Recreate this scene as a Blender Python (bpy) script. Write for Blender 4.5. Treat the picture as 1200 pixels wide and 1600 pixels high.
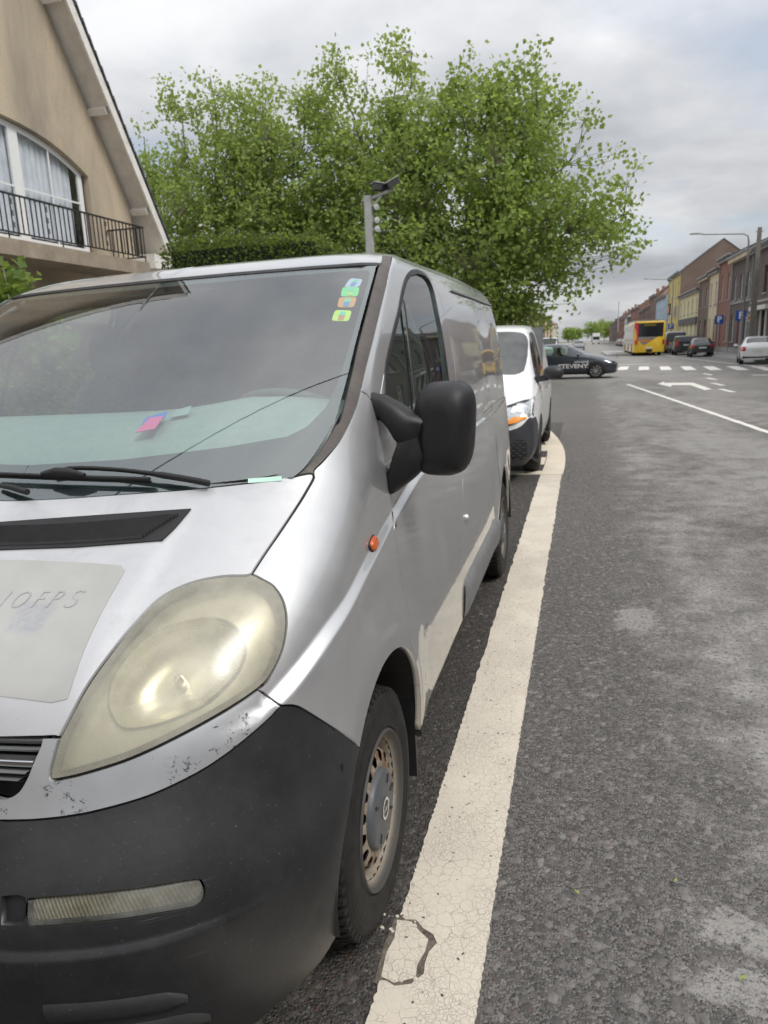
import bpy, bmesh, math, random
import numpy as np
from mathutils import Vector, Matrix, Euler
from mathutils.bvhtree import BVHTree
from mathutils.geometry import delaunay_2d_cdt

for o in list(bpy.data.objects): bpy.data.objects.remove(o)
SC = bpy.context.scene
COL = SC.collection
R = math.radians

# ------------------------------------------------------------------ camera
# world: x = across the street to the right, y = along the street, z = up
cam = bpy.data.cameras.new('camera'); camo = bpy.data.objects.new('camera', cam); COL.objects.link(camo)
cam.sensor_fit = 'VERTICAL'; cam.sensor_height = 36.0; cam.lens = 24.975
CAMROT = Matrix([[0.964144, -0.024163, 0.264278], [0.262732, 0.227251, -0.937725], [-0.0374, 0.973537, 0.225451]])
camo.matrix_world = Matrix.Translation((0, 0, 1.565)) @ CAMROT.to_4x4()
cam.clip_start = 0.05; cam.clip_end = 3000
cam.dof.use_dof = True; cam.dof.focus_distance = 1.35; cam.dof.aperture_fstop = 9.0
SC.camera = camo

# ------------------------------------------------------------------ sky, sun, exposure
W = bpy.data.worlds.new('World'); SC.world = W; W.use_nodes = True
nt = W.node_tree; nt.nodes.clear()
def wn(t, **k):
    n = nt.nodes.new(t)
    for a, b in k.items(): setattr(n, a, b)
    return n
SUN_EL, SUN_AZ = R(52), R(118)       # azimuth clockwise from +y
out = wn('ShaderNodeOutputWorld'); bg = wn('ShaderNodeBackground'); bg.inputs[1].default_value = 0.1
sky = wn('ShaderNodeTexSky', sky_type='NISHITA', sun_disc=False, sun_elevation=SUN_EL, sun_rotation=SUN_AZ, air_density=1.0, dust_density=1.5)
tc = wn('ShaderNodeTexCoord'); sep = wn('ShaderNodeSeparateXYZ')
nt.links.new(tc.outputs['Generated'], sep.inputs[0])
zc = wn('ShaderNodeMath', operation='MAXIMUM'); zc.inputs[1].default_value = 0.0
nt.links.new(sep.outputs[2], zc.inputs[0])
za = wn('ShaderNodeMath', operation='ADD'); za.inputs[1].default_value = 0.16
nt.links.new(zc.outputs[0], za.inputs[0])
dx = wn('ShaderNodeMath', operation='DIVIDE'); dy = wn('ShaderNodeMath', operation='DIVIDE')
nt.links.new(sep.outputs[0], dx.inputs[0]); nt.links.new(za.outputs[0], dx.inputs[1])
nt.links.new(sep.outputs[1], dy.inputs[0]); nt.links.new(za.outputs[0], dy.inputs[1])
cmb = wn('ShaderNodeCombineXYZ'); nt.links.new(dx.outputs[0], cmb.inputs[0]); nt.links.new(dy.outputs[0], cmb.inputs[1])
cmb.inputs[2].default_value = 3.7
n1 = wn('ShaderNodeTexNoise'); n1.inputs['Scale'].default_value = 0.95; n1.inputs['Detail'].default_value = 7; n1.inputs['Roughness'].default_value = 0.55; n1.inputs['Distortion'].default_value = 0.35
n2 = wn('ShaderNodeTexNoise'); n2.inputs['Scale'].default_value = 1.6; n2.inputs['Detail'].default_value = 6; n2.inputs['Roughness'].default_value = 0.5
nt.links.new(cmb.outputs[0], n1.inputs['Vector']); nt.links.new(cmb.outputs[0], n2.inputs['Vector'])
cr = wn('ShaderNodeValToRGB'); e = cr.color_ramp.elements      # cloud light and shade
e[0].position = 0.34; e[0].color = (0.56, 0.585, 0.63, 1); e[1].position = 0.62; e[1].color = (0.97, 0.98, 1.0, 1)
nt.links.new(n1.outputs[0], cr.inputs[0])
cv = wn('ShaderNodeValToRGB'); e = cv.color_ramp.elements      # cover: thin gaps where the blue shows through
e[0].position = 0.30; e[0].color = (0.62, 0.62, 0.62, 1); e[1].position = 0.52; e[1].color = (1, 1, 1, 1)
nt.links.new(n2.outputs[0], cv.inputs[0])
el = wn('ShaderNodeMapRange'); el.inputs[1].default_value = 0.0; el.inputs[2].default_value = 1.0; el.inputs[3].default_value = 3.9; el.inputs[4].default_value = 9.6
nt.links.new(zc.outputs[0], el.inputs[0])                      # overcast sky: brighter towards the zenith
mul = wn('ShaderNodeVectorMath', operation='SCALE'); nt.links.new(cr.outputs[0], mul.inputs[0]); nt.links.new(el.outputs[0], mul.inputs['Scale'])
mix = wn('ShaderNodeMix', data_type='RGBA'); nt.links.new(cv.outputs[0], mix.inputs[0]); nt.links.new(sky.outputs[0], mix.inputs[6]); nt.links.new(mul.outputs[0], mix.inputs[7])
nt.links.new(mix.outputs[2], bg.inputs[0]); nt.links.new(bg.outputs[0], out.inputs[0])

sl = bpy.data.lights.new('sun', 'SUN'); so = bpy.data.objects.new('sun', sl); COL.objects.link(so)
sl.energy = 1.5; sl.angle = R(18); sl.color = (1.0, 0.96, 0.9)
sd = Vector((math.sin(SUN_AZ) * math.cos(SUN_EL), math.cos(SUN_AZ) * math.cos(SUN_EL), math.sin(SUN_EL)))
so.rotation_euler = sd.to_track_quat('Z', 'Y').to_euler()
SC.view_settings.view_transform = 'Standard'; SC.view_settings.look = 'None'
SC.view_settings.exposure = 0.75; SC.view_settings.gamma = 1.0; SC.view_settings.use_curve_mapping = False

# ------------------------------------------------------------------ helpers
rng = random.Random(7)
def put(o, parent=None):
    COL.objects.link(o)
    if parent is not None: o.parent = parent
    return o
def empty(name, loc=(0, 0, 0), rz=0.0):
    o = bpy.data.objects.new(name, None); o.empty_display_size = 0.1; o.location = loc; o.rotation_euler = (0, 0, rz); return put(o)
def tag(o, label=None, cat=None, group=None, kind=None):
    if label: o['label'] = label
    if cat: o['category'] = cat
    if group: o['group'] = group
    if kind: o['kind'] = kind
    return o
def mesh_from(name, V, Fc, mats=None, smooth=False, mi=None):
    me = bpy.data.meshes.new(name); me.from_pydata([tuple(v) for v in V], [], [tuple(f) for f in Fc]); me.update()
    for m in (mats if isinstance(mats, (list, tuple)) else [mats]):
        if m is not None: me.materials.append(m)
    if smooth: me.polygons.foreach_set('use_smooth', [True] * len(me.polygons))
    if mi is not None: me.polygons.foreach_set('material_index', mi)
    me.update(); return me
def obj(name, V, Fc, mat=None, parent=None, smooth=False, mi=None):
    return put(bpy.data.objects.new(name, mesh_from(name, V, Fc, mat, smooth, mi)), parent)
def smooth_by_angle(o, ang=40):
    me = o.data
    me.polygons.foreach_set('use_smooth', [True] * len(me.polygons))
    try: me.set_sharp_from_angle(angle=R(ang))
    except Exception: pass
    return o
class MB:
    """collects shapes into one mesh"""
    def __init__(s): s.V = []; s.F = []
    def add(s, V, Fc):
        b = len(s.V); s.V += [tuple(v) for v in V]; s.F += [tuple(i + b for i in f) for f in Fc]; return s
    def box(s, x0, x1, y0, y1, z0, z1):
        V = [(x, y, z) for x in (x0, x1) for y in (y0, y1) for z in (z0, z1)]
        return s.add(V, [(0, 1, 3, 2), (4, 6, 7, 5), (0, 4, 5, 1), (2, 3, 7, 6), (0, 2, 6, 4), (1, 5, 7, 3)])
    def bar(s, a, b, w, h=None, up=(0, 0, 1)):
        a = Vector(a); b = Vector(b); h = w if h is None else h
        d = (b - a).normalized(); u = Vector(up)
        if abs(d.dot(u)) > .98: u = Vector((0, 1, 0))
        x = d.cross(u).normalized(); y = x.cross(d).normalized()
        V = [p + x * sx * w / 2 + y * sy * h / 2 for p in (a, b) for sx, sy in ((-1, -1), (1, -1), (1, 1), (-1, 1))]
        return s.add(V, [(0, 3, 2, 1), (4, 5, 6, 7), (0, 1, 5, 4), (1, 2, 6, 5), (2, 3, 7, 6), (3, 0, 4, 7)])
    def tube(s, pts, rad, n=8, caps=True):
        P = [Vector(p) for p in pts]; m = len(P)
        rad = [rad] * m if not isinstance(rad, (list, tuple)) else rad
        V = []; Fc = []; prev = None
        for i, p in enumerate(P):
            d = (P[min(i + 1, m - 1)] - P[max(i - 1, 0)]).normalized()
            if prev is None:
                u = Vector((0, 0, 1)) if abs(d.z) < .9 else Vector((1, 0, 0))
                x = d.cross(u).normalized()
            else:
                x = (prev - d * prev.dot(d)).normalized()
            prev = x; y = d.cross(x)
            V += [p + (x * math.cos(2 * math.pi * k / n) + y * math.sin(2 * math.pi * k / n)) * rad[i] for k in range(n)]
        for i in range(m - 1):
            for k in range(n): Fc.append((i * n + k, i * n + (k + 1) % n, (i + 1) * n + (k + 1) % n, (i + 1) * n + k))
        if caps: Fc += [tuple(range(n - 1, -1, -1)), tuple((m - 1) * n + k for k in range(n))]
        return s.add(V, Fc)
    def loft(s, secs, caps=True, close=True):
        """secs: list of rings (same length)"""
        n = len(secs[0]); V = [p for sct in secs for p in sct]; Fc = []
        for i in range(len(secs) - 1):
            for k in range(n if close else n - 1): Fc.append((i * n + k, i * n + (k + 1) % n, (i + 1) * n + (k + 1) % n, (i + 1) * n + k))
        if caps: Fc += [tuple(range(n - 1, -1, -1)), tuple((len(secs) - 1) * n + k for k in range(n))]
        return s.add(V, Fc)
    def lathe(s, prof, n=32, c=(0, 0, 0), a0=0.0, a1=2 * math.pi):
        """prof: (axial x, radius); axis = x"""
        full = abs(a1 - a0 - 2 * math.pi) < 1e-6; m = n if full else n + 1
        V = [(c[0] + x, c[1] + r * math.cos(a0 + (a1 - a0) * k / n), c[2] + r * math.sin(a0 + (a1 - a0) * k / n)) for (x, r) in prof for k in range(m)]
        Fc = []
        for i in range(len(prof) - 1):
            for k in range(n): Fc.append((i * m + k, i * m + (k + 1) % m, (i + 1) * m + (k + 1) % m, (i + 1) * m + k))
        return s.add(V, Fc)
    def build(s, name, mat=None, parent=None, smooth=None):
        o = obj(name, s.V, s.F, mat, parent)
        if smooth: smooth_by_angle(o, smooth)
        return o
def copy_tree(o, parent=None):
    c = o.copy(); COL.objects.link(c)
    if parent is not None: c.parent = parent
    for ch in o.children: copy_tree(ch, c)
    return c
def fix_normals(o):
    bm = bmesh.new(); bm.from_mesh(o.data); bmesh.ops.recalc_face_normals(bm, faces=bm.faces); bm.to_mesh(o.data); bm.free(); return o

# ------------------------------------------------------------------ materials
MATS = {}
class NT:
    def __init__(s, name):
        s.m = bpy.data.materials.new(name); s.m.use_nodes = True; s.t = s.m.node_tree; s.t.nodes.clear()
        s.out = s.n('ShaderNodeOutputMaterial')
    def n(s, t, ins=None, **k):
        q = s.t.nodes.new(t)
        for a, b in k.items(): setattr(q, a, b)
        for a, b in (ins or {}).items():
            i = q.inputs[a]
            if hasattr(b, 'is_linked') or hasattr(b, 'links'): s.t.links.new(b, i)
            else: i.default_value = b
        return q
    def coord(s, kind='Object'): return s.n('ShaderNodeTexCoord').outputs[kind]
    def pos(s): return s.n('ShaderNodeNewGeometry').outputs['Position']
    def noise(s, vec, scale, detail=4, rough=.5, dist=0): return s.n('ShaderNodeTexNoise', {'Vector': vec, 'Scale': scale, 'Detail': detail, 'Roughness': rough, 'Distortion': dist}).outputs[0]
    def vor(s, vec, scale, feature='F1', out=0, rnd=1.0):
        q = s.n('ShaderNodeTexVoronoi', {'Vector': vec, 'Scale': scale, 'Randomness': rnd}, feature=feature); return q.outputs[out]
    def ramp(s, fac, stops):
        q = s.n('ShaderNodeValToRGB', {'Fac': fac}); e = q.color_ramp.elements
        while len(e) < len(stops): e.new(.5)
        for i, (p, c) in enumerate(stops):
            e[i].position = p; e[i].color = c if len(c) == 4 else (*c, 1)
        return q.outputs[0]
    def fr(s, fac, a, b, lo=0., hi=1.): return s.n('ShaderNodeMapRange', {0: fac, 1: a, 2: b, 3: lo, 4: hi}).outputs[0]
    def mix(s, f, a, b):
        q = s.n('ShaderNodeMix', data_type='RGBA')
        for i, v in ((0, f), (6, a), (7, b)):
            if hasattr(v, 'links'): s.t.links.new(v, q.inputs[i])
            else: q.inputs[i].default_value = v if (i == 0 or len(v) == 4) else (*v, 1)
        return q.outputs[2]
    def math(s, op, a, b=0., clamp=False): 
        q = s.n('ShaderNodeMath', {0: a, 1: b}, operation=op); q.use_clamp = clamp; return q.outputs[0]
    def bump(s, h, strength=.3, dist=.01, nrm=None):
        i = {'Height': h, 'Strength': strength, 'Distance': dist}
        if nrm is not None: i['Normal'] = nrm
        return s.n('ShaderNodeBump', i).outputs[0]
    def pbr(s, **k):
        names = dict(col='Base Color', rough='Roughness', metal='Metallic', nrm='Normal', coat='Coat Weight', coatr='Coat Roughness', spec='Specular IOR Level', sheen='Sheen Weight', trans='Transmission Weight', ior='IOR', sub='Subsurface Weight', emit='Emission Color', es='Emission Strength', alpha='Alpha')
        ins = {}
        for a, b in k.items():
            if a in ('col', 'emit') and not hasattr(b, 'links') and len(b) == 3: b = (*b, 1)
            ins[names[a]] = b
        return s.n('ShaderNodeBsdfPrincipled', ins).outputs[0]
    def thin(s, ior):        # fresnel of a thin sheet: the same from both sides
        bf = s.n('ShaderNodeNewGeometry').outputs['Backfacing']
        return s.n('ShaderNodeFresnel', {'IOR': s.fr(bf, 0, 1, ior, 1 / ior)}).outputs[0]
    def fin(s, sh): s.t.links.new(sh, s.out.inputs[0]); MATS[s.m.name] = s.m; return s.m
def vcol(c, f): return tuple(min(1, max(0, x * f)) for x in c)
def pm(name, col, rough=.5, metal=0., var=.12, scale=6., bump=0., bscale=60., coat=0., dirt=0., dcol=(.13, .115, .095), spec=.5):
    """general worn surface"""
    t = NT(name); c = t.coord()
    n = t.noise(c, scale, 6, .6)
    colr = t.mix(t.fr(n, .3, .7), vcol(col, 1 - var), vcol(col, 1 + var))
    rr = t.fr(t.noise(c, scale * 2.7, 4), .3, .7, max(.02, rough * .85), min(1, rough * 1.15))
    if dirt: colr = t.mix(t.math('MULTIPLY', t.fr(t.noise(c, scale * .7, 8, .7), .45, .75), dirt), colr, dcol)
    k = dict(col=colr, rough=rr, metal=metal, coat=coat, coatr=.06, spec=spec)
    if bump: k['nrm'] = t.bump(t.noise(c, bscale, 5, .6), bump, .01)
    return t.fin(t.pbr(**k))
def glass(name, tint=(.75, .85, .82), refl=1.6, dark=0.0, dust=0.0):
    t = NT(name)
    fr = t.thin(refl)
    tr = t.n('ShaderNodeBsdfTransparent', {'Color': (*tint, 1)}).outputs[0]
    if dark: tr = t.n('ShaderNodeMixShader', {0: dark, 1: tr, 2: t.pbr(col=(.015, .017, .018), rough=.15)}).outputs[0]
    if dust: tr = t.n('ShaderNodeMixShader', {0: t.fr(t.noise(t.coord(), 5, 7, .65), .35, .8, 0, dust), 1: tr, 2: t.n('ShaderNodeBsdfDiffuse', {'Color': (.42, .43, .42, 1)}).outputs[0]}).outputs[0]
    gl = t.n('ShaderNodeBsdfGlossy', {'Color': (1, 1, 1, 1), 'Roughness': 0.0}).outputs[0]
    return t.fin(t.n('ShaderNodeMixShader', {0: fr, 1: tr, 2: gl}).outputs[0])

# ------------------------------------------------------------------ 2d outlines and lettering
def inpoly_many(P, poly):
    P = np.asarray(P, float).reshape(-1, 2); A = np.asarray(poly, float); B = np.roll(A, 1, axis=0)
    x = P[:, 0][:, None]; y = P[:, 1][:, None]
    c = (A[:, 1] > y) != (B[:, 1] > y)
    xi = (B[:, 0] - A[:, 0]) * (y - A[:, 1]) / (B[:, 1] - A[:, 1] + 1e-15) + A[:, 0]
    return ((c & (x < xi)).sum(1) % 2) == 1
def clean(pl, eps=.012):
    o = [pl[0]]
    for p in pl[1:]:
        if abs(p[0] - o[-1][0]) + abs(p[1] - o[-1][1]) > eps: o.append(p)
    if abs(o[0][0] - o[-1][0]) + abs(o[0][1] - o[-1][1]) < eps: o.pop()
    return [tuple(map(float, p)) for p in o]
def tri2d(outline, holes=(), grid=(.2, .2), eps=.012, ridge=()):
    """triangulate an outline (with holes), grid points inside"""
    loops = [clean(outline, eps)] + [clean(h, eps) for h in holes]
    pts = []; edges = []
    for lp in loops:
        b = len(pts); pts += lp; edges += [(b + i, b + (i + 1) % len(lp)) for i in range(len(lp))]
    A = np.array(pts); lo = A.min(0); hi = A.max(0)
    gu = np.arange(lo[0] + grid[0] * .5, hi[0], grid[0]); gv = np.arange(lo[1] + grid[1] * .5, hi[1], grid[1])
    gr = np.array([(u, v) for v in gv for u in gu]).reshape(-1, 2); extra = []
    if len(gr):
        k = inpoly_many(gr, loops[0])
        for h in loops[1:]: k &= ~inpoly_many(gr, h)
        gr = gr[k]; sc = np.array(grid)
        if len(gr):
            dm = np.full(len(gr), 9.)
            for p in A: dm = np.minimum(dm, (np.abs(gr - p) / sc).max(1))
            ok = dm > .45
            if len(ridge):
                lo_, hi_ = np.array(ridge[0]), np.array(ridge[-1]); va = np.interp(gr[:, 0], lo_[:, 0], lo_[:, 1]); vb = np.interp(gr[:, 0], hi_[:, 0], hi_[:, 1]); ok &= ~((gr[:, 1] > va - .03) & (gr[:, 1] < vb + .03) & (gr[:, 0] > lo_[0, 0]) & (gr[:, 0] < lo_[-1, 0]))
            extra = [tuple(map(float, p)) for p in gr[ok]]
    for ln in ridge:
        q = np.array(ln); k = inpoly_many(q, loops[0])
        for h in loops[1:]: k &= ~inpoly_many(q, h)
        dm = np.full(len(q), 9.)
        for p in A: dm = np.minimum(dm, np.abs(q - p).sum(1))
        k &= dm > .012; prev = None
        for i in range(len(q)):
            if k[i]:
                extra.append((float(q[i, 0]), float(q[i, 1]))); j = len(pts) + len(extra) - 1
                if prev is not None: edges.append((prev, j))
                prev = j
            else: prev = None
    vs, es, fs, *_ = delaunay_2d_cdt([Vector(p) for p in pts + extra], edges, [], 0, 1e-7)
    vs = [(p.x, p.y) for p in vs]; fs = [tuple(f) for f in fs]; VV = np.array(vs); T = np.array(fs)
    C = VV[T].mean(1); k = inpoly_many(C, loops[0])
    for h in loops[1:]: k &= ~inpoly_many(C, h)
    a, b, d = VV[T[:, 0]], VV[T[:, 1]], VV[T[:, 2]]
    k &= np.abs((b[:, 0] - a[:, 0]) * (d[:, 1] - a[:, 1]) - (b[:, 1] - a[:, 1]) * (d[:, 0] - a[:, 0])) > 1e-9
    return vs, [f for f, q in zip(fs, k) if q]
def text_mesh(s, size=1.0, bold=0.0, shear=0.0):
    cu = bpy.data.curves.new('t', 'FONT'); cu.body = s; cu.size = size; cu.offset = bold; cu.shear = shear; cu.align_x = 'CENTER'; cu.align_y = 'CENTER'; cu.resolution_u = 3
    o = bpy.data.objects.new('t', cu); COL.objects.link(o); dg = bpy.context.evaluated_depsgraph_get(); me = bpy.data.meshes.new_from_object(o.evaluated_get(dg))
    V = [v.co.copy() for v in me.vertices]; Fc = [tuple(p.vertices) for p in me.polygons]
    bpy.data.objects.remove(o); return V, Fc

# ================================================================== ground, road and markings
ZX = -.49                                            # the parking strip falls away to the gutter
def gz(x): return 0.0 if x > ZX else (x - ZX) * .021
def asphalt(name, base=(.150, .142, .135), light=(.285, .275, .26), park=False):
    t = NT(name); p = t.pos(); sx = t.n('ShaderNodeSeparateXYZ', {0: p})
    wob = t.n('ShaderNodeVectorMath', {0: t.n('ShaderNodeTexNoise', {'Vector': p, 'Scale': 75.0, 'Detail': 3.0}).outputs[1], 'Scale': .012}, operation='SCALE').outputs[0]
    q = t.n('ShaderNodeVectorMath', {0: p, 1: wob}, operation='ADD').outputs[0]
    big = t.noise(t.n('ShaderNodeMapping', {0: p, 'Scale': (1, .4, 1)}).outputs[0], .7, 6, .65, .5); mid = t.noise(p, 3.1, 7, .7); fine = t.noise(p, 48, 6, .75); grit = t.noise(p, 210, 3, .7)
    v1 = t.n('ShaderNodeTexVoronoi', {'Vector': q, 'Scale': 118.0}); v2 = t.n('ShaderNodeTexVoronoi', {'Vector': q, 'Scale': 48.0})
    tone = t.n('ShaderNodeSeparateColor', {0: v1.outputs[1]}); tone2 = t.n('ShaderNodeSeparateColor', {0: v2.outputs[1]})
    # coarse chippings show only here and there between the fine ones
    sel = t.fr(tone2.outputs[1], .74, .78); dist = t.n('ShaderNodeMix', {0: sel, 2: v1.outputs[0], 3: v2.outputs[0]}, data_type='FLOAT').outputs[0]
    tn = t.n('ShaderNodeMix', {0: sel, 2: tone.outputs[0], 3: tone2.outputs[0]}, data_type='FLOAT').outputs[0]
    c0 = t.mix(t.fr(tn, .1, .95), vcol(base, .55), vcol(base, 1.55)); c0 = t.mix(t.fr(tn, .95, .99), c0, (.22, .21, .195))
    c0 = t.mix(t.math('MULTIPLY', t.fr(tone.outputs[2], .965, .975), .6), c0, (.14, .075, .055)); c0 = t.mix(t.fr(grit, .3, .7, 0, .35), c0, vcol(base, .6))
    # polished, bleached binder in the wheel track: pale skin broken by dark pores
    pore = t.fr(t.math('ADD', t.math('MULTIPLY', fine, .7), t.math('MULTIPLY', grit, .3)), .43, .50)
    c1 = t.mix(t.fr(mid, .3, .7), vcol(light, .82), vcol(light, 1.1)); c1 = t.mix(t.fr(grit, .35, .7, 0, .3), c1, vcol(light, .6))
    lane = t.math('MULTIPLY', t.fr(t.math('ADD', sx.outputs[0], t.math('MULTIPLY', t.math('SUBTRACT', mid, .5), 1.1)), .30, .75), t.fr(sx.outputs[0], 5.2, 3.4, .35, 1.))
    w = t.math('MULTIPLY', t.fr(t.math('ADD', t.math('MULTIPLY', big, .55), t.math('MULTIPLY', mid, .45)), .40, .56), lane)
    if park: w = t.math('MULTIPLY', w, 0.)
    else:
        wb = t.n('ShaderNodeVectorMath', {0: t.n('ShaderNodeTexNoise', {'Vector': p, 'Scale': 5.5, 'Detail': 8.0, 'Roughness': .75}).outputs[1], 1: (.5, .5, .5)}, operation='SUBTRACT').outputs[0]
        pw = t.n('ShaderNodeVectorMath', {0: p, 1: t.n('ShaderNodeVectorMath', {0: wb, 'Scale': .42}, operation='SCALE').outputs[0]}, operation='ADD').outputs[0]
        for cx, cy, rx, ry in ((.34, 4.03, .13, .22), (.44, 1.78, .13, .07), (.47, 1.60, .20, .05), (.80, 2.75, .18, .22)):      # levelling compound
            dv = t.n('ShaderNodeVectorMath', {0: t.n('ShaderNodeVectorMath', {0: pw, 1: (cx, cy, 0)}, operation='SUBTRACT').outputs[0], 1: (1 / rx, 1 / ry, 0)}, operation='MULTIPLY').outputs[0]
            w = t.math('MAXIMUM', w, t.fr(t.n('ShaderNodeVectorMath', {0: dv}, operation='LENGTH').outputs['Value'], 1.1, .7, 0, .95))
    wf = t.math('MULTIPLY', w, t.fr(pore, 0, 1, .05, 1.)); col = t.mix(wf, c0, c1)
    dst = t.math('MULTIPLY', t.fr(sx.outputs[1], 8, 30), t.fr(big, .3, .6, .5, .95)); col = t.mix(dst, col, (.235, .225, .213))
    h = t.math('ADD', t.math('MULTIPLY', dist, -1.2), t.math('ADD', t.math('MULTIPLY', tn, .5), t.math('MULTIPLY', fine, .9)))
    b = t.bump(h, t.fr(wf, 0, 1, .85, .4), .011, t.bump(t.noise(p, 7, 4), .25, .02))
    return t.fin(t.pbr(col=col, rough=t.fr(wf, 0, 1, .8, .66), nrm=b, spec=.35))
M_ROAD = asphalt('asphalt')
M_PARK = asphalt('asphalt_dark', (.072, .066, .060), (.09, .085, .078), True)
def grid_sheet(name, xs, ys, zf, mat, parent=None):
    V = [(x, y, zf(x)) for y in ys for x in xs]; n = len(xs)
    return obj(name, V, [(j * n + i, j * n + i + 1, (j + 1) * n + i + 1, (j + 1) * n + i) for j in range(len(ys) - 1) for i in range(n - 1)], mat, parent)
ground = grid_sheet('ground', [-900, -200, -60, 60, 200, 900], [-200, -60, 0, 60, 200, 1500], lambda x: -.55, pm('ground_soil', (.14, .13, .10), .9, scale=.2)); tag(ground, kind='structure')
road = grid_sheet('road', [-9.6, -6, -2.62, -2.3, -.60, ZX, -.30, 9.2], [-60, -20, -5, 0, 5, 10, 14.5, 40, 90, 200, 600, 1000], lambda x: gz(max(x, -2.62)) + 0, M_ROAD); tag(road, kind='structure')
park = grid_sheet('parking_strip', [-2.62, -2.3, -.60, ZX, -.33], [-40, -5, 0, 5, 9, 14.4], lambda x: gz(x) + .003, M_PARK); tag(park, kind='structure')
M_PAVE = pm('pavement_concrete', (.30, .29, .27), .85, var=.2, scale=3, bump=.3, bscale=40, dirt=.5)
M_KERB = pm('kerb_stone', (.36, .36, .35), .8, var=.15, scale=8, bump=.3, bscale=50, dirt=.4)
def slab(name, x0, x1, y0, y1, z0, z1, mat, parent=None): return MB().box(x0, x1, y0, y1, z0, z1).build(name, mat, parent)
pvl = slab('pavement_left', -9.6, -2.80, -60, 26, -.2, .055, M_PAVE); tag(pvl, kind='structure')
pvf = slab('pavement_left_far', -12, -4.6, 40, 400, -.2, .12, M_PAVE); tag(pvf, kind='structure')
pvr = slab('pavement_right', 9.4, 11.6, -40, 400, -.2, .13, M_PAVE); tag(pvr, kind='structure')
for i in range(30):
    k_ = slab('kerb', -2.80, -2.63, -8 + i * 1.004, -8 + i * 1.004 + .998, -.2, .065, M_KERB, pvl)
for i in range(100):
    k_ = slab('kerb', 9.22, 9.40, 28 + i * 1.004, 28 + i * 1.004 + .998, -.2, .12, M_KERB, pvr)
# paint: thick cream line, crazed and pitted
def line_paint(name, col=(.60, .545, .46), crack=1.0):
    t = NT(name); p = t.pos()
    ds = t.n('ShaderNodeVectorMath', {0: p, 1: t.n('ShaderNodeVectorMath', {0: t.n('ShaderNodeTexNoise', {'Vector': p, 'Scale': 22.0, 'Detail': 3.0}).outputs[1], 'Scale': .03}, operation='SCALE').outputs[0]}, operation='ADD').outputs[0]
    e1 = t.vor(ds, 75, 'DISTANCE_TO_EDGE'); e2 = t.vor(ds, 30, 'DISTANCE_TO_EDGE')
    k1 = t.math('MULTIPLY', t.fr(e1, .0, .06, 1, 0), t.fr(t.noise(p, 4, 3), .40, .62)); k2 = t.math('MULTIPLY', t.fr(e2, 0, .030, 1, 0), t.fr(t.noise(p, 6, 3), .3, .55))
    k = t.math('MULTIPLY', t.math('MAXIMUM', k1, k2), crack)
    pit = t.math('MULTIPLY', t.fr(t.vor(ds, 40, 'F1', 0), .19, .13), t.fr(t.noise(p, 16, 2), .54, .58))
    big = t.fr(t.noise(p, 1.7, 6, .6), .3, .7)
    c = t.mix(big, vcol(col, .92), vcol(col, 1.06))
    c = t.mix(t.fr(t.noise(p, 130, 3, .6), .35, .75, 0, .25), c, vcol(col, .6))
    stain = t.fr(t.noise(p, 3.1, 7, .7), .60, .75, 0, .35); c = t.mix(stain, c, (.36, .27, .17))
    c = t.mix(t.math('MULTIPLY', k, .36), c, (.14, .125, .10))
    wear = t.math('MULTIPLY', t.fr(t.noise(p, 42, 6, .75), .60, .66), t.fr(t.noise(p, 5, 4, .6), .50, .62)); c = t.mix(t.math('MULTIPLY', wear, .75), c, (.15, .14, .125))
    c = t.mix(pit, c, (.06, .055, .05))
    return t.fin(t.pbr(col=c, rough=.75, nrm=t.bump(t.math('SUBTRACT', t.math('MULTIPLY', t.noise(p, 170, 3), .3), t.math('MAXIMUM', k, pit)), .5, .004), spec=.35))
M_LINE = line_paint('cream_line_paint'); M_WHITE = line_paint('worn_white_paint', (.66, .645, .60), .5)
def sheet(name, outline, mat, z=.006, th=.0, parent=None, holes=()):
    """flat painted sheet, jagged edge included in the outline"""
    vs, F = tri2d(outline, holes, (.35, .35), 1e-4)
    V = [(x, y, gz(x) + z) for x, y in vs]
    o = obj(name, V, F, mat, parent); fix_normals(o)
    if o.data.polygons and o.data.polygons[0].normal.z < 0: o.data.flip_normals()
    if th:
        m = o.modifiers.new('s', 'SOLIDIFY'); m.thickness = th; m.offset = -1
    return o
rl = random.Random(3)
def jag(a, b, step=.010, amp=.0028):
    n = max(2, int(math.dist(a, b) / step)); return [(a[0] + (b[0] - a[0]) * i / n + rl.uniform(-amp, amp), a[1] + (b[1] - a[1]) * i / n + rl.uniform(-amp, amp)) for i in range(n)]
xl, xr = -.456, -.208
out_ = jag((xr, .6), (xr, 4.0)) + jag((xr, 4.0), (xr, 8.62), .05, .006) + jag((xr, 8.62), (xl, 8.62), .03) + jag((xl, 8.62), (xl, 3.0), .05, .006) + jag((xl, 3.0), (xl, 1.625))
notch = [(xl + .015, 1.622), (xl + .045, 1.626), (xl + .068, 1.600), (xl + .100, 1.585), (xl + .118, 1.560), (xl + .104, 1.53), (xl + .098, 1.49), (xl + .106, 1.455), (xl + .078, 1.420), (xl + .04, 1.408), (xl + .012, 1.418)]
out_ += [(x + rl.uniform(-.003, .003), y + rl.uniform(-.003, .003)) for x, y in notch] + jag((xl, 1.41), (xl, .6)) + jag((xl, .6), (xr, .6))
el_ = sheet('edge_line', out_, M_LINE, .0075, .006, road)
pc = [(xl - .004, 1.612), (xl + .036, 1.615), (xl + .062, 1.594), (xl + .092, 1.566), (xl + .090, 1.525), (xl + .078, 1.485), (xl + .086, 1.446), (xl + .034, 1.417), (xl - .002, 1.425), (xl - .010, 1.50), (xl + .000, 1.55)]
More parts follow.
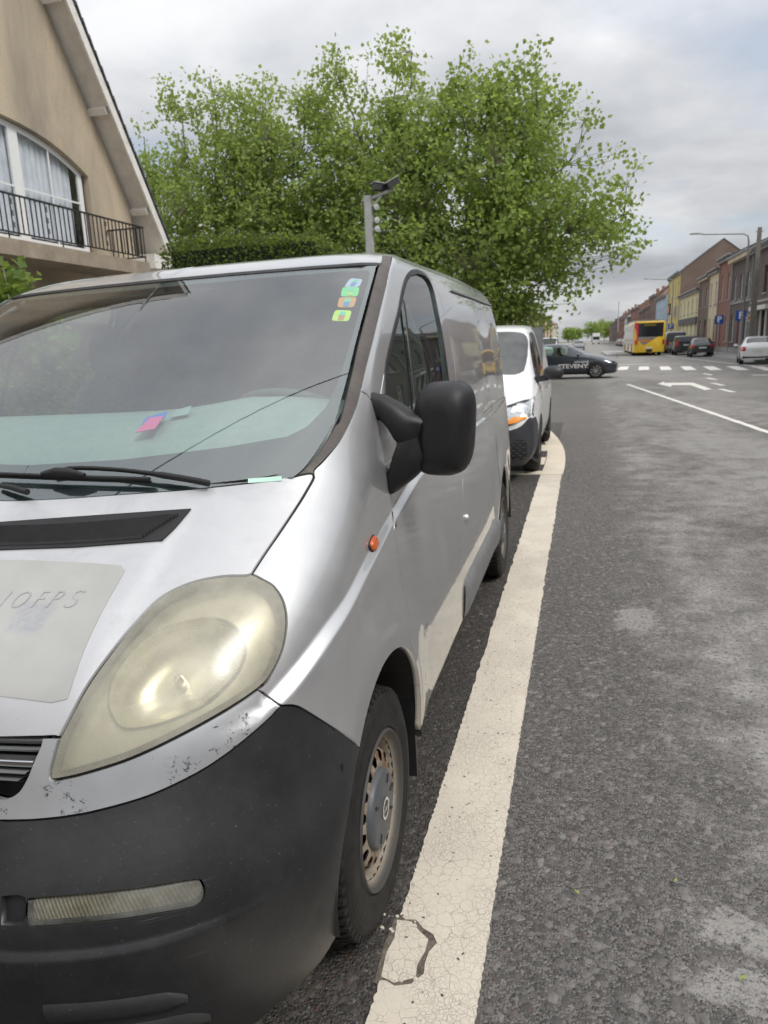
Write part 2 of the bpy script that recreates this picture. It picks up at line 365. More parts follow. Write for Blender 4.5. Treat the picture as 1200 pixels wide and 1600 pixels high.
sheet('broken_paint_piece', [(x + rl.uniform(-.003, .003), y + rl.uniform(-.003, .003)) for x, y in pc], M_LINE, .0055, .004, road)
for i in range(12):
    cx, cy = rl.choice([(xl + rl.uniform(.0, .09), rl.uniform(1.415, 1.44)), (xl + rl.uniform(0, .06), rl.uniform(1.60, 1.622)), (xl + rl.uniform(-.05, .0), rl.uniform(1.55, 1.63))]); r_ = rl.uniform(.003, .007)
    sheet('paint_crumb', [(cx + r_ * rl.uniform(.7, 1.2) * math.cos(a), cy + r_ * rl.uniform(.7, 1.2) * math.sin(a)) for a in np.linspace(0, 6.28, 8)[:-1]], M_LINE, .007, .004, road)
hole = sheet('pothole', [(x + .004 * math.sin(7 * y), y) for x, y in [(xl - .012, 1.405), (xl + .03, 1.395), (xl + .11, 1.43), (xl + .125, 1.55), (xl + .11, 1.61), (xl + .04, 1.64), (xl - .01, 1.63), (xl - .016, 1.52)]], pm('broken_asphalt', (.13, .11, .088), .95, var=.5, scale=40, bump=.9, bscale=70), .0045, 0, road)
# curved end of the parking bay with two hatch teeth
def arc_pts(cx, cy, r0, a0, a1, n): return [(cx + r0 * math.cos(R(a)), cy + r0 * math.sin(R(a)) * 2.6) for a in np.linspace(a0, a1, n)]
M_CURVE = line_paint('bay_end_paint', (.66, .59, .48), .5)
o_ = [(-.195, 8.63)] + [(-.185, 9.2), (-.19, 9.8), (-.215, 10.5), (-.27, 11.2), (-.36, 12.0), (-.50, 12.9), (-.72, 13.7), (-1.0, 14.3)] + [(-1.16, 14.1), (-.92, 13.4), (-.72, 12.6), (-.585, 11.8), (-.50, 11.1), (-.455, 10.4), (-.44, 9.8), (-.44, 9.2), (-.45, 8.63)]
sheet('bay_end_line', o_, M_CURVE, .0085, .006, road)
for y0, y1 in ((8.63, 8.86), (9.35, 9.95), (10.55, 11.2)):
    sheet('bay_hatch', [(-.45, y0), (-.45, y1), (-2.3, y1 + .02), (-2.3, y0 + .02)], M_CURVE, .0085, .006, road)
# lane line, arrow, dashes, zebra
def stripe(a, b, w, name, mat=M_WHITE, z=.0045):
    a = Vector(a); b = Vector(b); d = (b - a).normalized(); n = Vector((-d.y, d.x)) * w / 2; p = [a - n, b - n, b + n, a + n]
    pts = []
    for i in range(4): pts += jag(tuple(p[i]), tuple(p[(i + 1) % 4]), .25, .012)
    return sheet(name, pts, mat, z, 0, road)
stripe((3.17, 10.2), (1.52, 26.4), .13, 'lane_line')
ar = [(2.498, 26.223), (2.867, 27.652), (2.75, 26.732), (3.651, 26.508), (3.708, 23.016), (3.456, 22.699), (3.397, 25.149), (2.853, 25.358), (2.725, 24.49)]
sheet('turn_arrow', ar, M_WHITE, .0045, 0, road)
for i, (x, y) in enumerate([(4.05, 21.7), (4.3, 24.6), (4.62, 27.9), (5.0, 31.3), (4.72, 17.2), (4.9, 13.5)]):
    stripe((x, y), (x - .12, y + 1.4), .16, 'lane_dash')
for i in range(8):
    x = 1.75 + i * .98; y = 38.6 - i * .72
    stripe((x + .2, y), (x + .55, y + 4.6), .5, 'zebra_stripe')
stripe((2.0, 46.5), (3.9, 46.2), .5, 'give_way_line'); stripe((8.75, 28), (6.9, 60), .14, 'side_line'); stripe((7.4, 34), (8.9, 34.5), .3, 'stop_bar'); stripe((6.9, 60), (6.9, 150), .14, 'side_line')
stripe((6.3, 30.5), (7.0, 30.2), .3, 'edge_dash'); stripe((7.3, 30.0), (8.0, 29.7), .3, 'edge_dash')
isl = MB().box(2.2, 4.4, 72, 92, -.05, .12).build('traffic_island', M_KERB); tag(isl, kind='structure')

# ================================================================== facades
def wall_grid(y0, y1, z0, z1, openings):
    """wall in the plane x=0 facing -x: quads round rectangular openings (ya,yb,za,zb)"""
    ys = sorted(set([y0, y1] + [q for o in openings for q in o[:2]])); zs = sorted(set([z0, z1] + [q for o in openings for q in o[2:4]]))
    V = []; F = []
    for i in range(len(ys) - 1):
        for j in range(len(zs) - 1):
            cy, cz = (ys[i] + ys[i + 1]) / 2, (zs[j] + zs[j + 1]) / 2
            if any(o[0] < cy < o[1] and o[2] < cz < o[3] for o in openings): continue
            b = len(V); V += [(0, ys[i], zs[j]), (0, ys[i + 1], zs[j]), (0, ys[i + 1], zs[j + 1]), (0, ys[i], zs[j + 1])]; F.append((b, b + 3, b + 2, b + 1))
    return V, F
def brick(name, c1, c2, mortar=(.25, .24, .22), var=.3, dirt=.4):
    t = NT(name); p = t.pos(); sp = t.n('ShaderNodeSeparateXYZ', {0: p})
    v = t.n('ShaderNodeCombineXYZ', {0: t.math('ADD', sp.outputs[1], sp.outputs[0]), 1: sp.outputs[2], 2: 0.}).outputs[0]
    q = t.n('ShaderNodeTexBrick', {'Vector': v, 'Color1': (*c1, 1), 'Color2': (*c2, 1), 'Mortar': (*mortar, 1), 'Scale': 1.0, 'Mortar Size': .006, 'Brick Width': .22, 'Row Height': .07, 'Bias': 0.})
    big = t.fr(t.noise(p, .5, 7, .65), .3, .7); col = t.mix(t.math('MULTIPLY', big, dirt), q.outputs[0], vcol(c1, .55))
    return t.fin(t.pbr(col=col, rough=.88, nrm=t.bump(q.outputs[1], -.4, .006)))
BR = dict(dark=brick('brick_dark', (.085, .064, .058), (.13, .094, .08)), brown=brick('brick_brown', (.15, .095, .074), (.20, .125, .095)), red=brick('brick_red', (.25, .10, .072), (.30, .13, .092)),
          ochre=brick('brick_gable', (.20, .135, .10), (.16, .105, .08), dirt=.6))
def render_mat(name, c): return pm(name, c, .9, var=.1, scale=1.2, bump=.2, bscale=20, dirt=.25)
RM = dict(cream=render_mat('cream_render', (.62, .53, .38)), yellow=render_mat('yellow_render', (.60, .50, .20)), pale=render_mat('pale_yellow_render', (.62, .57, .36)), white=render_mat('white_render', (.62, .61, .58)), blue=render_mat('pale_blue_render', (.42, .52, .62)))
M_SLATE = pm('roof_slate', (.075, .077, .085), .7, var=.3, scale=3, bump=.3, bscale=25)
M_RTILE = pm('roof_tile_red', (.26, .13, .085), .85, var=.3, scale=3, bump=.4, bscale=20)
M_STONE = pm('blue_stone', (.30, .30, .29), .75, var=.2, scale=5, dirt=.4)
M_WFR = pm('white_window_frame', (.68, .68, .66), .45, var=.06); M_DFR = pm('brown_frame', (.11, .06, .04), .5, var=.2)
M_PANE = glass('window_pane', (.25, .28, .30), 1.9, dark=.72); M_DOOR = pm('painted_door', (.17, .045, .04), .45, var=.15); M_ZINC = pm('zinc', (.28, .29, .30), .5, .4, var=.15)
M_CURT = pm('net_curtain', (.60, .60, .58), .9, var=.15, scale=9)
def window(parent, x, ya, yb, za, zb, fm, depth=.14, mull=True, arched=False, sill=True, face=-1, curtain=False):
    """face=-1: looks to -x. frame + pane + sill"""
    t = .07; xi = x - face * depth
    fr = MB()
    for a, b, c, d in ((ya, ya + t, za, zb), (yb - t, yb, za, zb), (ya + t, yb - t, za, za + t), (ya + t, yb - t, zb - t, zb)): fr.box(min(xi, xi + face * .05), max(xi, xi + face * .05), a, b, c, d)
    if mull:
        m = (ya + yb) / 2; fr.box(min(xi, xi + face * .045), max(xi, xi + face * .045), m - .035, m + .035, za + t, zb - t)
        if zb - za > 1.6: fr.box(min(xi, xi + face * .044), max(xi, xi + face * .044), ya + t, yb - t, zb - .55, zb - .49)
    w = fr.build('window', fm, parent)
    xp = xi + face * .015
    MB().add([(xp, ya + .02, za + .02), (xp, yb - .02, za + .02), (xp, yb - .02, zb - .02), (xp, ya + .02, zb - .02)], [(0, 1, 2, 3)]).build('pane', M_PANE, w)
    if curtain: MB().add([(xi - face * .06, ya, za), (xi - face * .06, yb, za), (xi - face * .06, yb, zb), (xi - face * .06, ya, zb)], [(0, 1, 2, 3)]).build('curtain', M_CURT, w)
    if sill: MB().box(min(x + face * .07, xi), max(x + face * .07, xi), ya - .08, yb + .08, za - .10, za - .003).build('sill', M_STONE, w)
    return w
def reveal(x, o, depth, face=-1):
    xi = x - face * depth; ya, yb, za, zb = o
    V = [(x, ya, za), (x, yb, za), (x, yb, zb), (x, ya, zb), (xi, ya, za), (xi, yb, za), (xi, yb, zb), (xi, ya, zb)]
    return V, [(0, 1, 5, 4), (1, 2, 6, 5), (2, 3, 7, 6), (3, 0, 4, 7)]
def terrace(name, label, x, face, y0, y1, zt, wm, roofh, rm=None, wins=(), doors=(), shop=None, fm=None, cornice=None, group=None, depth=9., chimney=None, gm=None, band=None, cw=.25, curtain=True):
    h = empty(name, (0, 0, 0)); tag(h, label, 'house', group)
    ops = [o for o in wins] + [o for o in doors]
    V, F = wall_grid(y0, y1, 0, zt, ops); w = MB().add([(x, b, c) for a, b, c in V], F)
    for o in ops: w.add(*reveal(x, o, .18, face))
    xb = x - face * depth
    wo = w.build('wall', wm, h); fix_normals(wo)
    # party walls with gables
    xm = (x + xb) / 2; g = MB()
    for yy in (y0 + .005, y1 - .005): g.add([(x - face * .02, yy, 0), (xb, yy, 0), (xb, yy, zt), (xm, yy, zt + roofh), (x - face * .02, yy, zt)], [(0, 1, 2, 3, 4)])
    g.add([(xb, y0, 0), (xb, y1, 0), (xb, y1, zt), (xb, y0, zt)], [(0, 1, 2, 3)])
    g.build('gable', gm or wm, h)
    r = MB(); ov = .28
    for sgn, xe in ((1, x + face * ov), (-1, xb - face * ov)):
        ze = zt - roofh * ov / (depth / 2)
        P = [(xe, y0 - .03, ze + .05), (xe, y1 + .03, ze + .05), (xm, y1 + .03, zt + roofh + .05), (xm, y0 - .03, zt + roofh + .05)]
        r.add(P + [(a, b, c - .12) for a, b, c in P], [(0, 1, 2, 3), (7, 6, 5, 4), (0, 4, 5, 1), (1, 5, 6, 2), (2, 6, 7, 3), (3, 7, 4, 0)])
    ro = r.build('roof', rm or M_SLATE, h); fix_normals(ro)
    MB().box(min(x, x + face * cw) , max(x, x + face * cw) , y0 + .02, y1 - .02, zt - .32, zt - .02).build('cornice', cornice or M_STONE, h)
    MB().tube([(x + face * (cw + .09), y0, zt + .02), (x + face * (cw + .09), y1, zt + .02)], .075, 8).build('gutter', M_ZINC, h)
    MB().tube([(x + face * .06, y1 - .12, .1), (x + face * .06, y1 - .12, zt - .3)], .045, 6).build('downpipe', M_ZINC, h)
    for o in wins: window(h, x, *o, fm or M_WFR, face=face, curtain=curtain and rng.random() < .7)
    for o in doors:
        xi = x - face * .12
        d = MB().box(min(xi, xi + face * .05), max(xi, xi + face * .05), o[0], o[1], o[2], o[3] - .5).build('door', M_DOOR, h)
        MB().box(min(xi + face * .05, xi + face * .07), max(xi + face * .05, xi + face * .07), o[0] + .12, o[1] - .12, o[2] + .25, o[2] + .9).build('door_panel', M_DOOR, d)
        MB().add([(xi, o[0], o[3] - .5), (xi, o[1], o[3] - .5), (xi, o[1], o[3]), (xi, o[0], o[3])], [(0, 1, 2, 3)]).build('fanlight', M_PANE, d)
    if band:
        for zb_ in band: MB().box(min(x, x + face * .05), max(x, x + face * .05), y0 + .03, y1 - .03, zb_, zb_ + .16).build('stone_band', M_STONE, h)
    MB().box(min(x, x + face * .04), max(x, x + face * .04), y0 + .02, y1 - .02, -.1, .55).build('plinth', M_STONE, h) if not shop else None
    if chimney:
        for cy in chimney:
            c = MB().box(xm - .3, xm + .3, cy - .45, cy + .45, zt + roofh * .7, zt + roofh + 1.0).build('chimney', BR['red'], ro)
    return h
def std_ops(y0, y1, n=2, zt=7.0, door_at=1, zlow=(1.0, 3.0), zup=(4.1, 5.9), ww=.95):
    s = (y1 - y0) / n; wins = []; doors = []
    for i in range(n):
        c = y0 + s * (i + .5); wins.append((c - ww / 2, c + ww / 2, *zup))
        if i == door_at: doors.append((c - .5, c + .5, .12, 2.95))
        else: wins.append((c - ww / 2, c + ww / 2, *zlow))
    return wins, doors
XR = 11.2
def rt(lbl, y0, y1, zt, wm, roofh, n=2, door_at=1, group=None, zup=(4.1, 5.8), ww=.95, **k):
    w, d = std_ops(y0, y1, n, zt, door_at, zup=zup, ww=ww); return terrace('terraced_house', lbl, XR, -1, y0, y1, zt, wm, roofh, wins=w, doors=d, group=group, **k)
nh_ = rt('dark brick terraced house behind the lamp pole, largest at the right edge', 48.6, 56.4, 7.15, BR['dark'], 2.9, 3, 0, chimney=[51.0], band=(3.55,), fm=M_DFR)
MB().box(XR - .55, XR - .06, 49.6, 54.2, 3.02, 3.28).build('shop_canopy', RM['white'], nh_)
for yy in (49.7, 51.2, 52.7, 54.1): MB().box(XR - .14, XR - .05, yy - .06, yy + .06, .14, 3.0).build('shop_mullion', M_WFR, nh_)
rt('dark brown brick house with pale cornice and white arched window frames', 56.45, 63.6, 7.2, BR['dark'], 2.6, 3, 1, cornice=RM['cream'], band=(3.8,), cw=.42, curtain=True, chimney=[57.4])
rt('red brick house with tall white framed windows between dark and cream houses', 63.65, 69.4, 7.7, BR['red'], 1.9, 2, 1, zup=(4.3, 6.35), cornice=M_STONE)
rt('narrow cream rendered house with a red brown front door', 69.45, 74.4, 7.15, RM['cream'], 1.8, 2, 0, zup=(4.2, 6.1), ww=.8)
rt('brown brick house beside the narrow cream one', 74.45, 80.2, 7.0, BR['brown'], 2.0, 2, 0, zup=(4.2, 5.9), cornice=RM['cream'])
low = rt('low pale yellow house with a dark shop sign band', 80.25, 96.0, 6.2, RM['pale'], 1.7, 5, 4, zup=(3.9, 5.3), ww=.9, shop=True)
MB().box(XR - .16, XR - .003, 81, 95, 2.75, 3.45).build('shop_sign', pm('sign_band_dark', (.05, .05, .055), .5), low)
tall = rt('tall yellow house with a bare brick gable wall', 96.3, 108.5, 9.2, RM['yellow'], 3.4, 4, 2, zup=(6.3, 8.1), ww=.9, gm=BR['ochre'])
for i in range(4):
    c = 96.3 + 12.2 / 4 * (i + .5); window(tall, XR + .0, c - .45, c + .45, 3.9, 5.3, M_WFR, depth=-.03, sill=False)
ps = MB().box(XR - .9, XR - .75, 98.2, 100.2, 4.2, 5.6).build('hanging_sign', pm('black_orange_sign', (.05, .04, .03), .5), tall); MB().box(XR - .92, XR - .73, 98.6, 99.8, 4.5, 5.3).build('sign_emblem', pm('sign_orange', (.75, .25, .03), .5), ps)
bl = rt('pale blue gable house beyond the yellow one', 112, 126, 7.4, RM['blue'], 4.6, 4, 1, gm=RM['blue'], rm=M_RTILE)
MB().box(XR + .6, XR + 3.4, 111.93, 111.99, 5.4, 7.4).build('wall_sign', pm('wall_sign_white', (.70, .66, .62), .6), bl)
# near end of the same row, seen in the van's flank and window
near_cols = [BR['brown'], BR['dark'], BR['red'], BR['dark'], RM['cream'], BR['brown'], BR['dark'], BR['red'], BR['dark'], BR['brown']]
nl = ['brown brick', 'sooty brick', 'red brick', 'black brick', 'cream rendered', 'ruddy brown brick', 'dark weathered brick', 'bright red brick', 'soot stained brick', 'umber brick']
for i in range(10):
    y1_ = 48.5 - i * 6.6; rt('%s house, %s back from the dark corner house, right row' % (nl[i], ['first', 'second', 'third', 'fourth', 'fifth', 'sixth', 'seventh', 'eighth', 'ninth', 'tenth'][i]), y1_ - 6.55, y1_, 6.9 + .35 * (i % 3), near_cols[i], 2.3, 2, i % 2, zup=(4.1, 5.9), band=(3.5,) if i % 2 else None)
y = 126.4; rr_ = random.Random(11); i = 0
far_lab = ['ochre', 'rust', 'grey brown', 'brick red', 'umber', 'pale', 'russet', 'dun', 'sooty', 'tan', 'maroon', 'buff']
while y < 330:
    w_ = rr_.uniform(6, 11) * (1 + y / 400); m_ = rr_.choice([BR['dark'], BR['brown'], BR['red'], RM['white'], BR['brown'], BR['red']])
    rt('%s far house beyond the blue gable, right side of street' % (['first', 'second', 'third', 'fourth', 'fifth', 'sixth', 'seventh', 'eighth', 'ninth', 'tenth', 'eleventh', 'twelfth', 'thirteenth', 'fourteenth', 'fifteenth', 'sixteenth', 'seventeenth', 'eighteenth', 'nineteenth', 'twentieth'][i]), y, y + w_, rr_.uniform(6.6, 8.6), m_, rr_.uniform(2, 3.4), max(2, int(w_ / 3.2)), 1, rm=rr_.choice([M_SLATE, M_RTILE]), chimney=[y + 1], curtain=False); y += w_ + .05; i += 1
# left far row
XLH = -10.5; y = 92; i = 0
while y < 320:
    w_ = rr_.uniform(6, 10) * (1 + y / 500); m_ = rr_.choice([RM['cream'], BR['red'], RM['white'], BR['brown'], RM['cream']]); zt_ = rr_.uniform(6.4, 8.4)
    w2, d2 = std_ops(y, y + w_, max(2, int(w_ / 3.2)), zt_, 0, zup=(4.1, 5.7))
    terrace('terraced_house', '%s far house beyond the plane trees, left side of street' % (['first', 'second', 'third', 'fourth', 'fifth', 'sixth', 'seventh', 'eighth', 'ninth', 'tenth', 'eleventh', 'twelfth', 'thirteenth', 'fourteenth', 'fifteenth', 'sixteenth', 'seventeenth', 'eighteenth', 'nineteenth', 'twentieth', 'twenty first', 'twenty second', 'twenty third', 'twenty fourth', 'twenty fifth'][i]), XLH, 1, y, y + w_, zt_, m_, rr_.uniform(2, 3), rm=rr_.choice([M_SLATE, M_RTILE]), wins=w2, doors=d2, chimney=[y + 1], curtain=False); y += w_ + .05; i += 1

bk_ = ['brown', 'cream', 'dark brick', 'red brick', 'white', 'sooty']  # unseen houses, added to darken what the van's upright faces reflect
for i in range(6):
    y1_ = -3.0 - i * 8.2; w2, d2 = std_ops(y1_ - 8.1, y1_, 3, 7, 0); terrace('terraced_house', '%s unseen house behind the viewer on the left, added to darken reflections, %s one' % (bk_[i], ['nearest', 'second', 'third', 'fourth', 'fifth', 'sixth'][i]), -8.8, 1, y1_ - 8.1, y1_, 6.9 + .4 * (i % 2), [BR['brown'], RM['cream'], BR['dark'], BR['red'], RM['white'], BR['dark']][i], 2.6, wins=w2, doors=d2)
cl_ = terrace('terraced_house', 'unseen brick house far behind the viewer, added to darken reflections', 0, 1, -8, 8, 8.5, BR['brown'], 3.0, wins=std_ops(-8, 8, 5, 8, 2)[0], doors=std_ops(-8, 8, 5, 8, 2)[1]); cl_.rotation_euler = (0, 0, R(90)); cl_.location = (1.0, -58, 0)  # unseen, added to close off the bright horizon in the reflections
# ================================================================== gabled house on the left with the balcony
gh = empty('gable_house', (0, 0, 0)); tag(gh, 'beige rendered house with steep gable, white verge and iron balcony at the left', 'house')
XF, XBAL, XVG = -11.0, -10.0, -10.5           # wall, balcony front, roof verge
def HZ(z7): return 1.565 + (z7 - 1.565) / 7 * 10
ridge_y, ridge_z = 10.5, 15.1; eave_y, eave_z = 17.45, 4.18
sl_ = (ridge_z - eave_z) / (eave_y - ridge_y)
def roofz(y): return ridge_z - sl_ * abs(y - ridge_y)
def stucco():
    t = NT('beige_stucco'); p = t.pos()
    st = t.n('ShaderNodeMapping', {0: p, 'Scale': (1, 1.3, .35)}).outputs[0]
    f = t.fr(t.noise(st, .55, 7, .65, .4), .40, .66); g = t.fr(t.noise(p, 28, 5, .7), .35, .7)
    c = t.mix(g, (.47, .39, .285), (.59, .50, .375)); c = t.mix(t.math('MULTIPLY', f, .75), c, (.25, .215, .18))
    return t.fin(t.pbr(col=c, rough=.95, nrm=t.bump(t.noise(p, 45, 6, .75), .7, .02)))
M_STUC = stucco(); M_VERGE = pm('verge_white_paint', (.74, .72, .68), .6, var=.08, scale=5, dirt=.3)
M_SOFF = pm('soffit_paint', (.70, .66, .60), .7, var=.08, scale=3, dirt=.25)
M_BALC = pm('balcony_concrete', (.31, .26, .20), .9, var=.2, scale=3, bump=.4, bscale=40, dirt=.6)
M_IRON = pm('black_iron', (.018, .018, .02), .5, var=.2)
# window with a segmental head: wide opening
wy0, wy1, wz0, wz1, wzc = 7.3, 15.2, 3.90, 5.62, 6.28
def head(y): k = (y - (wy0 + wy1) / 2) / ((wy1 - wy0) / 2); return wz1 + (wzc - wz1) * (1 - abs(k) ** 3.5)
hd = [(y, head(y)) for y in np.linspace(wy0, wy1, 21)]
outl_ = [(ridge_y - 6.5, -.2), (eave_y - .75, -.2), (eave_y - .75, roofz(eave_y - .75) - .15), (ridge_y, ridge_z - .25), (ridge_y - 6.2, roofz(ridge_y - 6.2))]
vs, F = tri2d(outl_, [[(wy0, wz0), (wy1, wz0)] + [(a, b) for a, b in hd[::-1]]], (1.5, 1.5))
wl = obj('wall', [(XF, a, b) for a, b in vs], F, M_STUC, gh); fix_normals(wl)
rv = MB(); loop = [(wy0, wz0), (wy1, wz0)] + hd[::-1]
for i in range(len(loop)):
    a, b = loop[i], loop[(i + 1) % len(loop)]; rv.add([(XF, *a), (XF, *b), (XF - .16, *b), (XF - .16, *a)], [(0, 1, 2, 3)])
rv.build('window_reveal', M_STUC, wl)
MB().add([(XF, eave_y - .75, -.2), (XF - 9, eave_y - .75, -.2), (XF - 9, eave_y - .75, 4.9), (XF, eave_y - .75, 4.9)], [(0, 1, 2, 3)]).build('side_wall', M_STUC, gh)
M_PVC = pm('white_pvc', (.74, .75, .75), .35, var=.03); M_GLZ = glass('balcony_glazing', (.80, .84, .86), 1.55); M_NET = pm('pale_curtain', (.82, .81, .85), .9, var=.1, scale=4)
cols_ = [7.4, 9.3, 11.2, 13.1, 15.1]
for k in range(4):
    a, b = cols_[k], cols_[k + 1]; fr = MB(); xi = XF - .12
    top = lambda y_: head(y_) - .02
    for yy0, yy1 in ((a, a + .13), (b - .13, b)): fr.add([(xi, yy0, wz0), (xi, yy1, wz0), (xi, yy1, top(yy1)), (xi, yy0, top(yy0)), (xi - .06, yy0, wz0), (xi - .06, yy1, wz0), (xi - .06, yy1, top(yy1)), (xi - .06, yy0, top(yy0))], [(0, 1, 2, 3), (0, 4, 5, 1), (1, 5, 6, 2), (2, 6, 7, 3), (3, 7, 4, 0)])
    fr.box(xi - .06, xi - .002, a + .13, b - .13, wz0, wz0 + .14); n_ = 6
    for q in range(n_):
        y0_, y1_ = a + .13 + (b - a - .26) * q / n_, a + .13 + (b - a - .26) * (q + 1) / n_
        fr.add([(xi - .003, y0_, top(y0_)), (xi - .003, y1_, top(y1_)), (xi - .003, y1_, top(y1_) - .12), (xi - .003, y0_, top(y0_) - .12)], [(0, 1, 2, 3)])
    fr.box(xi - .035, xi - .012, (a + b) / 2 - .018, (a + b) / 2 + .018, wz0 + .14, top((a + b) / 2) - .1); fr.box(xi - .034, xi - .013, a + .13, b - .13, 5.0, 5.035)
    wn_ = fr.build('window', M_PVC, gh)
    MB().add([(xi - .025, a + .1, wz0 + .1), (xi - .025, b - .1, wz0 + .1), (xi - .025, b - .1, top(b - .1)), (xi - .025, a + .1, top(a + .1))], [(0, 1, 2, 3)]).build('pane', M_GLZ, wn_)
    if k >= 1:
        V = []; m_ = 40
        for q in range(m_ + 1):
            yy = a + (b - a) * q / m_ * (.86 if k == 3 else 1); V += [(xi - .12 + .03 * math.sin(q * 1.7 + math.sin(q)), yy, wz0 + .2), (xi - .12 + .02 * math.sin(q * 1.7 + 1 + math.sin(q)), yy, top(yy))]
        c_ = obj('curtain', V, [(2 * q, 2 * q + 2, 2 * q + 3, 2 * q + 1) for q in range(m_)], M_NET, wn_); smooth_by_angle(c_, 80)
rm_ = MB().box(XF - 5, XF - .5, 5, 16, wz0 - .05, wz0).box(XF - 5.05, XF - 5, 5, 16, wz0, 7.5); rm_.build('room', pm('room_dim', (.20, .19, .20), .9), gh)
# ground floor below the balcony: garage doors and a window, in deep shade
MB().box(XF - .02, XF + .04, 12.6, 15.6, .05, 2.35).build('garage_door', pm('garage_brown', (.10, .07, .05), .6), gh)
MB().box(XF - .02, XF + .04, 8.0, 10.4, 1.0, 2.4).build('low_window', M_PANE, gh)
# roof slabs with verge board, soffit, brackets, slates
def roof_slab(sg):
    a = (ridge_y, ridge_z); b = (ridge_y + sg * (eave_y - ridge_y), eave_z); x0, x1 = XVG, XF - 9.5
    d = Vector((b[0] - a[0], b[1] - a[1])).normalized(); n = Vector((-d.y, d.x)) * sg; t = .10
    V = []
    for x in (x0, x1):
        for p in (a, b):
            V += [(x, p[0], p[1]), (x, p[0] + n.x * t, p[1] + n.y * t)]
    return V, [(0, 2, 3, 1), (4, 5, 7, 6), (0, 4, 6, 2), (1, 3, 7, 5), (0, 1, 5, 4), (2, 6, 7, 3)], a, b, d, n
for sg in (1, -1):
    V, F, a, b, d, n = roof_slab(sg)
    so_ = MB().add(V, F).build('soffit', M_SOFF, gh); fix_normals(so_)
    L = math.dist(a, b)
    vb = MB().bar((XVG + .03, a[0] + n.x * .02, a[1] + n.y * .02), (XVG + .03, b[0] + n.x * .02, b[1] + n.y * .02), .05, .20, (0, n.x, n.y)); vb.build('verge_board', M_VERGE, gh)
    ns = int(L / .30) if sg > 0 else 0
    for i in range(ns):        # slates seen edge-on along the verge, one by one
        s0 = i * .30; p0 = (a[0] + d.x * s0 + n.x * (.17 + .02), a[1] + d.y * s0 + n.y * (.17 + .02)); p1 = (a[0] + d.x * (s0 + .36) + n.x * .155, a[1] + d.y * (s0 + .36) + n.y * .155)
        MB().bar((XVG - .22, p0[0], p0[1] ), (XVG - .22, p1[0], p1[1]), .62, .035, (0, n.x, n.y)).build('slate', M_SLATE, gh)
    MB().bar((XVG - 4.9, a[0] + n.x * .16, a[1] + n.y * .16), (XVG - 4.9, b[0] + n.x * .16, b[1] + n.y * .16), 8.7, .05, (0, n.x, n.y)).build('roof', M_SLATE, gh)
    for s_ in ((2.2, 4.95, 7.35, 9.5, 11.8) if sg > 0 else ()):
        p = (a[0] + d.x * s_ - n.x * .07, a[1] + d.y * s_ - n.y * .07); MB().bar((XVG - .05, *p), (XF, *p), .14, .14, (0, n.x, n.y)).build('purlin_end', M_VERGE, gh)
MB().box(XVG - .6, XVG + .06, eave_y - .75, eave_y + .45, eave_z - .45, eave_z - .10).build('eave_box', M_VERGE, gh)
# balcony slab and railing
MB().box(XF - .05, XBAL, 5.6, 15.75, 3.45, 3.74).build('balcony', M_BALC, gh)
ml = empty('railing'); ml.parent = gh
zr0, zr1 = 3.86, 4.52
MB().bar((XBAL - .05, 5.6, zr1), (XBAL - .05, 15.7, zr1), .045, .03).build('handrail', M_IRON, ml); MB().bar((XBAL - .05, 5.6, zr0), (XBAL - .05, 15.7, zr0), .035, .025).build('bottom_rail', M_IRON, ml)
MB().bar((XBAL - .05, 15.68, zr1), (XF, 15.68, zr1), .045, .03).build('handrail', M_IRON, ml); MB().bar((XBAL - .05, 15.68, zr0), (XF, 15.68, zr0), .035, .025).build('bottom_rail', M_IRON, ml)
nb = 78; scroll = None
for i in range(nb):
    yy = 5.7 + (15.68 - 5.7) * i / (nb - 1)
    if i % 7 == 3:
        s_ = MB(); 
        for q in range(3):
            c = Vector((XBAL - .05, yy, zr0 + .14 + q * .20)); s_.tube([c + Vector((0, .055 * math.sin(a) * (1 if a < math.pi else -1), .05 * (a / math.pi - 1))) for a in np.linspace(0, 2 * math.pi, 13)], .010, 5)
        s_.bar((XBAL - .05, yy, zr0), (XBAL - .05, yy, zr1), .016); s_.build('scroll_bar', M_IRON, ml)
    else: MB().bar((XBAL - .05, yy, zr0 - (.12 if i % 11 == 0 else 0)), (XBAL - .05, yy, zr1), .018).build('baluster', M_IRON, ml)
for i in range(7): MB().bar((XBAL - .12 - i * .13, 15.68, zr0), (XBAL - .12 - i * .13, 15.68, zr1), .018).build('baluster', M_IRON, ml)

# ================================================================== the silver van
# ---- van body master surface, van frame: x outboard (+ = driver side), y back from nose, z up
def nspline(P):
    # natural cubic spline second derivs for uniform knots; P (n,k)
    n=len(P)
    A=np.zeros((n,n));B=np.zeros_like(P)
    A[0,0]=A[-1,-1]=1
    for i in range(1,n-1):
        A[i,i-1]=1;A[i,i]=4;A[i,i+1]=1;B[i]=6*(P[i-1]-2*P[i]+P[i+1])
    return np.linalg.solve(A,B)
def seval(P,M,t):
    t=np.clip(t,0,len(P)-1-1e-9);i=t.astype(int);b=(t-i)[:,None];a=1-b
    return a*P[i]+b*P[i+1]+((a**3-a)*M[i]+(b**3-b)*M[i+1])/6
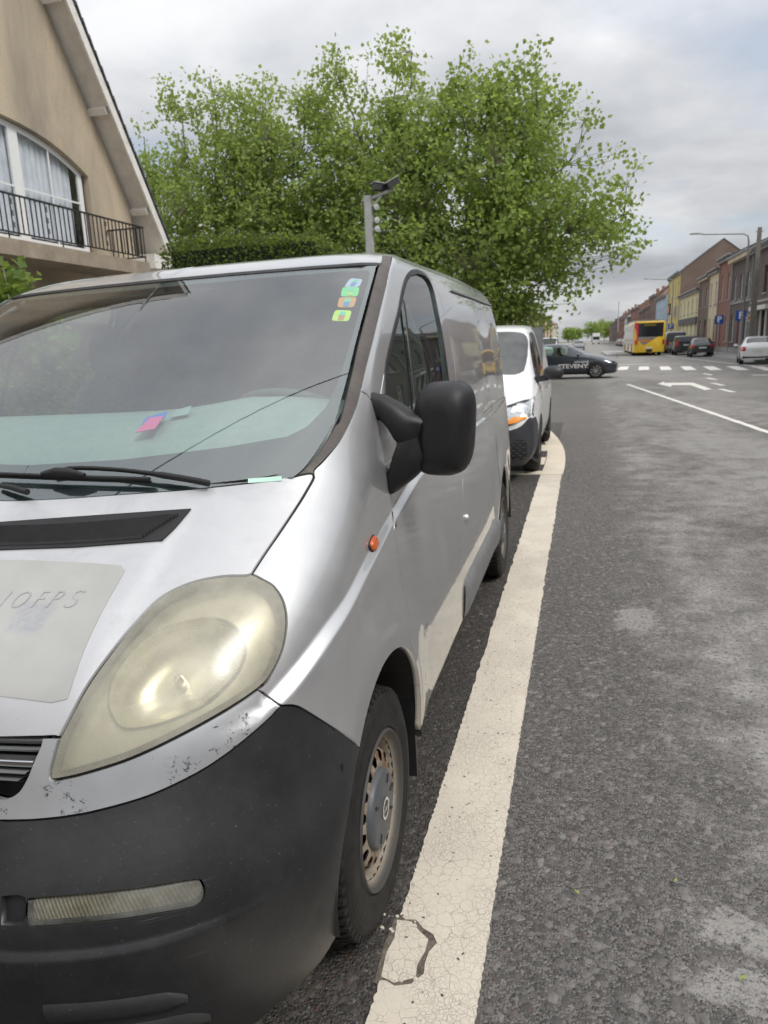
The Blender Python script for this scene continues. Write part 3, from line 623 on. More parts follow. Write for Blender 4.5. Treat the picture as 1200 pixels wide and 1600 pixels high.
# row: y0,z0 | front corner xc,yc,zc | radii rf,rs | side: xs, zs
ROWS=[
 (.060,.170, .915,.21,.180, .45,.33, .895,.20),
 (.015,.330, .942,.145,.335, .45,.38, .928,.33),
 (-.002,.480, .950,.120,.480, .46,.40, .940,.46),
 (.006,.605, .958,.125,.605, .46,.42, .948,.60),
 (.078,.740, .955,.185,.750, .46,.42, .950,.73),
 (.128,.850, .950,.240,.870, .44,.40, .946,.86),
 (.220,.965, .945,.330,.985, .42,.38, .940,.99),
 (.390,1.070, .938,.490,1.105, .38,.36, .930,1.12),
 (.600,1.185, .925,.760,1.275, .30,.32, .918,1.27),
 (.850,1.370, .895,.985,1.450, .15,.20, .905,1.44),
 (1.170,1.600, .860,1.285,1.650, .11,.15, .882,1.62),
 (1.480,1.805, .818,1.580,1.815, .11,.14, .848,1.79),
 (1.640,1.880, .790,1.730,1.880, .14,.16, .815,1.878),
 (1.850,1.925, .715,1.900,1.925, .22,.2, .740,1.945),
 (2.300,1.948, .500,2.150,1.945, .25,.2, .500,1.962),
 (2.700,1.955, .120,2.700,1.955, .05,.1, .100,1.968)]
SIDEY=[1.35,1.75,2.15,2.6,3.1,3.6,4.1,4.5]
NF,NC=5,6
def smooth(a,b,x):
    t=np.clip((x-a)/(b-a),0,1);return t*t*(3-2*t)
def build_grid():
    G=[]
    for (y0,z0,xc,yc,zc,rf,rs,xs,zs) in ROWS:
        pts=[]
        x1=xc-rf
        def fr(x): k=(x/xc); return (x,y0+(yc-y0)*k*k*.9+(yc-y0)*.1*k**4, z0+(zc-z0)*k*k)
        for i in range(NF): pts.append(fr(x1*i/NF))
        P0=np.array(fr(x1)); C=np.array((xc,yc,zc)); 
        ye=yc+rs; P2=np.array((xc+(xs-xc)*.25,ye,zc+(zs-zc)*.25))
        # control point along the tangent
        k=.62
        B1=P0+(C-P0)*k; B2=P2+(C-P2)*k
        for i in range(NC+1):
            t=i/NC; pts.append((1-t)**3*P0+3*t*(1-t)**2*B1+3*t*t*(1-t)*B2+t**3*P2)
        for j,sy in enumerate(SIDEY):
            y=max(sy,0)
            # distribute from ye to end
            yy=ye+(SIDEY[-1]-ye)*((j+1)/len(SIDEY))**1.35
            w=smooth(ye,ye+1.3,yy)
            pts.append((xc+(xs-xc)*(.25+.75*w)-.02*smooth(3.4,4.6,yy),yy,zc+(zs-zc)*(.25+.75*w)))
        # rear corner
        pts.append((xs-.045,4.66,zs)); pts.append((xs-.13,4.75,zs)); pts.append((xs*.6,4.765,zs)); pts.append((0,4.77,zs))
        G.append(np.array(pts,float))
    return np.array(G)   # rows, cols, 3
class Surf:
    def __init__(s):
        s.G=build_grid(); s.nv,s.nu=s.G.shape[:2]
        s.ly=np.linspace(-1,6,1401)
        zz=np.interp(s.ly,[.1,.375,.433,.561,.771,1.057,1.472,2.,5],[.80,.88,.908,.963,1.02,1.078,1.145,1.155,1.165])
        k=np.exp(-np.linspace(-2.5,2.5,41)**2/2);k/=k.sum()
        s.lz=np.convolve(np.pad(zz,20,mode='edge'),k,'valid')
        s.Mu=np.array([nspline(r) for r in s.G])
    def raw(s,u,v):
        u=np.atleast_1d(np.asarray(u,float));v=np.atleast_1d(np.asarray(v,float))
        sg=np.sign(u);sg[sg==0]=1;uu=np.abs(u)
        R=np.array([seval(s.G[i],s.Mu[i],uu) for i in range(s.nv)]) # nv,n,3
        n=len(uu)
        M=nspline(R.reshape(s.nv,-1)).reshape(R.shape)
        v=np.clip(v,0,s.nv-1-1e-9);i=v.astype(int);b=(v-i)[:,None];a=1-b;k=np.arange(n)
        P=a*R[i,k]+b*R[i+1,k]+((a**3-a)*M[i,k]+(b**3-b)*M[i+1,k])/6
        P=s.feature(P)
        P[:,0]*=sg
        return P
    def feature(s,P):
        x,y,z=P[:,0],P[:,1],P[:,2]
        side=smooth(.70,.88,x)
        # shoulder line
        zl=np.interp(y,s.ly,s.lz)
        d=.020*smooth(.014,-.014,z-zl)*smooth(1.45,1.3,z)
        fade=smooth(.2,.45,y)*smooth(5,4,y)
        P=P.copy()
        P[:,0]+=side*fade*(d-.020)
        # arch flares
        for ya in (.833,3.931):
            r=np.hypot(y-ya,z-.34)
            P[:,0]+=side*.010*smooth(.62,.45,r)*smooth(.15,.3,z)
        # step in the bumper under the lamps
        P[:,1]-=.011*smooth(.552,.530,z)*smooth(.36,.50,z)*smooth(.93,.80,x)
        # raised hood centre
        P[:,2]+=.009*smooth(.575,.525,x)*smooth(.14,.22,y)*smooth(.70,.55,y)*smooth(.5,.8,z)
        return P
    def ev(s,u,v): return s.raw(u,v)

O = {'A': [(0.21, 8.298), (0.516, 8.301), (0.946, 8.304), (1.367, 8.305), (1.694, 8.305), (2.037, 8.303), (2.385, 8.299), (2.728, 8.292), (3.068, 8.282), (3.41, 8.27), (3.745, 8.256), (4.063, 8.242), (4.383, 8.227), (4.725, 8.211), (5.107, 8.193), (5.541, 8.172), (6.304, 8.136), (6.911, 8.107), (6.97, 8.105), (7.056, 8.103), (7.157, 8.1), (7.263, 8.096), (7.361, 8.092), (7.439, 8.088), (7.546, 8.076), (7.647, 8.057), (7.755, 8.008)],
'B': [(7.755, 8.008), (7.755, 7.972), (7.735, 7.94), (7.707, 7.897), (7.678, 7.85), (7.647, 7.802), (7.616, 7.758), (7.588, 7.721), (7.557, 7.681), (7.524, 7.639), (7.49, 7.597), (7.459, 7.555), (7.428, 7.514), (7.399, 7.477), (7.366, 7.431), (7.331, 7.385), (7.296, 7.34), (7.266, 7.296), (7.239, 7.255), (7.214, 7.212), (7.19, 7.165), (7.17, 7.123), (7.155, 7.089), (7.144, 7.042)],
'C': [(7.144, 7.042), (7.006, 7.04), (6.903, 7.049), (6.773, 7.062), (6.631, 7.076), (6.493, 7.087), (6.373, 7.092), (6.27, 7.094), (6.165, 7.094), (6.06, 7.092), (5.958, 7.087), (5.863, 7.079), (5.777, 7.067), (5.698, 7.053), (5.626, 7.035), (5.558, 7.014), (5.498, 6.99), (5.446, 6.962), (5.401, 6.93), (5.37, 6.897), (5.344, 6.859), (5.324, 6.818), (5.307, 6.775), (5.293, 6.73), (5.281, 6.683), (5.27, 6.637), (5.26, 6.592), (5.252, 6.545), (5.244, 6.496), (5.239, 6.445), (5.232, 6.394), (5.227, 6.341), (5.221, 6.289), (5.216, 6.237), (5.209, 6.187), (5.202, 6.136), (5.195, 6.085), (5.187, 6.034), (5.179, 5.982), (5.17, 5.931), (5.161, 5.879), (5.152, 5.826), (5.144, 5.771), (5.135, 5.712), (5.125, 5.653), (5.115, 5.594), (5.102, 5.539), (5.089, 5.487), (5.075, 5.442), (5.063, 5.402), (5.042, 5.339), (5.021, 5.275), (5.006, 5.23)],
'D1': [(5.006, 5.23), (4.94, 5.239), (4.854, 5.247), (4.762, 5.246), (4.687, 5.243)],
'D2': [(4.687, 5.243), (4.601, 5.242), (4.474, 5.241), (4.343, 5.238), (4.205, 5.234), (4.043, 5.229), (3.893, 5.225), (3.791, 5.222)],
'E1': [(7.144, 7.042), (7.237, 7.018), (7.37, 6.982), (7.502, 6.944), (7.605, 6.915), (7.713, 6.883), (7.821, 6.848), (7.923, 6.809), (8.013, 6.766), (8.108, 6.718), (8.201, 6.664), (8.286, 6.608), (8.359, 6.551), (8.418, 6.497), (8.472, 6.439), (8.522, 6.378), (8.565, 6.316), (8.599, 6.254), (8.625, 6.194), (8.641, 6.144), (8.654, 6.091), (8.663, 6.037), (8.669, 5.983), (8.67, 5.93), (8.667, 5.878), (8.66, 5.829), (8.649, 5.783), (8.628, 5.733), (8.601, 5.683), (8.567, 5.636), (8.53, 5.592), (8.491, 5.551), (8.452, 5.515), (8.415, 5.485), (8.359, 5.454), (8.29, 5.429), (8.224, 5.409), (8.179, 5.395)],
'E2': [(8.179, 5.395), (8.134, 5.385), (8.071, 5.371), (8, 5.356), (7.934, 5.342), (7.881, 5.331), (7.821, 5.32), (7.758, 5.307), (7.693, 5.294), (7.628, 5.28), (7.565, 5.266), (7.504, 5.253), (7.455, 5.242), (7.402, 5.231), (7.35, 5.218), (7.296, 5.206), (7.242, 5.192), (7.187, 5.179), (7.133, 5.165), (7.08, 5.151), (7.028, 5.137), (6.977, 5.124), (6.927, 5.111), (6.876, 5.097), (6.823, 5.082), (6.77, 5.067), (6.717, 5.051), (6.664, 5.036), (6.612, 5.02), (6.561, 5.005), (6.511, 4.99), (6.463, 4.975), (6.418, 4.962), (6.369, 4.947), (6.321, 4.932), (6.273, 4.918), (6.226, 4.903), (6.178, 4.889), (6.131, 4.875), (6.084, 4.861), (6.037, 4.848), (5.99, 4.835), (5.945, 4.824), (5.897, 4.812), (5.848, 4.8), (5.797, 4.787), (5.745, 4.775), (5.693, 4.762), (5.643, 4.75), (5.593, 4.738), (5.546, 4.727), (5.502, 4.716), (5.46, 4.706), (5.412, 4.695), (5.359, 4.685), (5.305, 4.676), (5.25, 4.668), (5.199, 4.661), (5.153, 4.655), (5.117, 4.651), (5.05, 4.672), (5.023, 4.724), (5.007, 4.787), (5.004, 4.831), (5.002, 4.885), (5.002, 4.943), (5.002, 5.001), (5.002, 5.052), (5.002, 5.095), (5.003, 5.146), (5.005, 5.196), (5.006, 5.23)],
'G': [(4.687, 5.243), (4.693, 5.2), (4.694, 5.143), (4.687, 5.109), (4.677, 5.067), (4.665, 5.022), (4.652, 4.975), (4.642, 4.928), (4.632, 4.87), (4.624, 4.81), (4.615, 4.749), (4.602, 4.692), (4.585, 4.639), (4.565, 4.587), (4.54, 4.537), (4.511, 4.495), (4.461, 4.455), (4.4, 4.421), (4.334, 4.393), (4.262, 4.372), (4.185, 4.357), (4.13, 4.346)],
'S': [(4.237, 4.055), (4.336, 4.06), (4.472, 4.066), (4.623, 4.073), (4.768, 4.079), (4.893, 4.084), (5, 4.09), (5.099, 4.096), (5.192, 4.102), (5.281, 4.108), (5.367, 4.115), (5.451, 4.123), (5.534, 4.131), (5.615, 4.139), (5.695, 4.149), (5.774, 4.161), (5.843, 4.172), (5.919, 4.184), (6.001, 4.196), (6.087, 4.21), (6.177, 4.223), (6.267, 4.238), (6.356, 4.253), (6.442, 4.268), (6.522, 4.284), (6.605, 4.302), (6.688, 4.322), (6.771, 4.342), (6.854, 4.363), (6.934, 4.384), (7.012, 4.404), (7.085, 4.424), (7.168, 4.447), (7.25, 4.473), (7.332, 4.499), (7.413, 4.528), (7.494, 4.558), (7.576, 4.589), (7.664, 4.625), (7.758, 4.665), (7.853, 4.707), (7.947, 4.748), (8.036, 4.786), (8.114, 4.819), (8.218, 4.863), (8.322, 4.909), (8.414, 4.951), (8.513, 5.007), (8.597, 5.048)],
'SE': [(8.179, 5.395), (8.251, 5.349), (8.354, 5.282), (8.436, 5.22), (8.48, 5.175), (8.519, 5.128), (8.558, 5.084), (8.597, 5.048)],
'BT': [(8.597, 5.048), (8.655, 5.032), (8.749, 5.005), (8.857, 4.968), (8.96, 4.92), (9.051, 4.864), (9.147, 4.795), (9.248, 4.717), (9.352, 4.635), (9.455, 4.554), (9.566, 4.467), (9.687, 4.373), (9.806, 4.281), (9.912, 4.203), (9.992, 4.148), (10.921, 3.537)],
'BR': [(10.973, 3.496), (10.913, 3.404), (10.857, 3.307), (10.803, 3.203), (10.753, 3.094), (10.704, 2.977), (10.656, 2.852), (10.606, 2.719), (10.555, 2.579), (10.502, 2.434), (10.446, 2.285), (10.389, 2.134), (10.332, 1.985), (10.277, 1.837), (10.225, 1.692), (10.178, 1.549), (10.136, 1.407), (10.099, 1.267), (10.068, 1.129), (10.043, 0.991), (10.025, 0.855), (10.013, 0.719)],
'BB': [(9.76, 0.62), (9.698, 0.603), (9.617, 0.572), (9.527, 0.54), (9.437, 0.518), (9.357, 0.508), (9.269, 0.496), (9.175, 0.482), (9.078, 0.465), (8.982, 0.445), (8.888, 0.423), (8.798, 0.4), (8.717, 0.378), (8.627, 0.354), (8.533, 0.326), (8.437, 0.297), (8.344, 0.265), (8.257, 0.234), (8.179, 0.204), (8.114, 0.178), (8.065, 0.157)],
'fog': [(5.04, 3.236), (5.082, 3.238), (5.135, 3.241), (5.196, 3.243), (5.262, 3.245), (5.33, 3.247), (5.398, 3.249), (5.462, 3.25), (5.521, 3.251), (5.57, 3.252), (5.621, 3.253), (5.674, 3.253), (5.728, 3.253), (5.783, 3.253), (5.839, 3.253), (5.895, 3.252), (5.952, 3.251), (6.007, 3.25), (6.062, 3.249), (6.115, 3.248), (6.175, 3.246), (6.236, 3.244), (6.297, 3.242), (6.36, 3.239), (6.423, 3.237), (6.486, 3.234), (6.55, 3.23), (6.613, 3.227), (6.675, 3.223), (6.738, 3.219), (6.805, 3.215), (6.874, 3.21), (6.943, 3.205), (7.011, 3.2), (7.076, 3.194), (7.136, 3.188), (7.189, 3.182), (7.233, 3.176), (7.306, 3.162), (7.37, 3.138), (7.425, 3.054), (7.438, 3.004), (7.437, 2.953), (7.422, 2.904), (7.389, 2.864), (7.33, 2.84), (7.257, 2.834), (7.21, 2.838), (7.154, 2.844), (7.09, 2.852), (7.022, 2.86), (6.952, 2.868), (6.88, 2.876), (6.811, 2.883), (6.747, 2.888), (6.683, 2.893), (6.619, 2.898), (6.555, 2.901), (6.491, 2.905), (6.428, 2.908), (6.365, 2.91), (6.303, 2.913), (6.242, 2.915), (6.189, 2.917), (6.136, 2.919), (6.082, 2.921), (6.028, 2.922), (5.974, 2.923), (5.92, 2.924), (5.867, 2.925), (5.813, 2.926), (5.76, 2.926), (5.708, 2.927), (5.653, 2.927), (5.595, 2.927), (5.534, 2.926), (5.472, 2.925), (5.411, 2.924), (5.35, 2.923), (5.293, 2.922), (5.239, 2.922), (5.192, 2.922), (5.153, 2.923), (5.108, 2.943), (5.075, 2.981), (5.053, 3.035), (5.043, 3.096), (5.04, 3.146), (5.04, 3.2), (5.04, 3.236)],
'arch': [(10.973, 3.496), (11.049, 3.6), (11.129, 3.696), (11.212, 3.785), (11.298, 3.866), (11.386, 3.939), (11.475, 4.003), (11.564, 4.058), (11.652, 4.103), (11.74, 4.137), (11.826, 4.162), (11.91, 4.175), (11.992, 4.177), (12.072, 4.168), (12.151, 4.148), (12.227, 4.117), (12.302, 4.075), (12.375, 4.024), (12.447, 3.962), (12.518, 3.892), (12.587, 3.813), (12.655, 3.724), (12.722, 3.628), (12.787, 3.522), (12.85, 3.409), (12.911, 3.287), (12.968, 3.157), (13.021, 3.018), (13.07, 2.872), (13.113, 2.72), (13.151, 2.561), (13.183, 2.397), (13.21, 2.229), (13.232, 2.057), (13.249, 1.881), (13.261, 1.703), (13.269, 1.522), (13.272, 1.339), (13.271, 1.157), (13.265, 0.975)],
'trimR': [(7.755, 8.008), (7.669, 8.054), (7.606, 8.105), (7.659, 8.133), (7.758, 8.16), (7.851, 8.189), (7.928, 8.22), (8.021, 8.256), (8.123, 8.297), (8.227, 8.339), (8.319, 8.382), (8.393, 8.422), (8.464, 8.465), (8.529, 8.51), (8.595, 8.556), (8.664, 8.602), (8.739, 8.65), (8.813, 8.7), (8.889, 8.75), (8.961, 8.798), (9.026, 8.843), (9.095, 8.911), (9.146, 8.98), (9.18, 9.029)],
'trimR2': [(9.18, 9.029), (9.206, 9.084), (9.242, 9.163), (9.281, 9.252), (9.321, 9.336), (9.362, 9.407), (9.409, 9.481), (9.46, 9.56), (9.507, 9.639), (9.55, 9.72), (9.583, 9.803), (9.613, 9.889), (9.641, 9.977), (9.669, 10.069), (9.701, 10.163), (9.74, 10.262), (9.782, 10.37), (9.825, 10.484), (9.866, 10.602), (9.898, 10.722), (9.93, 10.921), (9.934, 11.19), (9.913, 11.473)],
'trimL': [(6.911, 8.107), (7.003, 8.124), (7.138, 8.151), (7.254, 8.184), (7.328, 8.219), (7.406, 8.263), (7.489, 8.312), (7.572, 8.362), (7.646, 8.41), (7.719, 8.469), (7.786, 8.535), (7.852, 8.596), (7.919, 8.64), (8.114, 8.661), (8.119, 8.709), (8.12, 8.774), (8.117, 8.85), (8.112, 8.933), (8.104, 9.02), (8.094, 9.104), (8.086, 9.183), (8.077, 9.252), (8.065, 9.321), (8.045, 9.391), (8.022, 9.461), (7.998, 9.533), (7.978, 9.605), (7.966, 9.678), (7.964, 9.754), (7.969, 9.831), (7.979, 9.911), (7.992, 9.992), (8.005, 10.074), (8.015, 10.157), (8.024, 10.252), (8.032, 10.356), (8.039, 10.466), (8.046, 10.577), (8.053, 10.687), (8.065, 10.853), (8.076, 11.06), (8.087, 11.257)],
'seam1': [(9.18, 9.029), (9.462, 9.003), (9.837, 8.965), (10.091, 8.93), (10.362, 8.89), (10.565, 8.847), (10.71, 8.796), (10.824, 8.734), (10.907, 8.675), (10.958, 8.634)],
'seam2': [(10.958, 8.634), (11.048, 8.558), (11.133, 8.458), (11.167, 8.371), (11.2, 8.271), (11.242, 8.171), (11.289, 8.084), (11.351, 7.991), (11.431, 7.894), (11.525, 7.797), (11.635, 7.699), (11.756, 7.598), (11.875, 7.493), (11.982, 7.388), (12.084, 7.268), (12.179, 7.138), (12.262, 7.005), (12.271, 6.903), (12.236, 6.818), (12.207, 6.728), (12.237, 6.604), (12.285, 6.486), (12.334, 6.35), (12.382, 6.203), (12.427, 6.053), (12.469, 5.906), (12.505, 5.773), (12.544, 5.626), (12.582, 5.471), (12.619, 5.312), (12.649, 5.157), (12.675, 5.011), (12.693, 4.882), (12.72, 4.699), (12.749, 4.502), (12.779, 4.325), (12.8, 4.203), (12.733, 3.821), (12.801, 3.709), (12.867, 3.589), (12.932, 3.461), (12.994, 3.325), (13.053, 3.18), (13.108, 3.028), (13.156, 2.868), (13.199, 2.701), (13.236, 2.529), (13.267, 2.352), (13.292, 2.171), (13.312, 1.986), (13.326, 1.797), (13.336, 1.605), (13.341, 1.411), (13.341, 1.216), (13.336, 1.022)],
'dtop': [(10.958, 8.634), (11.032, 8.678), (11.129, 8.741), (11.226, 8.812), (11.303, 8.881), (11.36, 8.949), (11.408, 9.02), (11.448, 9.092), (11.485, 9.163), (11.518, 9.225), (11.549, 9.289), (11.579, 9.354), (11.607, 9.421), (11.634, 9.487), (11.659, 9.554), (11.686, 9.626), (11.712, 9.702), (11.738, 9.781), (11.762, 9.861), (11.784, 9.941), (11.804, 10.02), (11.825, 10.104), (11.845, 10.191), (11.866, 10.28), (11.886, 10.368), (11.904, 10.453), (11.922, 10.564), (11.939, 10.688), (11.958, 10.819), (11.983, 10.945), (12.045, 11.127), (12.155, 11.354), (12.319, 11.609), (12.54, 11.894), (12.853, 12.133), (13.128, 12.291)],
'drear': [(13.87, 11.299), (14.208, 10.881), (14.502, 10.41), (14.775, 9.886), (14.988, 9.34), (15.071, 8.771), (15.074, 8.183), (15.12, 7.553), (15.186, 6.701), (15.162, 5.844), (15.149, 5.153), (15.199, 4.694), (15.286, 4.388), (15.336, 4.078), (15.392, 3.453), (15.479, 2.712), (15.492, 1.926), (15.46, 1.039)],
'dbot': [(15.46, 1.039), (15.311, 1.039), (15.16, 1.039), (15.007, 1.039), (14.852, 1.039), (14.696, 1.039), (14.537, 1.039), (14.375, 1.038), (14.211, 1.038), (14.044, 1.036), (13.873, 1.034), (13.699, 1.032), (13.52, 1.03), (13.337, 1.027)],
'win': [(11.594, 8.879), (11.601, 8.926), (11.604, 8.991), (11.601, 9.067), (11.595, 9.149), (11.591, 9.229), (11.594, 9.303), (11.607, 9.372), (11.628, 9.442), (11.655, 9.512), (11.685, 9.583), (11.714, 9.655), (11.74, 9.728), (11.767, 9.805), (11.799, 9.887), (11.831, 9.972), (11.864, 10.057), (11.895, 10.141), (11.92, 10.222), (11.937, 10.304), (11.949, 10.393), (11.959, 10.486), (11.97, 10.579), (11.986, 10.669), (12.02, 10.795), (12.065, 10.944), (12.119, 11.09), (12.32, 11.413), (12.721, 11.75), (12.959, 11.809), (13.188, 11.774), (13.382, 11.646), (13.533, 11.466), (13.627, 11.299), (13.711, 11.134), (13.78, 10.989), (13.828, 10.877), (13.876, 10.76), (13.923, 10.644), (13.97, 10.534), (14.016, 10.432), (14.064, 10.336), (14.112, 10.241), (14.161, 10.147), (14.207, 10.053), (14.251, 9.959), (14.292, 9.863), (14.335, 9.76), (14.379, 9.651), (14.421, 9.54), (14.46, 9.431), (14.495, 9.327), (14.53, 9.209), (14.563, 9.081), (14.589, 8.955), (14.607, 8.846), (14.62, 8.769), (14.75, 8.243), (14.676, 8.03), (14.468, 7.994), (14.257, 7.957), (14.042, 7.921), (13.823, 7.884), (13.6, 7.848), (13.371, 7.812), (13.136, 7.777), (12.992, 7.686), (12.863, 7.556), (12.738, 7.424), (12.614, 7.29), (12.37, 7.388)],
'div1': [(11.982, 10.352), (12.094, 10.238), (12.218, 10.095), (12.285, 10), (12.366, 9.882), (12.452, 9.747), (12.537, 9.603), (12.613, 9.457), (12.678, 9.317), (12.728, 9.19), (12.762, 9.085), (12.793, 8.947), (12.814, 8.807), (12.825, 8.663), (12.834, 8.512), (12.848, 8.325), (12.879, 8.13), (12.928, 7.957), (12.976, 7.835)],
'div2': [(12.15, 10.593), (12.234, 10.458), (12.346, 10.279), (12.45, 10.11), (12.515, 10.004), (12.591, 9.878), (12.672, 9.739), (12.75, 9.593), (12.822, 9.446), (12.883, 9.306), (12.929, 9.178), (12.961, 9.071), (12.992, 8.928), (13.012, 8.783), (13.022, 8.636), (13.027, 8.481), (13.038, 8.289), (13.066, 8.089), (13.114, 7.912), (13.162, 7.787)],
'decal': [(1.194, 7.47), (1.33, 7.468), (1.523, 7.464), (1.739, 7.459), (1.944, 7.452), (2.092, 7.446), (2.263, 7.438), (2.449, 7.43), (2.641, 7.42), (2.833, 7.41), (3.017, 7.4), (3.187, 7.389), (3.334, 7.38), (3.545, 7.364), (3.768, 7.346), (3.966, 7.33), (4.103, 7.319), (4.103, 7.319), (4.179, 7.285), (4.271, 7.259), (4.304, 7.204), (4.34, 7.129), (4.38, 7.042), (4.421, 6.947), (4.464, 6.852), (4.506, 6.764), (4.548, 6.681), (4.589, 6.597), (4.63, 6.513), (4.669, 6.427), (4.708, 6.341), (4.745, 6.255), (4.787, 6.157), (4.83, 6.05), (4.867, 5.941), (4.895, 5.839), (4.911, 5.753), (4.916, 5.691), (4.842, 5.678), (4.737, 5.664), (4.638, 5.651), (4.638, 5.651), (4.531, 5.66), (4.374, 5.67), (4.212, 5.68), (4.039, 5.69), (3.837, 5.701), (3.65, 5.713), (3.521, 5.72)],
'vent': [(0.387, 7.989), (1.786, 8.025), (3.165, 8.014), (4.467, 7.977), (4.467, 7.977), (4.476, 7.947), (4.489, 7.904), (4.507, 7.851), (4.522, 7.799), (4.533, 7.752), (4.536, 7.705), (4.532, 7.657), (4.526, 7.614), (4.52, 7.585), (4.52, 7.585), (2.722, 7.599), (0.981, 7.605)],
'side1': [(16.882, 11.75), (17.1, 10.431), (17.354, 8.771), (17.559, 6.078), (17.608, 3.765)],
'rarch': [(17.495, 0.986), (17.495, 1.202), (17.498, 1.418), (17.504, 1.63), (17.512, 1.837), (17.522, 2.035), (17.535, 2.225), (17.551, 2.407), (17.568, 2.582), (17.588, 2.753), (17.61, 2.919), (17.633, 3.081), (17.659, 3.239), (17.686, 3.389), (17.715, 3.532), (17.747, 3.664), (17.78, 3.786), (17.815, 3.895), (17.851, 3.992), (17.888, 4.075), (17.927, 4.145), (17.965, 4.201), (18.004, 4.243), (18.044, 4.271), (18.083, 4.285), (18.121, 4.285), (18.16, 4.271), (18.198, 4.243), (18.236, 4.201), (18.273, 4.145), (18.31, 4.075), (18.346, 3.992), (18.381, 3.895), (18.415, 3.786), (18.448, 3.664), (18.48, 3.532), (18.511, 3.389), (18.54, 3.239), (18.567, 3.081), (18.592, 2.919), (18.616, 2.753), (18.637, 2.582), (18.655, 2.407), (18.671, 2.225), (18.685, 2.035), (18.696, 1.837), (18.704, 1.63), (18.709, 1.418), (18.711, 1.202), (18.71, 0.986)],
'intake': [(5.121, 1.683), (5.194, 1.709), (5.292, 1.744), (5.396, 1.775), (5.488, 1.79), (5.549, 1.789), (5.619, 1.784), (5.695, 1.776), (5.775, 1.765), (5.859, 1.75), (5.944, 1.734), (6.029, 1.715), (6.112, 1.696), (6.191, 1.677), (6.264, 1.659), (6.348, 1.638), (6.438, 1.617), (6.53, 1.593), (6.62, 1.568), (6.707, 1.542), (6.785, 1.514), (6.853, 1.487), (6.942, 1.443), (7.028, 1.387), (7.1, 1.319), (7.173, 1.188), (7.222, 1.049), (7.229, 0.935), (7.224, 0.84)],
'recess': [(4.574, 3.246), (4.703, 3.258), (4.867, 3.269), (4.979, 3.25), (5.024, 3.175), (5.03, 3.067), (4.998, 2.981), (4.825, 2.942), (4.63, 2.936)],
'bowl': [(5.529, 5.664), (5.515, 5.707), (5.491, 5.766), (5.464, 5.835), (5.44, 5.905), (5.426, 5.968), (5.425, 6.022), (5.427, 6.078), (5.434, 6.135), (5.444, 6.191), (5.459, 6.244), (5.478, 6.294), (5.498, 6.338), (5.522, 6.382), (5.551, 6.426), (5.583, 6.468), (5.621, 6.507), (5.665, 6.542), (5.714, 6.572), (5.772, 6.597), (5.84, 6.617), (5.914, 6.633), (5.993, 6.646), (6.077, 6.655), (6.161, 6.661), (6.242, 6.664), (6.33, 6.665), (6.425, 6.662), (6.526, 6.654), (6.634, 6.642), (6.743, 6.624), (6.851, 6.599), (6.978, 6.561), (7.111, 6.511), (7.24, 6.453), (7.357, 6.391), (7.455, 6.329), (7.552, 6.25), (7.625, 6.166), (7.673, 6.084), (7.696, 6.007), (7.696, 5.949), (7.682, 5.892), (7.654, 5.838), (7.615, 5.789), (7.57, 5.746), (7.524, 5.711), (7.471, 5.675), (7.412, 5.639), (7.35, 5.604), (7.285, 5.57), (7.219, 5.54), (7.153, 5.513), (7.085, 5.49), (7.014, 5.469), (6.942, 5.451), (6.869, 5.435), (6.795, 5.42), (6.724, 5.407), (6.654, 5.394), (6.586, 5.382), (6.517, 5.371), (6.447, 5.361), (6.378, 5.353), (6.31, 5.346), (6.245, 5.341), (6.183, 5.339), (6.107, 5.338), (6.028, 5.339), (5.949, 5.344), (5.874, 5.358), (5.806, 5.384), (5.743, 5.43), (5.679, 5.494), (5.619, 5.562), (5.567, 5.623)],
'blade': [(-0.435, 8.546), (-0.23, 8.542), (0.05, 8.536), (0.378, 8.526), (0.728, 8.513), (1.074, 8.498), (1.393, 8.482), (1.708, 8.464), (2.045, 8.442), (2.379, 8.418), (2.689, 8.395), (2.954, 8.373), (3.147, 8.356)],
'arm': [(4.451, 8.214), (4.257, 8.246), (3.983, 8.291), (3.668, 8.339), (3.363, 8.382), (3.05, 8.424), (2.726, 8.465), (2.41, 8.503), (2.118, 8.534), (1.763, 8.567), (1.41, 8.593), (1.127, 8.605), (0.783, 8.571)],
'arm2': [(0.625, 8.321), (0.159, 8.389), (-0.295, 8.442)],
'st1': [(4.968, 10.89), (6.482, 10.831), (6.27, 10.647), (4.835, 10.68)],
'st2': [(4.798, 10.683), (6.35, 10.646), (6.433, 10.45), (4.818, 10.487)],
'st3': [(4.788, 10.478), (6.38, 10.438), (6.343, 10.258), (4.818, 10.297)],
'st4': [(4.787, 10.259), (6.218, 10.207), (6.211, 10.038), (4.774, 10.091)],
'card': [(5.191, 8.229), (5.512, 8.211), (6.026, 8.179), (6.413, 8.148), (6.516, 8.088), (6.164, 8.11), (5.665, 8.147), (5.324, 8.171)]}
VS = Surf()
def snorm(u, v, e=2e-3):
    a = VS.ev(np.array(u) + e, v) - VS.ev(np.array(u) - e, v); b = VS.ev(u, np.minimum(np.array(v) + e, 15)) - VS.ev(u, np.maximum(np.array(v) - e, 0))
    n = np.cross(a, b); L = np.linalg.norm(n, axis=1)[:, None]; n = n / np.maximum(L, 1e-12)
    P = VS.ev(u, v); c = P - np.array([0, 2.4, .9]); s = np.sign((n * c).sum(1)); s[s == 0] = 1
    return n * s[:, None]
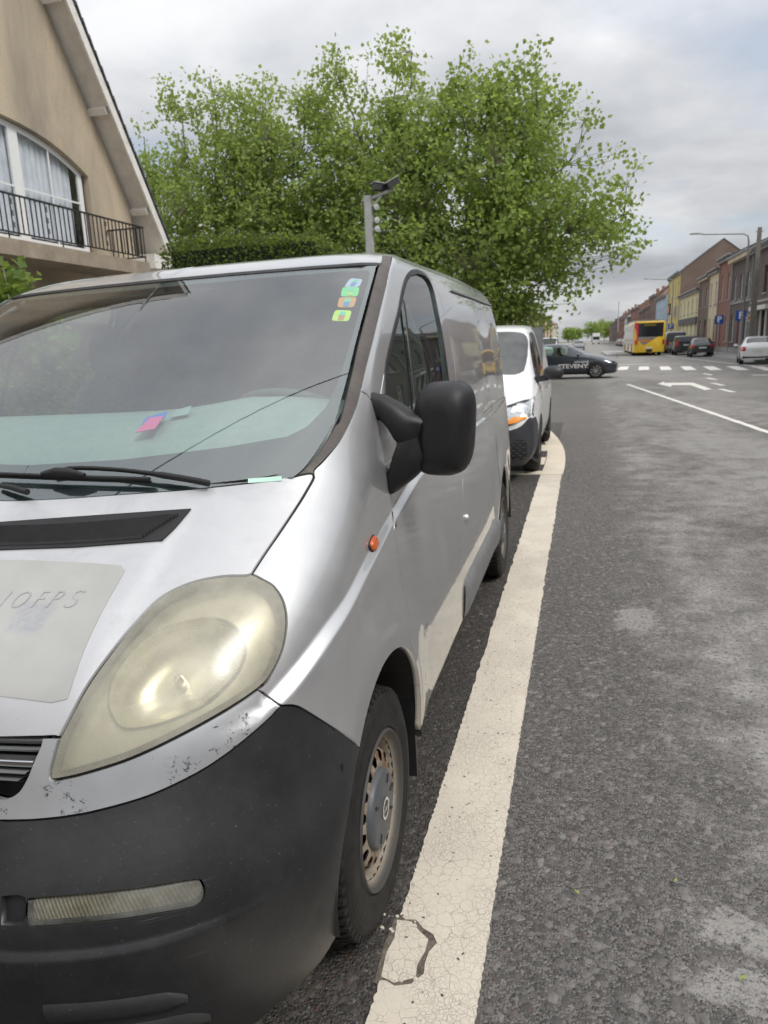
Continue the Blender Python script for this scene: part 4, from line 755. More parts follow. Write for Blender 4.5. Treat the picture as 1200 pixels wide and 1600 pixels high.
def ridge_lines():
    """uv lines that follow the shoulder crease, so that the mesh runs along it"""
    if not hasattr(VS, 'rl'):
        us = np.arange(8.0, 16.6, .07); vg = np.linspace(4.2, 8.6, 441); L = {k: [] for k in (-.03, -.017, -.0125, -.008, -.004, 0., .004, .008, .0125, .017, .03)}
        for u in us:
            P = VS.ev(np.full(len(vg), u), vg); d = P[:, 2] - np.interp(P[:, 1], VS.ly, VS.lz)
            for k in L: L[k].append((float(u), float(np.interp(k, d, vg))))
        VS.rl = [L[k] for k in sorted(L)]
    return VS.rl
def panel(name, mat, parent, outline, holes=(), gap=.002, flange=.012, offset=0., side=1, both=False, grid=(.2, .2), noflange=False, bulge=None, ridge=False):
    """a body panel: outline in (u,v) of the master surface. side=-1 mirrors it; both joins left and right halves"""
    vs, F = tri2d(outline, holes, grid, ridge=ridge_lines() if ridge else ())
    uv = np.array(vs); P = VS.ev(uv[:, 0], uv[:, 1]); N = snorm(uv[:, 0], uv[:, 1])
    cnt = {}
    for f in F:
        for i in range(3):
            e = (f[i], f[(i + 1) % 3]); k = tuple(sorted(e)); cnt.setdefault(k, []).append(e)
    # orient
    G = []
    for f in F:
        a, b, c = (P[i] for i in f)
        G.append(f if np.dot(np.cross(b - a, c - a), N[f[0]] + N[f[1]] + N[f[2]]) > 0 else (f[0], f[2], f[1]))
    bd = {}
    for f in G:
        for i in range(3):
            e = (f[i], f[(i + 1) % 3]); k = tuple(sorted(e))
            if len(cnt[k]) == 1: bd[e] = 1
    bedges = [e for e in bd if not (both and abs(uv[e[0], 0]) < 1e-4 and abs(uv[e[1], 0]) < 1e-4)]
    inw = {}
    for a, b in bedges:
        n = (N[a] + N[b]); t = P[b] - P[a]; d = np.cross(n, t); L = np.linalg.norm(d)
        if L < 1e-12: continue
        for i in (a, b): inw.setdefault(i, []).append(d / L)
    P2 = P.copy()
    if bulge is not None: P2 = P2 + N * np.array([bulge(u, v) for u, v in vs])[:, None]
    for i, ds in inw.items():
        d = sum(ds); L = np.linalg.norm(d)
        if L > 1e-9: P2[i] += d / L * gap
        if both and abs(uv[i, 0]) < 1e-4: P2[i, 0] = 0
    P2 = P2 + N * offset
    V = [tuple(p) for p in P2]; NN = [tuple(n) for n in N]; Fo = list(G)
    if not noflange and flange > 0:
        fl = {}
        for a, b in bedges:
            q = []
            for i in (a, b):
                d = sum(inw.get(i, [np.zeros(3)])); L = np.linalg.norm(d); d = d / L if L > 1e-9 else N[i]
                if (i, 0) not in fl:
                    base = P2[i]; fl[(i, 0)] = len(V)
                    # rounded lip: shared edge, then down
                    V.append(tuple(base)); n = N[i] * .6 - d * .8; NN.append(tuple(n / np.linalg.norm(n)))
                    V.append(tuple(base - N[i] * flange - d * min(.0012, gap * .5))); NN.append(tuple(-d))
                q.append(fl[(i, 0)])
            Fo += [(q[1], q[0], q[0] + 1, q[1] + 1)]
    if both:
        b = len(V); V += [(-x, y, z) for x, y, z in V]; NN += [(-x, y, z) for x, y, z in NN]
        Fo += [tuple(i + b for i in reversed(f)) for f in Fo]
    elif side < 0:
        V = [(-x, y, z) for x, y, z in V]; NN = [(-x, y, z) for x, y, z in NN]; Fo = [tuple(reversed(f)) for f in Fo]
    me = mesh_from(name, V, Fo, mat, True)
    me.normals_split_custom_set_from_vertices([Vector(n) for n in NN])
    return put(bpy.data.objects.new(name, me), parent)
def ribbon(name, mat, parent, line, w, off, side=1, inner=0.0):
    """flat strip of width w laid on the surface along a uv line"""
    line = [p for i, p in enumerate(line) if i == 0 or abs(p[0] - line[i - 1][0]) + abs(p[1] - line[i - 1][1]) > .01]
    uv = np.array(line, float); P = VS.ev(uv[:, 0], uv[:, 1]); N = snorm(uv[:, 0], uv[:, 1])
    T = np.gradient(P, axis=0); D = np.cross(N, T); D /= np.maximum(np.linalg.norm(D, axis=1)[:, None], 1e-9)
    V = []; m = len(P)
    for k, o in ((-.5, off * .2), (-.42, off), (.42, off), (.5, off * .2)):
        V += [tuple(p) for p in (P + D * (w * k + inner) + N * o)]
    F = [(j * m + i, j * m + i + 1, (j + 1) * m + i + 1, (j + 1) * m + i) for j in range(3) for i in range(m - 1)]
    if side < 0: V = [(-x, y, z) for x, y, z in V]
    o = obj(name, V, F, mat, parent); fix_normals(o); return smooth_by_angle(o, 50)
def spt(u, v, off=0.):
    p = VS.ev(u, v)[0] + snorm([u], [v])[0] * off; return Vector(p)

# ---- paints and plastics of the van
def silver_paint():
    t = NT('silver_paint'); c = t.coord()
    n = t.noise(c, 3, 6, .6); fl = t.noise(c, 900, 2, .5)
    col = t.mix(t.fr(n, .3, .7), (.44, .45, .465), (.50, .51, .52))
    col = t.mix(t.fr(fl, .35, .65, 0, .35), col, (.60, .61, .63))
    # grime low on the flanks, dried run marks
    sp = t.n('ShaderNodeSeparateXYZ', {0: c})
    d = t.math('MULTIPLY', t.fr(sp.outputs[2], .68, .42), t.fr(t.noise(c, 4.5, 8, .65), .30, .52))
    col = t.mix(t.math('MULTIPLY', d, .85), col, (.36, .325, .265))
    scm = t.n('ShaderNodeMapping', {0: c, 'Scale': (1, 2.2, 16)}).outputs[0]
    sc_ = t.math('MULTIPLY', t.fr(t.noise(scm, 9, 7, .75), .56, .64), t.fr(sp.outputs[2], .60, .45))
    col = t.mix(t.math('MULTIPLY', sc_, .8), col, (.10, .075, .05))
    rust = t.math('MULTIPLY', t.fr(t.noise(c, 22, 6, .7), .63, .68), t.fr(sp.outputs[2], .52, .40)); col = t.mix(rust, col, (.13, .06, .03))
    chips = t.fr(t.noise(c, 130, 3, .7), .735, .76)
    col = t.mix(t.math('MULTIPLY', chips, .5), col, (.08, .08, .08))
    rg = t.fr(t.noise(c, 7, 7, .65), .3, .75, .36, .52)
    met = t.fr(d, 0, 1, .72, .1)
    dust = t.fr(t.noise(c, 2.1, 8, .6), .35, .7, .02, .16)
    return t.fin(t.pbr(col=t.mix(dust, col, (.55, .54, .51)), rough=rg, metal=met, coat=1.0, coatr=t.fr(t.noise(c, 11, 5), .3, .8, .015, .06), nrm=t.bump(t.noise(c, 1.7, 3, .5), .04, .01)))
def hood_paint():
    t = NT('hood_paint'); c = t.coord()
    n = t.noise(c, 5, 7, .65)
    col = t.mix(t.fr(n, .3, .7), (.47, .475, .49), (.54, .545, .56))
    spk = t.fr(t.noise(c, 300, 3, .6), .63, .70, 0, .45)
    col = t.mix(spk, col, (.30, .30, .31))
    w = t.fr(t.noise(c, 3.3, 8, .7, .6), .5, .68)            # dull, hazed clear coat in cloudy blotches
    col = t.mix(t.math('MULTIPLY', w, .55), col, (.37, .375, .39))
    return t.fin(t.pbr(col=col, rough=t.fr(w, 0, 1, .42, .58), metal=.35, coat=.35, coatr=.25, nrm=t.bump(t.noise(c, 260, 3, .6), .06, .003)))
def strip_paint():
    t = NT('chipped_silver_paint'); c = t.coord(); sp = t.n('ShaderNodeSeparateXYZ', {0: c})
    col = t.mix(t.fr(t.noise(c, 9, 6), .3, .7), (.36, .37, .385), (.44, .45, .465))
    ch = t.math('MULTIPLY', t.fr(t.noise(c, 70, 5, .75, 1.2), .555, .575), t.fr(t.noise(c, 12, 4, .6), .555, .60))
    col = t.mix(ch, col, (.035, .035, .037))
    return t.fin(t.pbr(col=col, rough=t.fr(ch, 0, 1, .42, .8), metal=t.fr(ch, 0, 1, .6, 0), coat=t.fr(ch, 0, 1, .4, 0), coatr=.15, nrm=t.bump(ch, -.5, .001)))
def bumper_plastic():
    t = NT('black_bumper_plastic'); c = t.coord()
    f = t.fr(t.noise(c, 3.3, 8, .7), .3, .75)
    col = t.mix(f, (.010, .0105, .012), (.034, .0345, .036))
    scr = t.n('ShaderNodeMapping', {0: c, 'Scale': (3, 3, 160)}).outputs[0]
    s1 = t.math('MULTIPLY', t.fr(t.noise(scr, 1.2, 5, .65), .63, .69), t.fr(t.noise(c, 5, 3), .54, .64))
    col = t.mix(t.math('MULTIPLY', s1, .28), col, (.22, .22, .22))
    sp = t.n('ShaderNodeSeparateXYZ', {0: c})
    mud = t.math('MULTIPLY', t.fr(t.noise(c, 7, 8, .7), .4, .75), t.math('MULTIPLY', t.fr(sp.outputs[0], .80, .95), t.fr(sp.outputs[2], .52, .28)))
    col = t.mix(t.math('MULTIPLY', mud, .7), col, (.15, .135, .10))
    spk = t.fr(t.noise(c, 160, 4, .7), .64, .70, 0, .4)
    col = t.mix(spk, col, (.16, .155, .145))
    return t.fin(t.pbr(col=col, rough=t.fr(f, 0, 1, .36, .48), spec=.5, nrm=t.bump(t.noise(c, 620, 3, .6), .12, .002)))
M_SIL = silver_paint(); M_HOOD = hood_paint(); M_STRIP = strip_paint(); M_BUMP = bumper_plastic()
M_BLK = pm('black_trim_plastic', (.012, .012, .013), .48, var=.25, scale=9, bump=.08, bscale=400, spec=.4)
M_TRIM = pm('greyed_trim_rubber', (.085, .075, .070), .62, var=.18, scale=14, bump=.1, bscale=200, dirt=.4)
M_FRIT = pm('dark_band_ceramic', (.030, .032, .040), .25, var=.1)
M_WELL = pm('well_dirt_and_shade', (.018, .017, .016), .85, var=.4, scale=8, bump=.4, bscale=30)  # well dirt; doubles as painted shade in panel gaps, behind rims, in wheel openings
M_INT = pm('cab_dark_trim', (.07, .073, .078), .7, var=.2, scale=20)
M_DASH = pm('dashboard_grey', (.27, .29, .285), .7, var=.08, scale=30, bump=.1, bscale=300)
M_WS = glass('windscreen_glass', (.74, .90, .85), 2.45, dust=.05)
M_WIN = glass('side_window_glass', (.55, .66, .62), 1.75)
M_CHROME = pm('chrome', (.75, .75, .76), .14, 1., var=.03)
M_GREYPL = pm('grey_plastic', (.16, .165, .17), .55, var=.15, scale=12, dirt=.3)

van = empty('van'); LEAN = R(1.2)
van.matrix_world = Matrix.Translation((-1.422 + .93, .817, 0)) @ Matrix.Rotation(-LEAN, 4, 'Y') @ Matrix.Translation((-.93, 0, 0))
tag(van, 'silver grey delivery van with black bumper and yellowed headlight, parked nearest on the kerb line', 'van')

hood_front = O['D1'] + O['D2'][1:] + [(0., 5.28)]
hood_out = [(0., 8.30)] + O['A'] + O['B'][1:] + O['C'][1:] + hood_front[1:]
hood = panel('hood', M_HOOD, van, hood_out, both=True, gap=.0042, flange=.018)
for sd in (1, -1):
    f_out = O['trimR'][::-1] + O['B'][1:] + O['E1'][1:] + O['SE'][1:] + O['BT'][1:] + O['arch'] + O['seam2'][::-1][0:] + O['seam1'][::-1][1:-1]
    panel('fender', M_SIL, van, f_out, gap=.003, flange=.02, side=sd, grid=(.16, .10) if sd > 0 else (.25, .25), ridge=sd > 0)
# windscreen, its dark band, gasket and pillar trims
ws_out = [(0., 8.30)] + [p for p in O['A'] if p[0] < 6.9] + O['trimL'] + [(8.32, 11.33), (6, 11.33), (4, 11.33), (2, 11.33), (0., 11.33)]
def fit_screen():
    u = np.tile(np.linspace(0, 7.6, 30), 30); w_ = np.repeat(np.linspace(8.2, 11.4, 30), 30); P = VS.ev(u, w_); k = P[:, 0] < .80; P = P[k]
    def bas(x, z): z = z - 1.5; return np.stack([np.ones_like(x), x ** 2, x ** 4, z, z ** 2, z ** 3, z * x ** 2, z ** 2 * x ** 2, z * x ** 4], -1)
    c = np.linalg.lstsq(bas(P[:, 0], P[:, 2]), P[:, 1], rcond=None)[0]
    return lambda x, z: bas(np.asarray(x), np.asarray(z)) @ c
SCREEN = fit_screen()
def screen_smooth(o, off):
    me = o.data; n = len(me.vertices); co = np.empty(n * 3); me.vertices.foreach_get('co', co); co = co.reshape(-1, 3); x, z = co[:, 0], co[:, 2]
    co[:, 1] = SCREEN(x, z) + off; e = 1e-3; gx = (SCREEN(x + e, z) - SCREEN(x - e, z)) / (2 * e); gz_ = (SCREEN(x, z + e) - SCREEN(x, z - e)) / (2 * e)
    N = np.stack([gx, -np.ones(n), gz_], -1); N /= np.linalg.norm(N, axis=1)[:, None]; me.vertices.foreach_set('co', co.reshape(-1)); me.update()
    me.normals_split_custom_set_from_vertices([Vector(q) for q in N]); return o
ws = panel('windscreen', M_WS, van, ws_out, both=True, gap=0, noflange=True, offset=-.001, grid=(.3, .3)); screen_smooth(ws, .002)
def frit_inner():
    a = [(0., 8.72), (2, 8.72), (4, 8.70), (5.2, 8.68), (6.2, 8.74), (6.9, 8.92), (7.15, 9.2), (7.2, 9.6), (7.25, 10.2), (7.35, 10.7), (7.3, 11.0), (7.0, 11.14), (6.0, 11.16), (4, 11.16), (2, 11.16), (0., 11.16)]
    return a
fo = [(0., 8.30)] + [p for p in O['A'] if p[0] < 6.9] + O['trimL'] + [(8.32, 11.33), (6, 11.33), (4, 11.33), (2, 11.33), (0., 11.33)]
frit = panel('dark_band', M_FRIT, ws, fo + frit_inner()[::-1], both=True, gap=0, noflange=True, offset=-.004, grid=(.3, .15)); screen_smooth(frit, .006)
panel('roof_gasket', M_BLK, van, [(0, 11.335), (2, 11.335), (4, 11.335), (6, 11.335), (7.5, 11.335), (8.32, 11.335), (8.36, 11.49), (7.5, 11.49), (6, 11.49), (4, 11.49), (2, 11.49), (0, 11.49)], both=True, gap=0, offset=.003, flange=.008)
trim_out = O['A'][-1:] + O['trimR'][1:] + O['trimR2'][1:] + [(9.78, 11.9), (9.8, 12.35), (8.55, 12.35), (8.42, 11.9)] + O['trimL'][::-1] + [p for p in O['A'] if p[0] > 6.95]
for sd in (1, -1):
    panel('pillar_trim', M_TRIM, van, trim_out, gap=.001, flange=.01, offset=.002, side=sd)
# flanks, roof
dtop = [p for p in O['dtop'] if p[1] < 11.9] + [(12.75, 12.03), (13.1, 12.04), (13.4, 11.93), (13.65, 11.65), (13.86, 11.3)]; DREAR = O['drear'][1:]
door_out = O['seam2'] + O['dbot'][::-1][1:] + DREAR[::-1][1:] + dtop[::-1]
flank = O['trimR2'] + [(9.8, 12.35)] + [(u, 12.35) for u in np.arange(10.5, 22.6, 1.)] + [(23, 12.35), (23, 8), (23, 4), (23, 1.0), (21.5, 1.0), (20, 1.0)] + O['rarch'][::-1] + [(17, 1.03), (16.3, 1.03)] + DREAR[::-1] + dtop[::-1] + O['seam1'][::-1][1:]
roof_out = [(0, 11.495), (2, 11.495), (4, 11.495), (6, 11.495), (7.5, 11.495), (8.37, 11.495), (8.42, 11.9), (8.55, 12.352)] + [(u, 12.352) for u in np.arange(9.5, 22.6, 1.)] + [(23, 12.352), (23, 14.98), (12, 14.98), (0, 14.98)]
panel('roof', M_SIL, van, roof_out, both=True, gap=0, noflange=True, grid=(.35, .25))
panel('roof_lining', M_INT, van, [(0, 11.2), (8.0, 11.3), (9.9, 12.0), (16, 11.7), (16, 14.9), (0, 14.9)], both=True, gap=0, noflange=True, offset=-.035, grid=(.5, .5))
for sd in (1, -1):
    fl = panel('flank', M_SIL, van, flank, gap=.003, flange=.02, side=sd, grid=(.3, .14) if sd > 0 else (.5, .3), ridge=sd > 0)
    panel('pillar_lining', M_INT, van, O['trimR2'] + [(9.8, 12.35), (12, 12.3), (15, 12.3), (15.6, 11), (15.6, 8.6)] + DREAR[::-1][8:] + dtop[::-1] + O['seam1'][::-1][1:], gap=0, noflange=True, offset=-.03, side=sd, grid=(.4, .4))
    dr = panel('door', M_SIL, van, door_out, holes=[O['win']], gap=.003, flange=.02, side=sd, grid=(.2, .12) if sd > 0 else (.3, .3), ridge=sd > 0)
    panel('door_lining', M_INT, dr, [p for p in door_out], holes=[O['win']], gap=.03, noflange=True, offset=-.035, side=sd, grid=(.3, .3))
    wg = panel('window', M_WIN, dr, O['win'], gap=.001, noflange=True, offset=-.006, side=sd, grid=(.4, .4))
    ribbon('window_seal', M_BLK, dr, O['win'] + O['win'][:1], .020, .003, side=sd, inner=.0)
    mid = [((a[0] + b[0]) / 2, (a[1] + b[1]) / 2) for a, b in zip(O['div1'], O['div2'])]
    ribbon('window_bar', M_BLK, dr, mid, .024, .004, side=sd)
    # panel joint and gutter on the cargo flank, black strip at the tail edge
    ribbon('panel_joint', M_BLK, van, O['side1'], .004, .0008, side=sd)
    ribbon('gutter', M_GREYPL, van, [(u, 11.35 + .1 * (u - 15) / 5) for u in np.linspace(15.0, 20.1, 12)], .012, .010, side=sd)
    ribbon('rail_groove', M_GREYPL, van, [(u, 7.33) for u in np.linspace(15.6, 19.9, 10)], .012, .004, side=sd)
    ribbon('tail_seal', M_BLK, van, [(20.05 + .1 * math.sin(v), v) for v in np.linspace(7.4, 11.3, 10)], .05, .003, side=sd)
    # sill moulding
    sm = MB()
    us = np.linspace(15.25, 17.42, 16); prof = [(1.05, .0), (1.15, .014), (1.5, .022), (2.0, .022), (2.3, .016), (2.42, .0)]
    rows = []
    for q, u in enumerate(us):
        taper = min(1, (q + .5) / 1.6)
        rows.append([spt(u + .06 * (1 - v / 2.4) * 0, 1.05 + (v - 1.05) * (1 if q else .94), o_ * taper) for v, o_ in prof])
    V = [p for r_ in rows for p in r_]; k = len(prof)
    Fm = [(i * k + j, i * k + j + 1, (i + 1) * k + j + 1, (i + 1) * k + j) for i in range(len(rows) - 1) for j in range(k - 1)]
    V = [Vector((p.x * sd, p.y, p.z)) for p in V]
    mo = obj('sill_moulding', V, Fm, M_GREYPL, van); fix_normals(mo); smooth_by_angle(mo, 50)

# dark backing ribbons that put the shade into the panel gaps
for sd in (1, -1):
    for ln_ in (O['seam1'] + O['seam2'][1:], DREAR, dtop, O['B'], O['BT'], O['S'], O['SE'], O['E2'], O['E1'], O['C'], O['A']):
        ribbon('shut_line_shade', M_WELL, van, ln_, .030, -.010, side=sd)
# headlights
def headlight_lens():
    t = NT('yellowed_lens'); c = t.coord()
    hz = t.fr(t.noise(c, 9, 7, .65), .3, .75, .30, .54)
    fr = t.thin(1.5)
    tr = t.n('ShaderNodeBsdfTransparent', {'Color': (.94, .925, .82, 1)}).outputs[0]
    df = t.pbr(col=t.mix(t.fr(t.noise(c, 25, 5), .3, .7), (.48, .46, .37), (.58, .56, .46)), rough=.35)
    m1 = t.n('ShaderNodeMixShader', {0: hz, 1: tr, 2: df}).outputs[0]
    sc = t.n('ShaderNodeMapping', {0: c, 'Scale': (40, 40, 500), 'Rotation': (.3, .5, 0)}).outputs[0]
    gl = t.n('ShaderNodeBsdfGlossy', {'Roughness': t.fr(t.noise(c, 16, 6), .3, .7, .14, .30), 'Normal': t.bump(t.noise(sc, 2, 3), .05, .002)}).outputs[0]
    return t.fin(t.n('ShaderNodeMixShader', {0: fr, 1: m1, 2: gl}).outputs[0])
M_LENS = headlight_lens()
M_REFL = pm('lamp_reflector', (.66, .645, .56), .34, .75, var=.08, scale=10)
M_HOUSE = pm('lamp_housing', (.46, .445, .37), .32, .5, var=.15, scale=12)
M_AMB = pm('amber_plastic', (.50, .10, .025), .25, var=.1, scale=40, coat=.6)
M_CLEAR = glass('clear_lens', (.80, .78, .66), 1.5, dust=.40)
hl_out = O['C'] + O['E2'][::-1][1:-1] + O['E1'][::-1][:-1]
bowl = O['bowl']
for sd in (1, -1):
    h = panel('headlight', M_LENS, van, hl_out, gap=.0035, flange=.02, offset=.001, side=sd, grid=(.12, .12))
    if sd > 0: tag(h, 'large teardrop headlight with yellowed hazy lens')
    hs = panel('lamp_housing', M_HOUSE, h, hl_out, holes=[bowl], gap=.004, flange=.0, noflange=True, offset=-.030, side=sd, grid=(.15, .15))
    # reflector bowl: rings shrinking and sinking
    uvb = np.array(clean(bowl, .02)); cu = uvb.mean(0); Vb = []; m = len(uvb); prof = [(1.03, -.024), (1.0, -.020), (.975, -.028), (.93, -.048), (.82, -.072), (.62, -.094), (.36, -.106), (.14, -.108)]
    N0 = snorm(uvb[:, 0], uvb[:, 1]); NC_ = snorm([cu[0]], [cu[1]])[0]
    P0 = VS.ev(uvb[:, 0], uvb[:, 1]); PC = VS.ev(cu[0], cu[1])[0]
    for s_, d_ in prof:
        Vb += [tuple(PC + (p - PC) * s_ + NC_ * (d_ + .012 * (1 - s_))) for p in P0]
    Fb = [(j * m + i, j * m + (i + 1) % m, (j + 1) * m + (i + 1) % m, (j + 1) * m + i) for j in range(len(prof) - 1) for i in range(m)]
    Fb.append(tuple((len(prof) - 1) * m + i for i in range(m)))
    if sd < 0: Vb = [(-x, y, z) for x, y, z in Vb]
    ob = obj('reflector', Vb, Fb, M_REFL, h); fix_normals(ob); smooth_by_angle(ob, 60)
    # fluted rim of the reflector, on the outer upper side
    fm_ = MB()
    for q in range(m):
        a_ = uvb[q] - cu
        if a_[0] > .25 and a_[1] > -.45:
            for hf in (0., .5):
                i1 = (q + 1) % m; r0 = Vector(P0[q]).lerp(Vector(P0[i1]), hf); c_ = Vector(PC); nn = Vector(NC_)
                pa = c_ + (r0 - c_) * .985 + nn * -.022; pb_ = c_ + (r0 - c_) * .84 + nn * -.060
                if sd < 0: pa.x *= -1; pb_.x *= -1
                fm_.tube([pa, pb_], .0028, 5, False)
    fm_.build('reflector_flutes', M_REFL, h, 60)
    bb = MB()
    pb = PC + NC_ * (-.075); ax = Vector(NC_)
    if sd < 0: pb = np.array([-pb[0], pb[1], pb[2]]); ax = Vector((-ax.x, ax.y, ax.z))
    bb.tube([Vector(pb) - ax * .03, Vector(pb) - ax * .005, Vector(pb) + ax * .025, Vector(pb) + ax * .034], [.013, .013, .010, .003], 12)
    bb.build('bulb', M_CHROME, h, 40)
# silver moulding under the headlights and round the grille
strip = O['SE'] + O['S'][::-1][1:] + [(3.0, 4.21), (1.5, 4.20), (0., 4.20), (0., 4.42), (1.5, 4.44), (3.0, 4.48)] + O['G'][::-1] + O['D1'][::-1][1:] + O['E2'][::-1][1:]
panel('bumper_moulding', M_STRIP, van, strip, both=True, gap=.003, flange=.022, offset=.001, grid=(.15, .12))
# grille
grille = empty('grille'); grille.parent = van
g_out = O['D1'][-1:] + O['D2'][1:] + [(2.5, 5.285), (0., 5.28), (0., 4.42), (1.5, 4.44), (3.0, 4.48)] + O['G'][::-1]
panel('grille_back', pm('grille_dark', (.008, .008, .009), .8), grille, g_out, both=True, gap=-.01, noflange=True, offset=-.055, grid=(.3, .3))
for i, (v0, v1, ue, mt) in enumerate([(5.26, 5.15, 4.70, M_GREYPL), (5.13, 5.04, 4.64, M_GREYPL), (5.01, 4.81, 4.58, M_CHROME), (4.78, 4.69, 4.48, M_GREYPL), (4.66, 4.58, 4.36, M_GREYPL)]):
    us = np.linspace(-ue, ue, 28); V = []
    for vv, of in ((v0, -.034), (v0 - .02, -.016), ((v0 + v1) / 2, -.008), (v1 + .02, -.014), (v1, -.034)):
        for u in us: V.append(spt(u, vv, of))
    m = len(us); Fg = [(j * m + i_, j * m + i_ + 1, (j + 1) * m + i_ + 1, (j + 1) * m + i_) for j in range(4) for i_ in range(m - 1)]
    s_ = obj('chrome_bar' if mt is M_CHROME else 'slat', V, Fg, mt, grille); fix_normals(s_); smooth_by_angle(s_, 50)
# bumper with lamp openings
t_ = NT('lamp_dull'); c_ = t_.coord(); wv_ = t_.math('SINE', t_.math('MULTIPLY', t_.math('ADD', t_.n('ShaderNodeSeparateXYZ', {0: c_}).outputs[0], t_.math('MULTIPLY', t_.n('ShaderNodeSeparateXYZ', {0: c_}).outputs[2], .5)), 900.))
lamp_dull = t_.fin(t_.pbr(col=t_.mix(t_.fr(t_.noise(c_, 22, 6, .7), .35, .65), (.17, .155, .11), (.36, .345, .29)), rough=.4, metal=.5, nrm=t_.bump(wv_, .5, .002)))
bump_out = O['S'] + O['BT'][1:] + O['BR'] + O['BB'] + [(7.2, .10), (5, .14), (3, .18), (1.5, .2), (0., .2), (0., 4.19), (1.5, 4.19), (3.0, 4.20)]
intake = O['intake'] + [(7.25, .62), (7.0, .45), (6.0, .42), (5.2, .5), (4.95, .9)]
bp = panel('bumper', M_BUMP, van, bump_out, holes=[O['fog'], O['recess']], both=True, gap=.002, flange=.02, grid=(.25, .07))
for sd in (1, -1):
    fg = panel('front_lamp', M_CLEAR, van, O['fog'], gap=.003, flange=.02, offset=.003, side=sd, grid=(.15, .12))
    if sd > 0: tag(fg, 'scratched clear lamp strip set in the black bumper')
    panel('lamp_back', lamp_dull, fg, O['fog'], gap=.003, noflange=True, offset=-.016, side=sd, grid=(.2, .2))
    panel('blank_cover', M_BLK, bp, O['recess'], gap=-.004, noflange=True, offset=-.014, side=sd)
    for va, ua, ub in ((1.45, 5.15, 7.05), (.95, 5.2, 7.3)):
        us = np.linspace(ua, ub, 14); V = []; m = len(us)
        for dv, of in ((.22, -.006), (.15, .006), (.02, .011), (-.12, .007), (-.20, -.006)):
            for q, u in enumerate(us):
                e_ = 1 - .8 * max(0, (q - 10) / 3) ** 2
                V.append(spt(u, va + dv * e_ - .1 * (q / 13) ** 2, of)); V[-1].x *= sd
        Fg = [(j * m + i_, j * m + i_ + 1, (j + 1) * m + i_ + 1, (j + 1) * m + i_) for j in range(4) for i_ in range(m - 1)]
        s_ = obj('intake_rib', V, Fg, M_BUMP, bp); fix_normals(s_); smooth_by_angle(s_, 60)
# screw hole in the bumper corner, reflected on both sides
for sd in (1, -1):
    p = spt(10.25, 3.54, .001); n = Vector(snorm([10.25], [3.54])[0]); b = MB()
    q = [p + Vector((0, math.cos(a) * .007, math.sin(a) * .009)) for a in np.linspace(0, 6.28, 14)[:-1]]
    b.add([Vector((w_.x * sd, w_.y, w_.z)) for w_ in q], [tuple(range(13))]); b.build('screw_hole', M_WELL, bp)
# hood intake grille with fins, faded decal
vent_out = O['vent'] + [(.972, 7.606)]
vent_out = [(0., 8.0)] + O['vent'] + [(0., 7.6)]
vt_ = panel('hood_vent', M_BLK, hood, vent_out, both=True, gap=0, flange=.004, offset=.004, grid=(.4, .1))
M_FIN = pm('vent_fin_plastic', (.055, .056, .06), .42, var=.15, scale=30)
def vline(t):       # between lower and upper edge of the vent
    a = [(0., 7.63), (1.0, 7.63), (2.5, 7.62), (4.30, 7.60)]; b = [(0., 7.965), (1.0, 7.965), (2.5, 7.96), (4.30 - .02, 7.955)]
    return [(p[0] * (1 - t) + q[0] * t, p[1] * (1 - t) + q[1] * t) for p, q in zip(a, b)]
for i in range(11):
    t_ = (i + .8) / 12.; ln = vline(.06 + .86 * t_); us = np.linspace(-4.05 - .33 * t_, 4.05 + .33 * t_, 30)
    vv = np.interp(np.abs(us), [p[0] for p in ln], [p[1] for p in ln]); V = []; m = len(us)
    for dv, of in ((-.009, .0045), (.002, .0105), (.008, .0045)):
        V += [spt(u, v_ + dv, of) for u, v_ in zip(us, vv)]
    Fg = [(j * m + i_, j * m + i_ + 1, (j + 1) * m + i_ + 1, (j + 1) * m + i_) for j in range(2) for i_ in range(m - 1)]
    f_ = obj('fin', V, Fg, M_FIN, vt_); fix_normals(f_)
def decal_mat():
    t = NT('faded_decal'); c = t.coord()
    col = t.mix(t.fr(t.noise(c, 6, 6, .6), .3, .7), (.33, .332, .318), (.40, .40, .385))
    sp = t.n('ShaderNodeSeparateXYZ', {0: c})
    ghost = t.math('MULTIPLY', t.math('MULTIPLY', t.fr(sp.outputs[0], .285, .30), t.fr(sp.outputs[0], .385, .37)), t.math('MULTIPLY', t.fr(sp.outputs[1], .30, .315), t.fr(sp.outputs[1], .385, .37)))
    gn = t.math('MULTIPLY', ghost, t.fr(t.noise(c, 90, 3, .6), .35, .6, .1, .55))
    col = t.mix(gn, col, (.27, .28, .34))
    wv = t.n('ShaderNodeMapping', {0: c, 'Scale': (.8, 2.2, 1)}).outputs[0]
    cr1 = t.fr(t.vor(t.n('ShaderNodeVectorMath', {0: wv, 1: t.n('ShaderNodeTexNoise', {'Vector': c, 'Scale': 14.0}).outputs[1]}, operation='ADD').outputs[0], 15, 'DISTANCE_TO_EDGE'), 0.0, .018, 1, 0)
    k = t.math('MULTIPLY', cr1, t.fr(t.noise(c, 5, 4), .42, .58))
    col = t.mix(t.math('MULTIPLY', k, .55), col, (.24, .24, .235))
    return t.fin(t.pbr(col=col, rough=.5, metal=.1, nrm=t.bump(cr1, -.25, .001)))
dc_out = O['decal']
dc = panel('faded_decal', decal_mat(), hood, [(0., 7.45)] + dc_out + [(0., 5.72)], both=True, gap=0, flange=.001, offset=.0012, grid=(.25, .15))
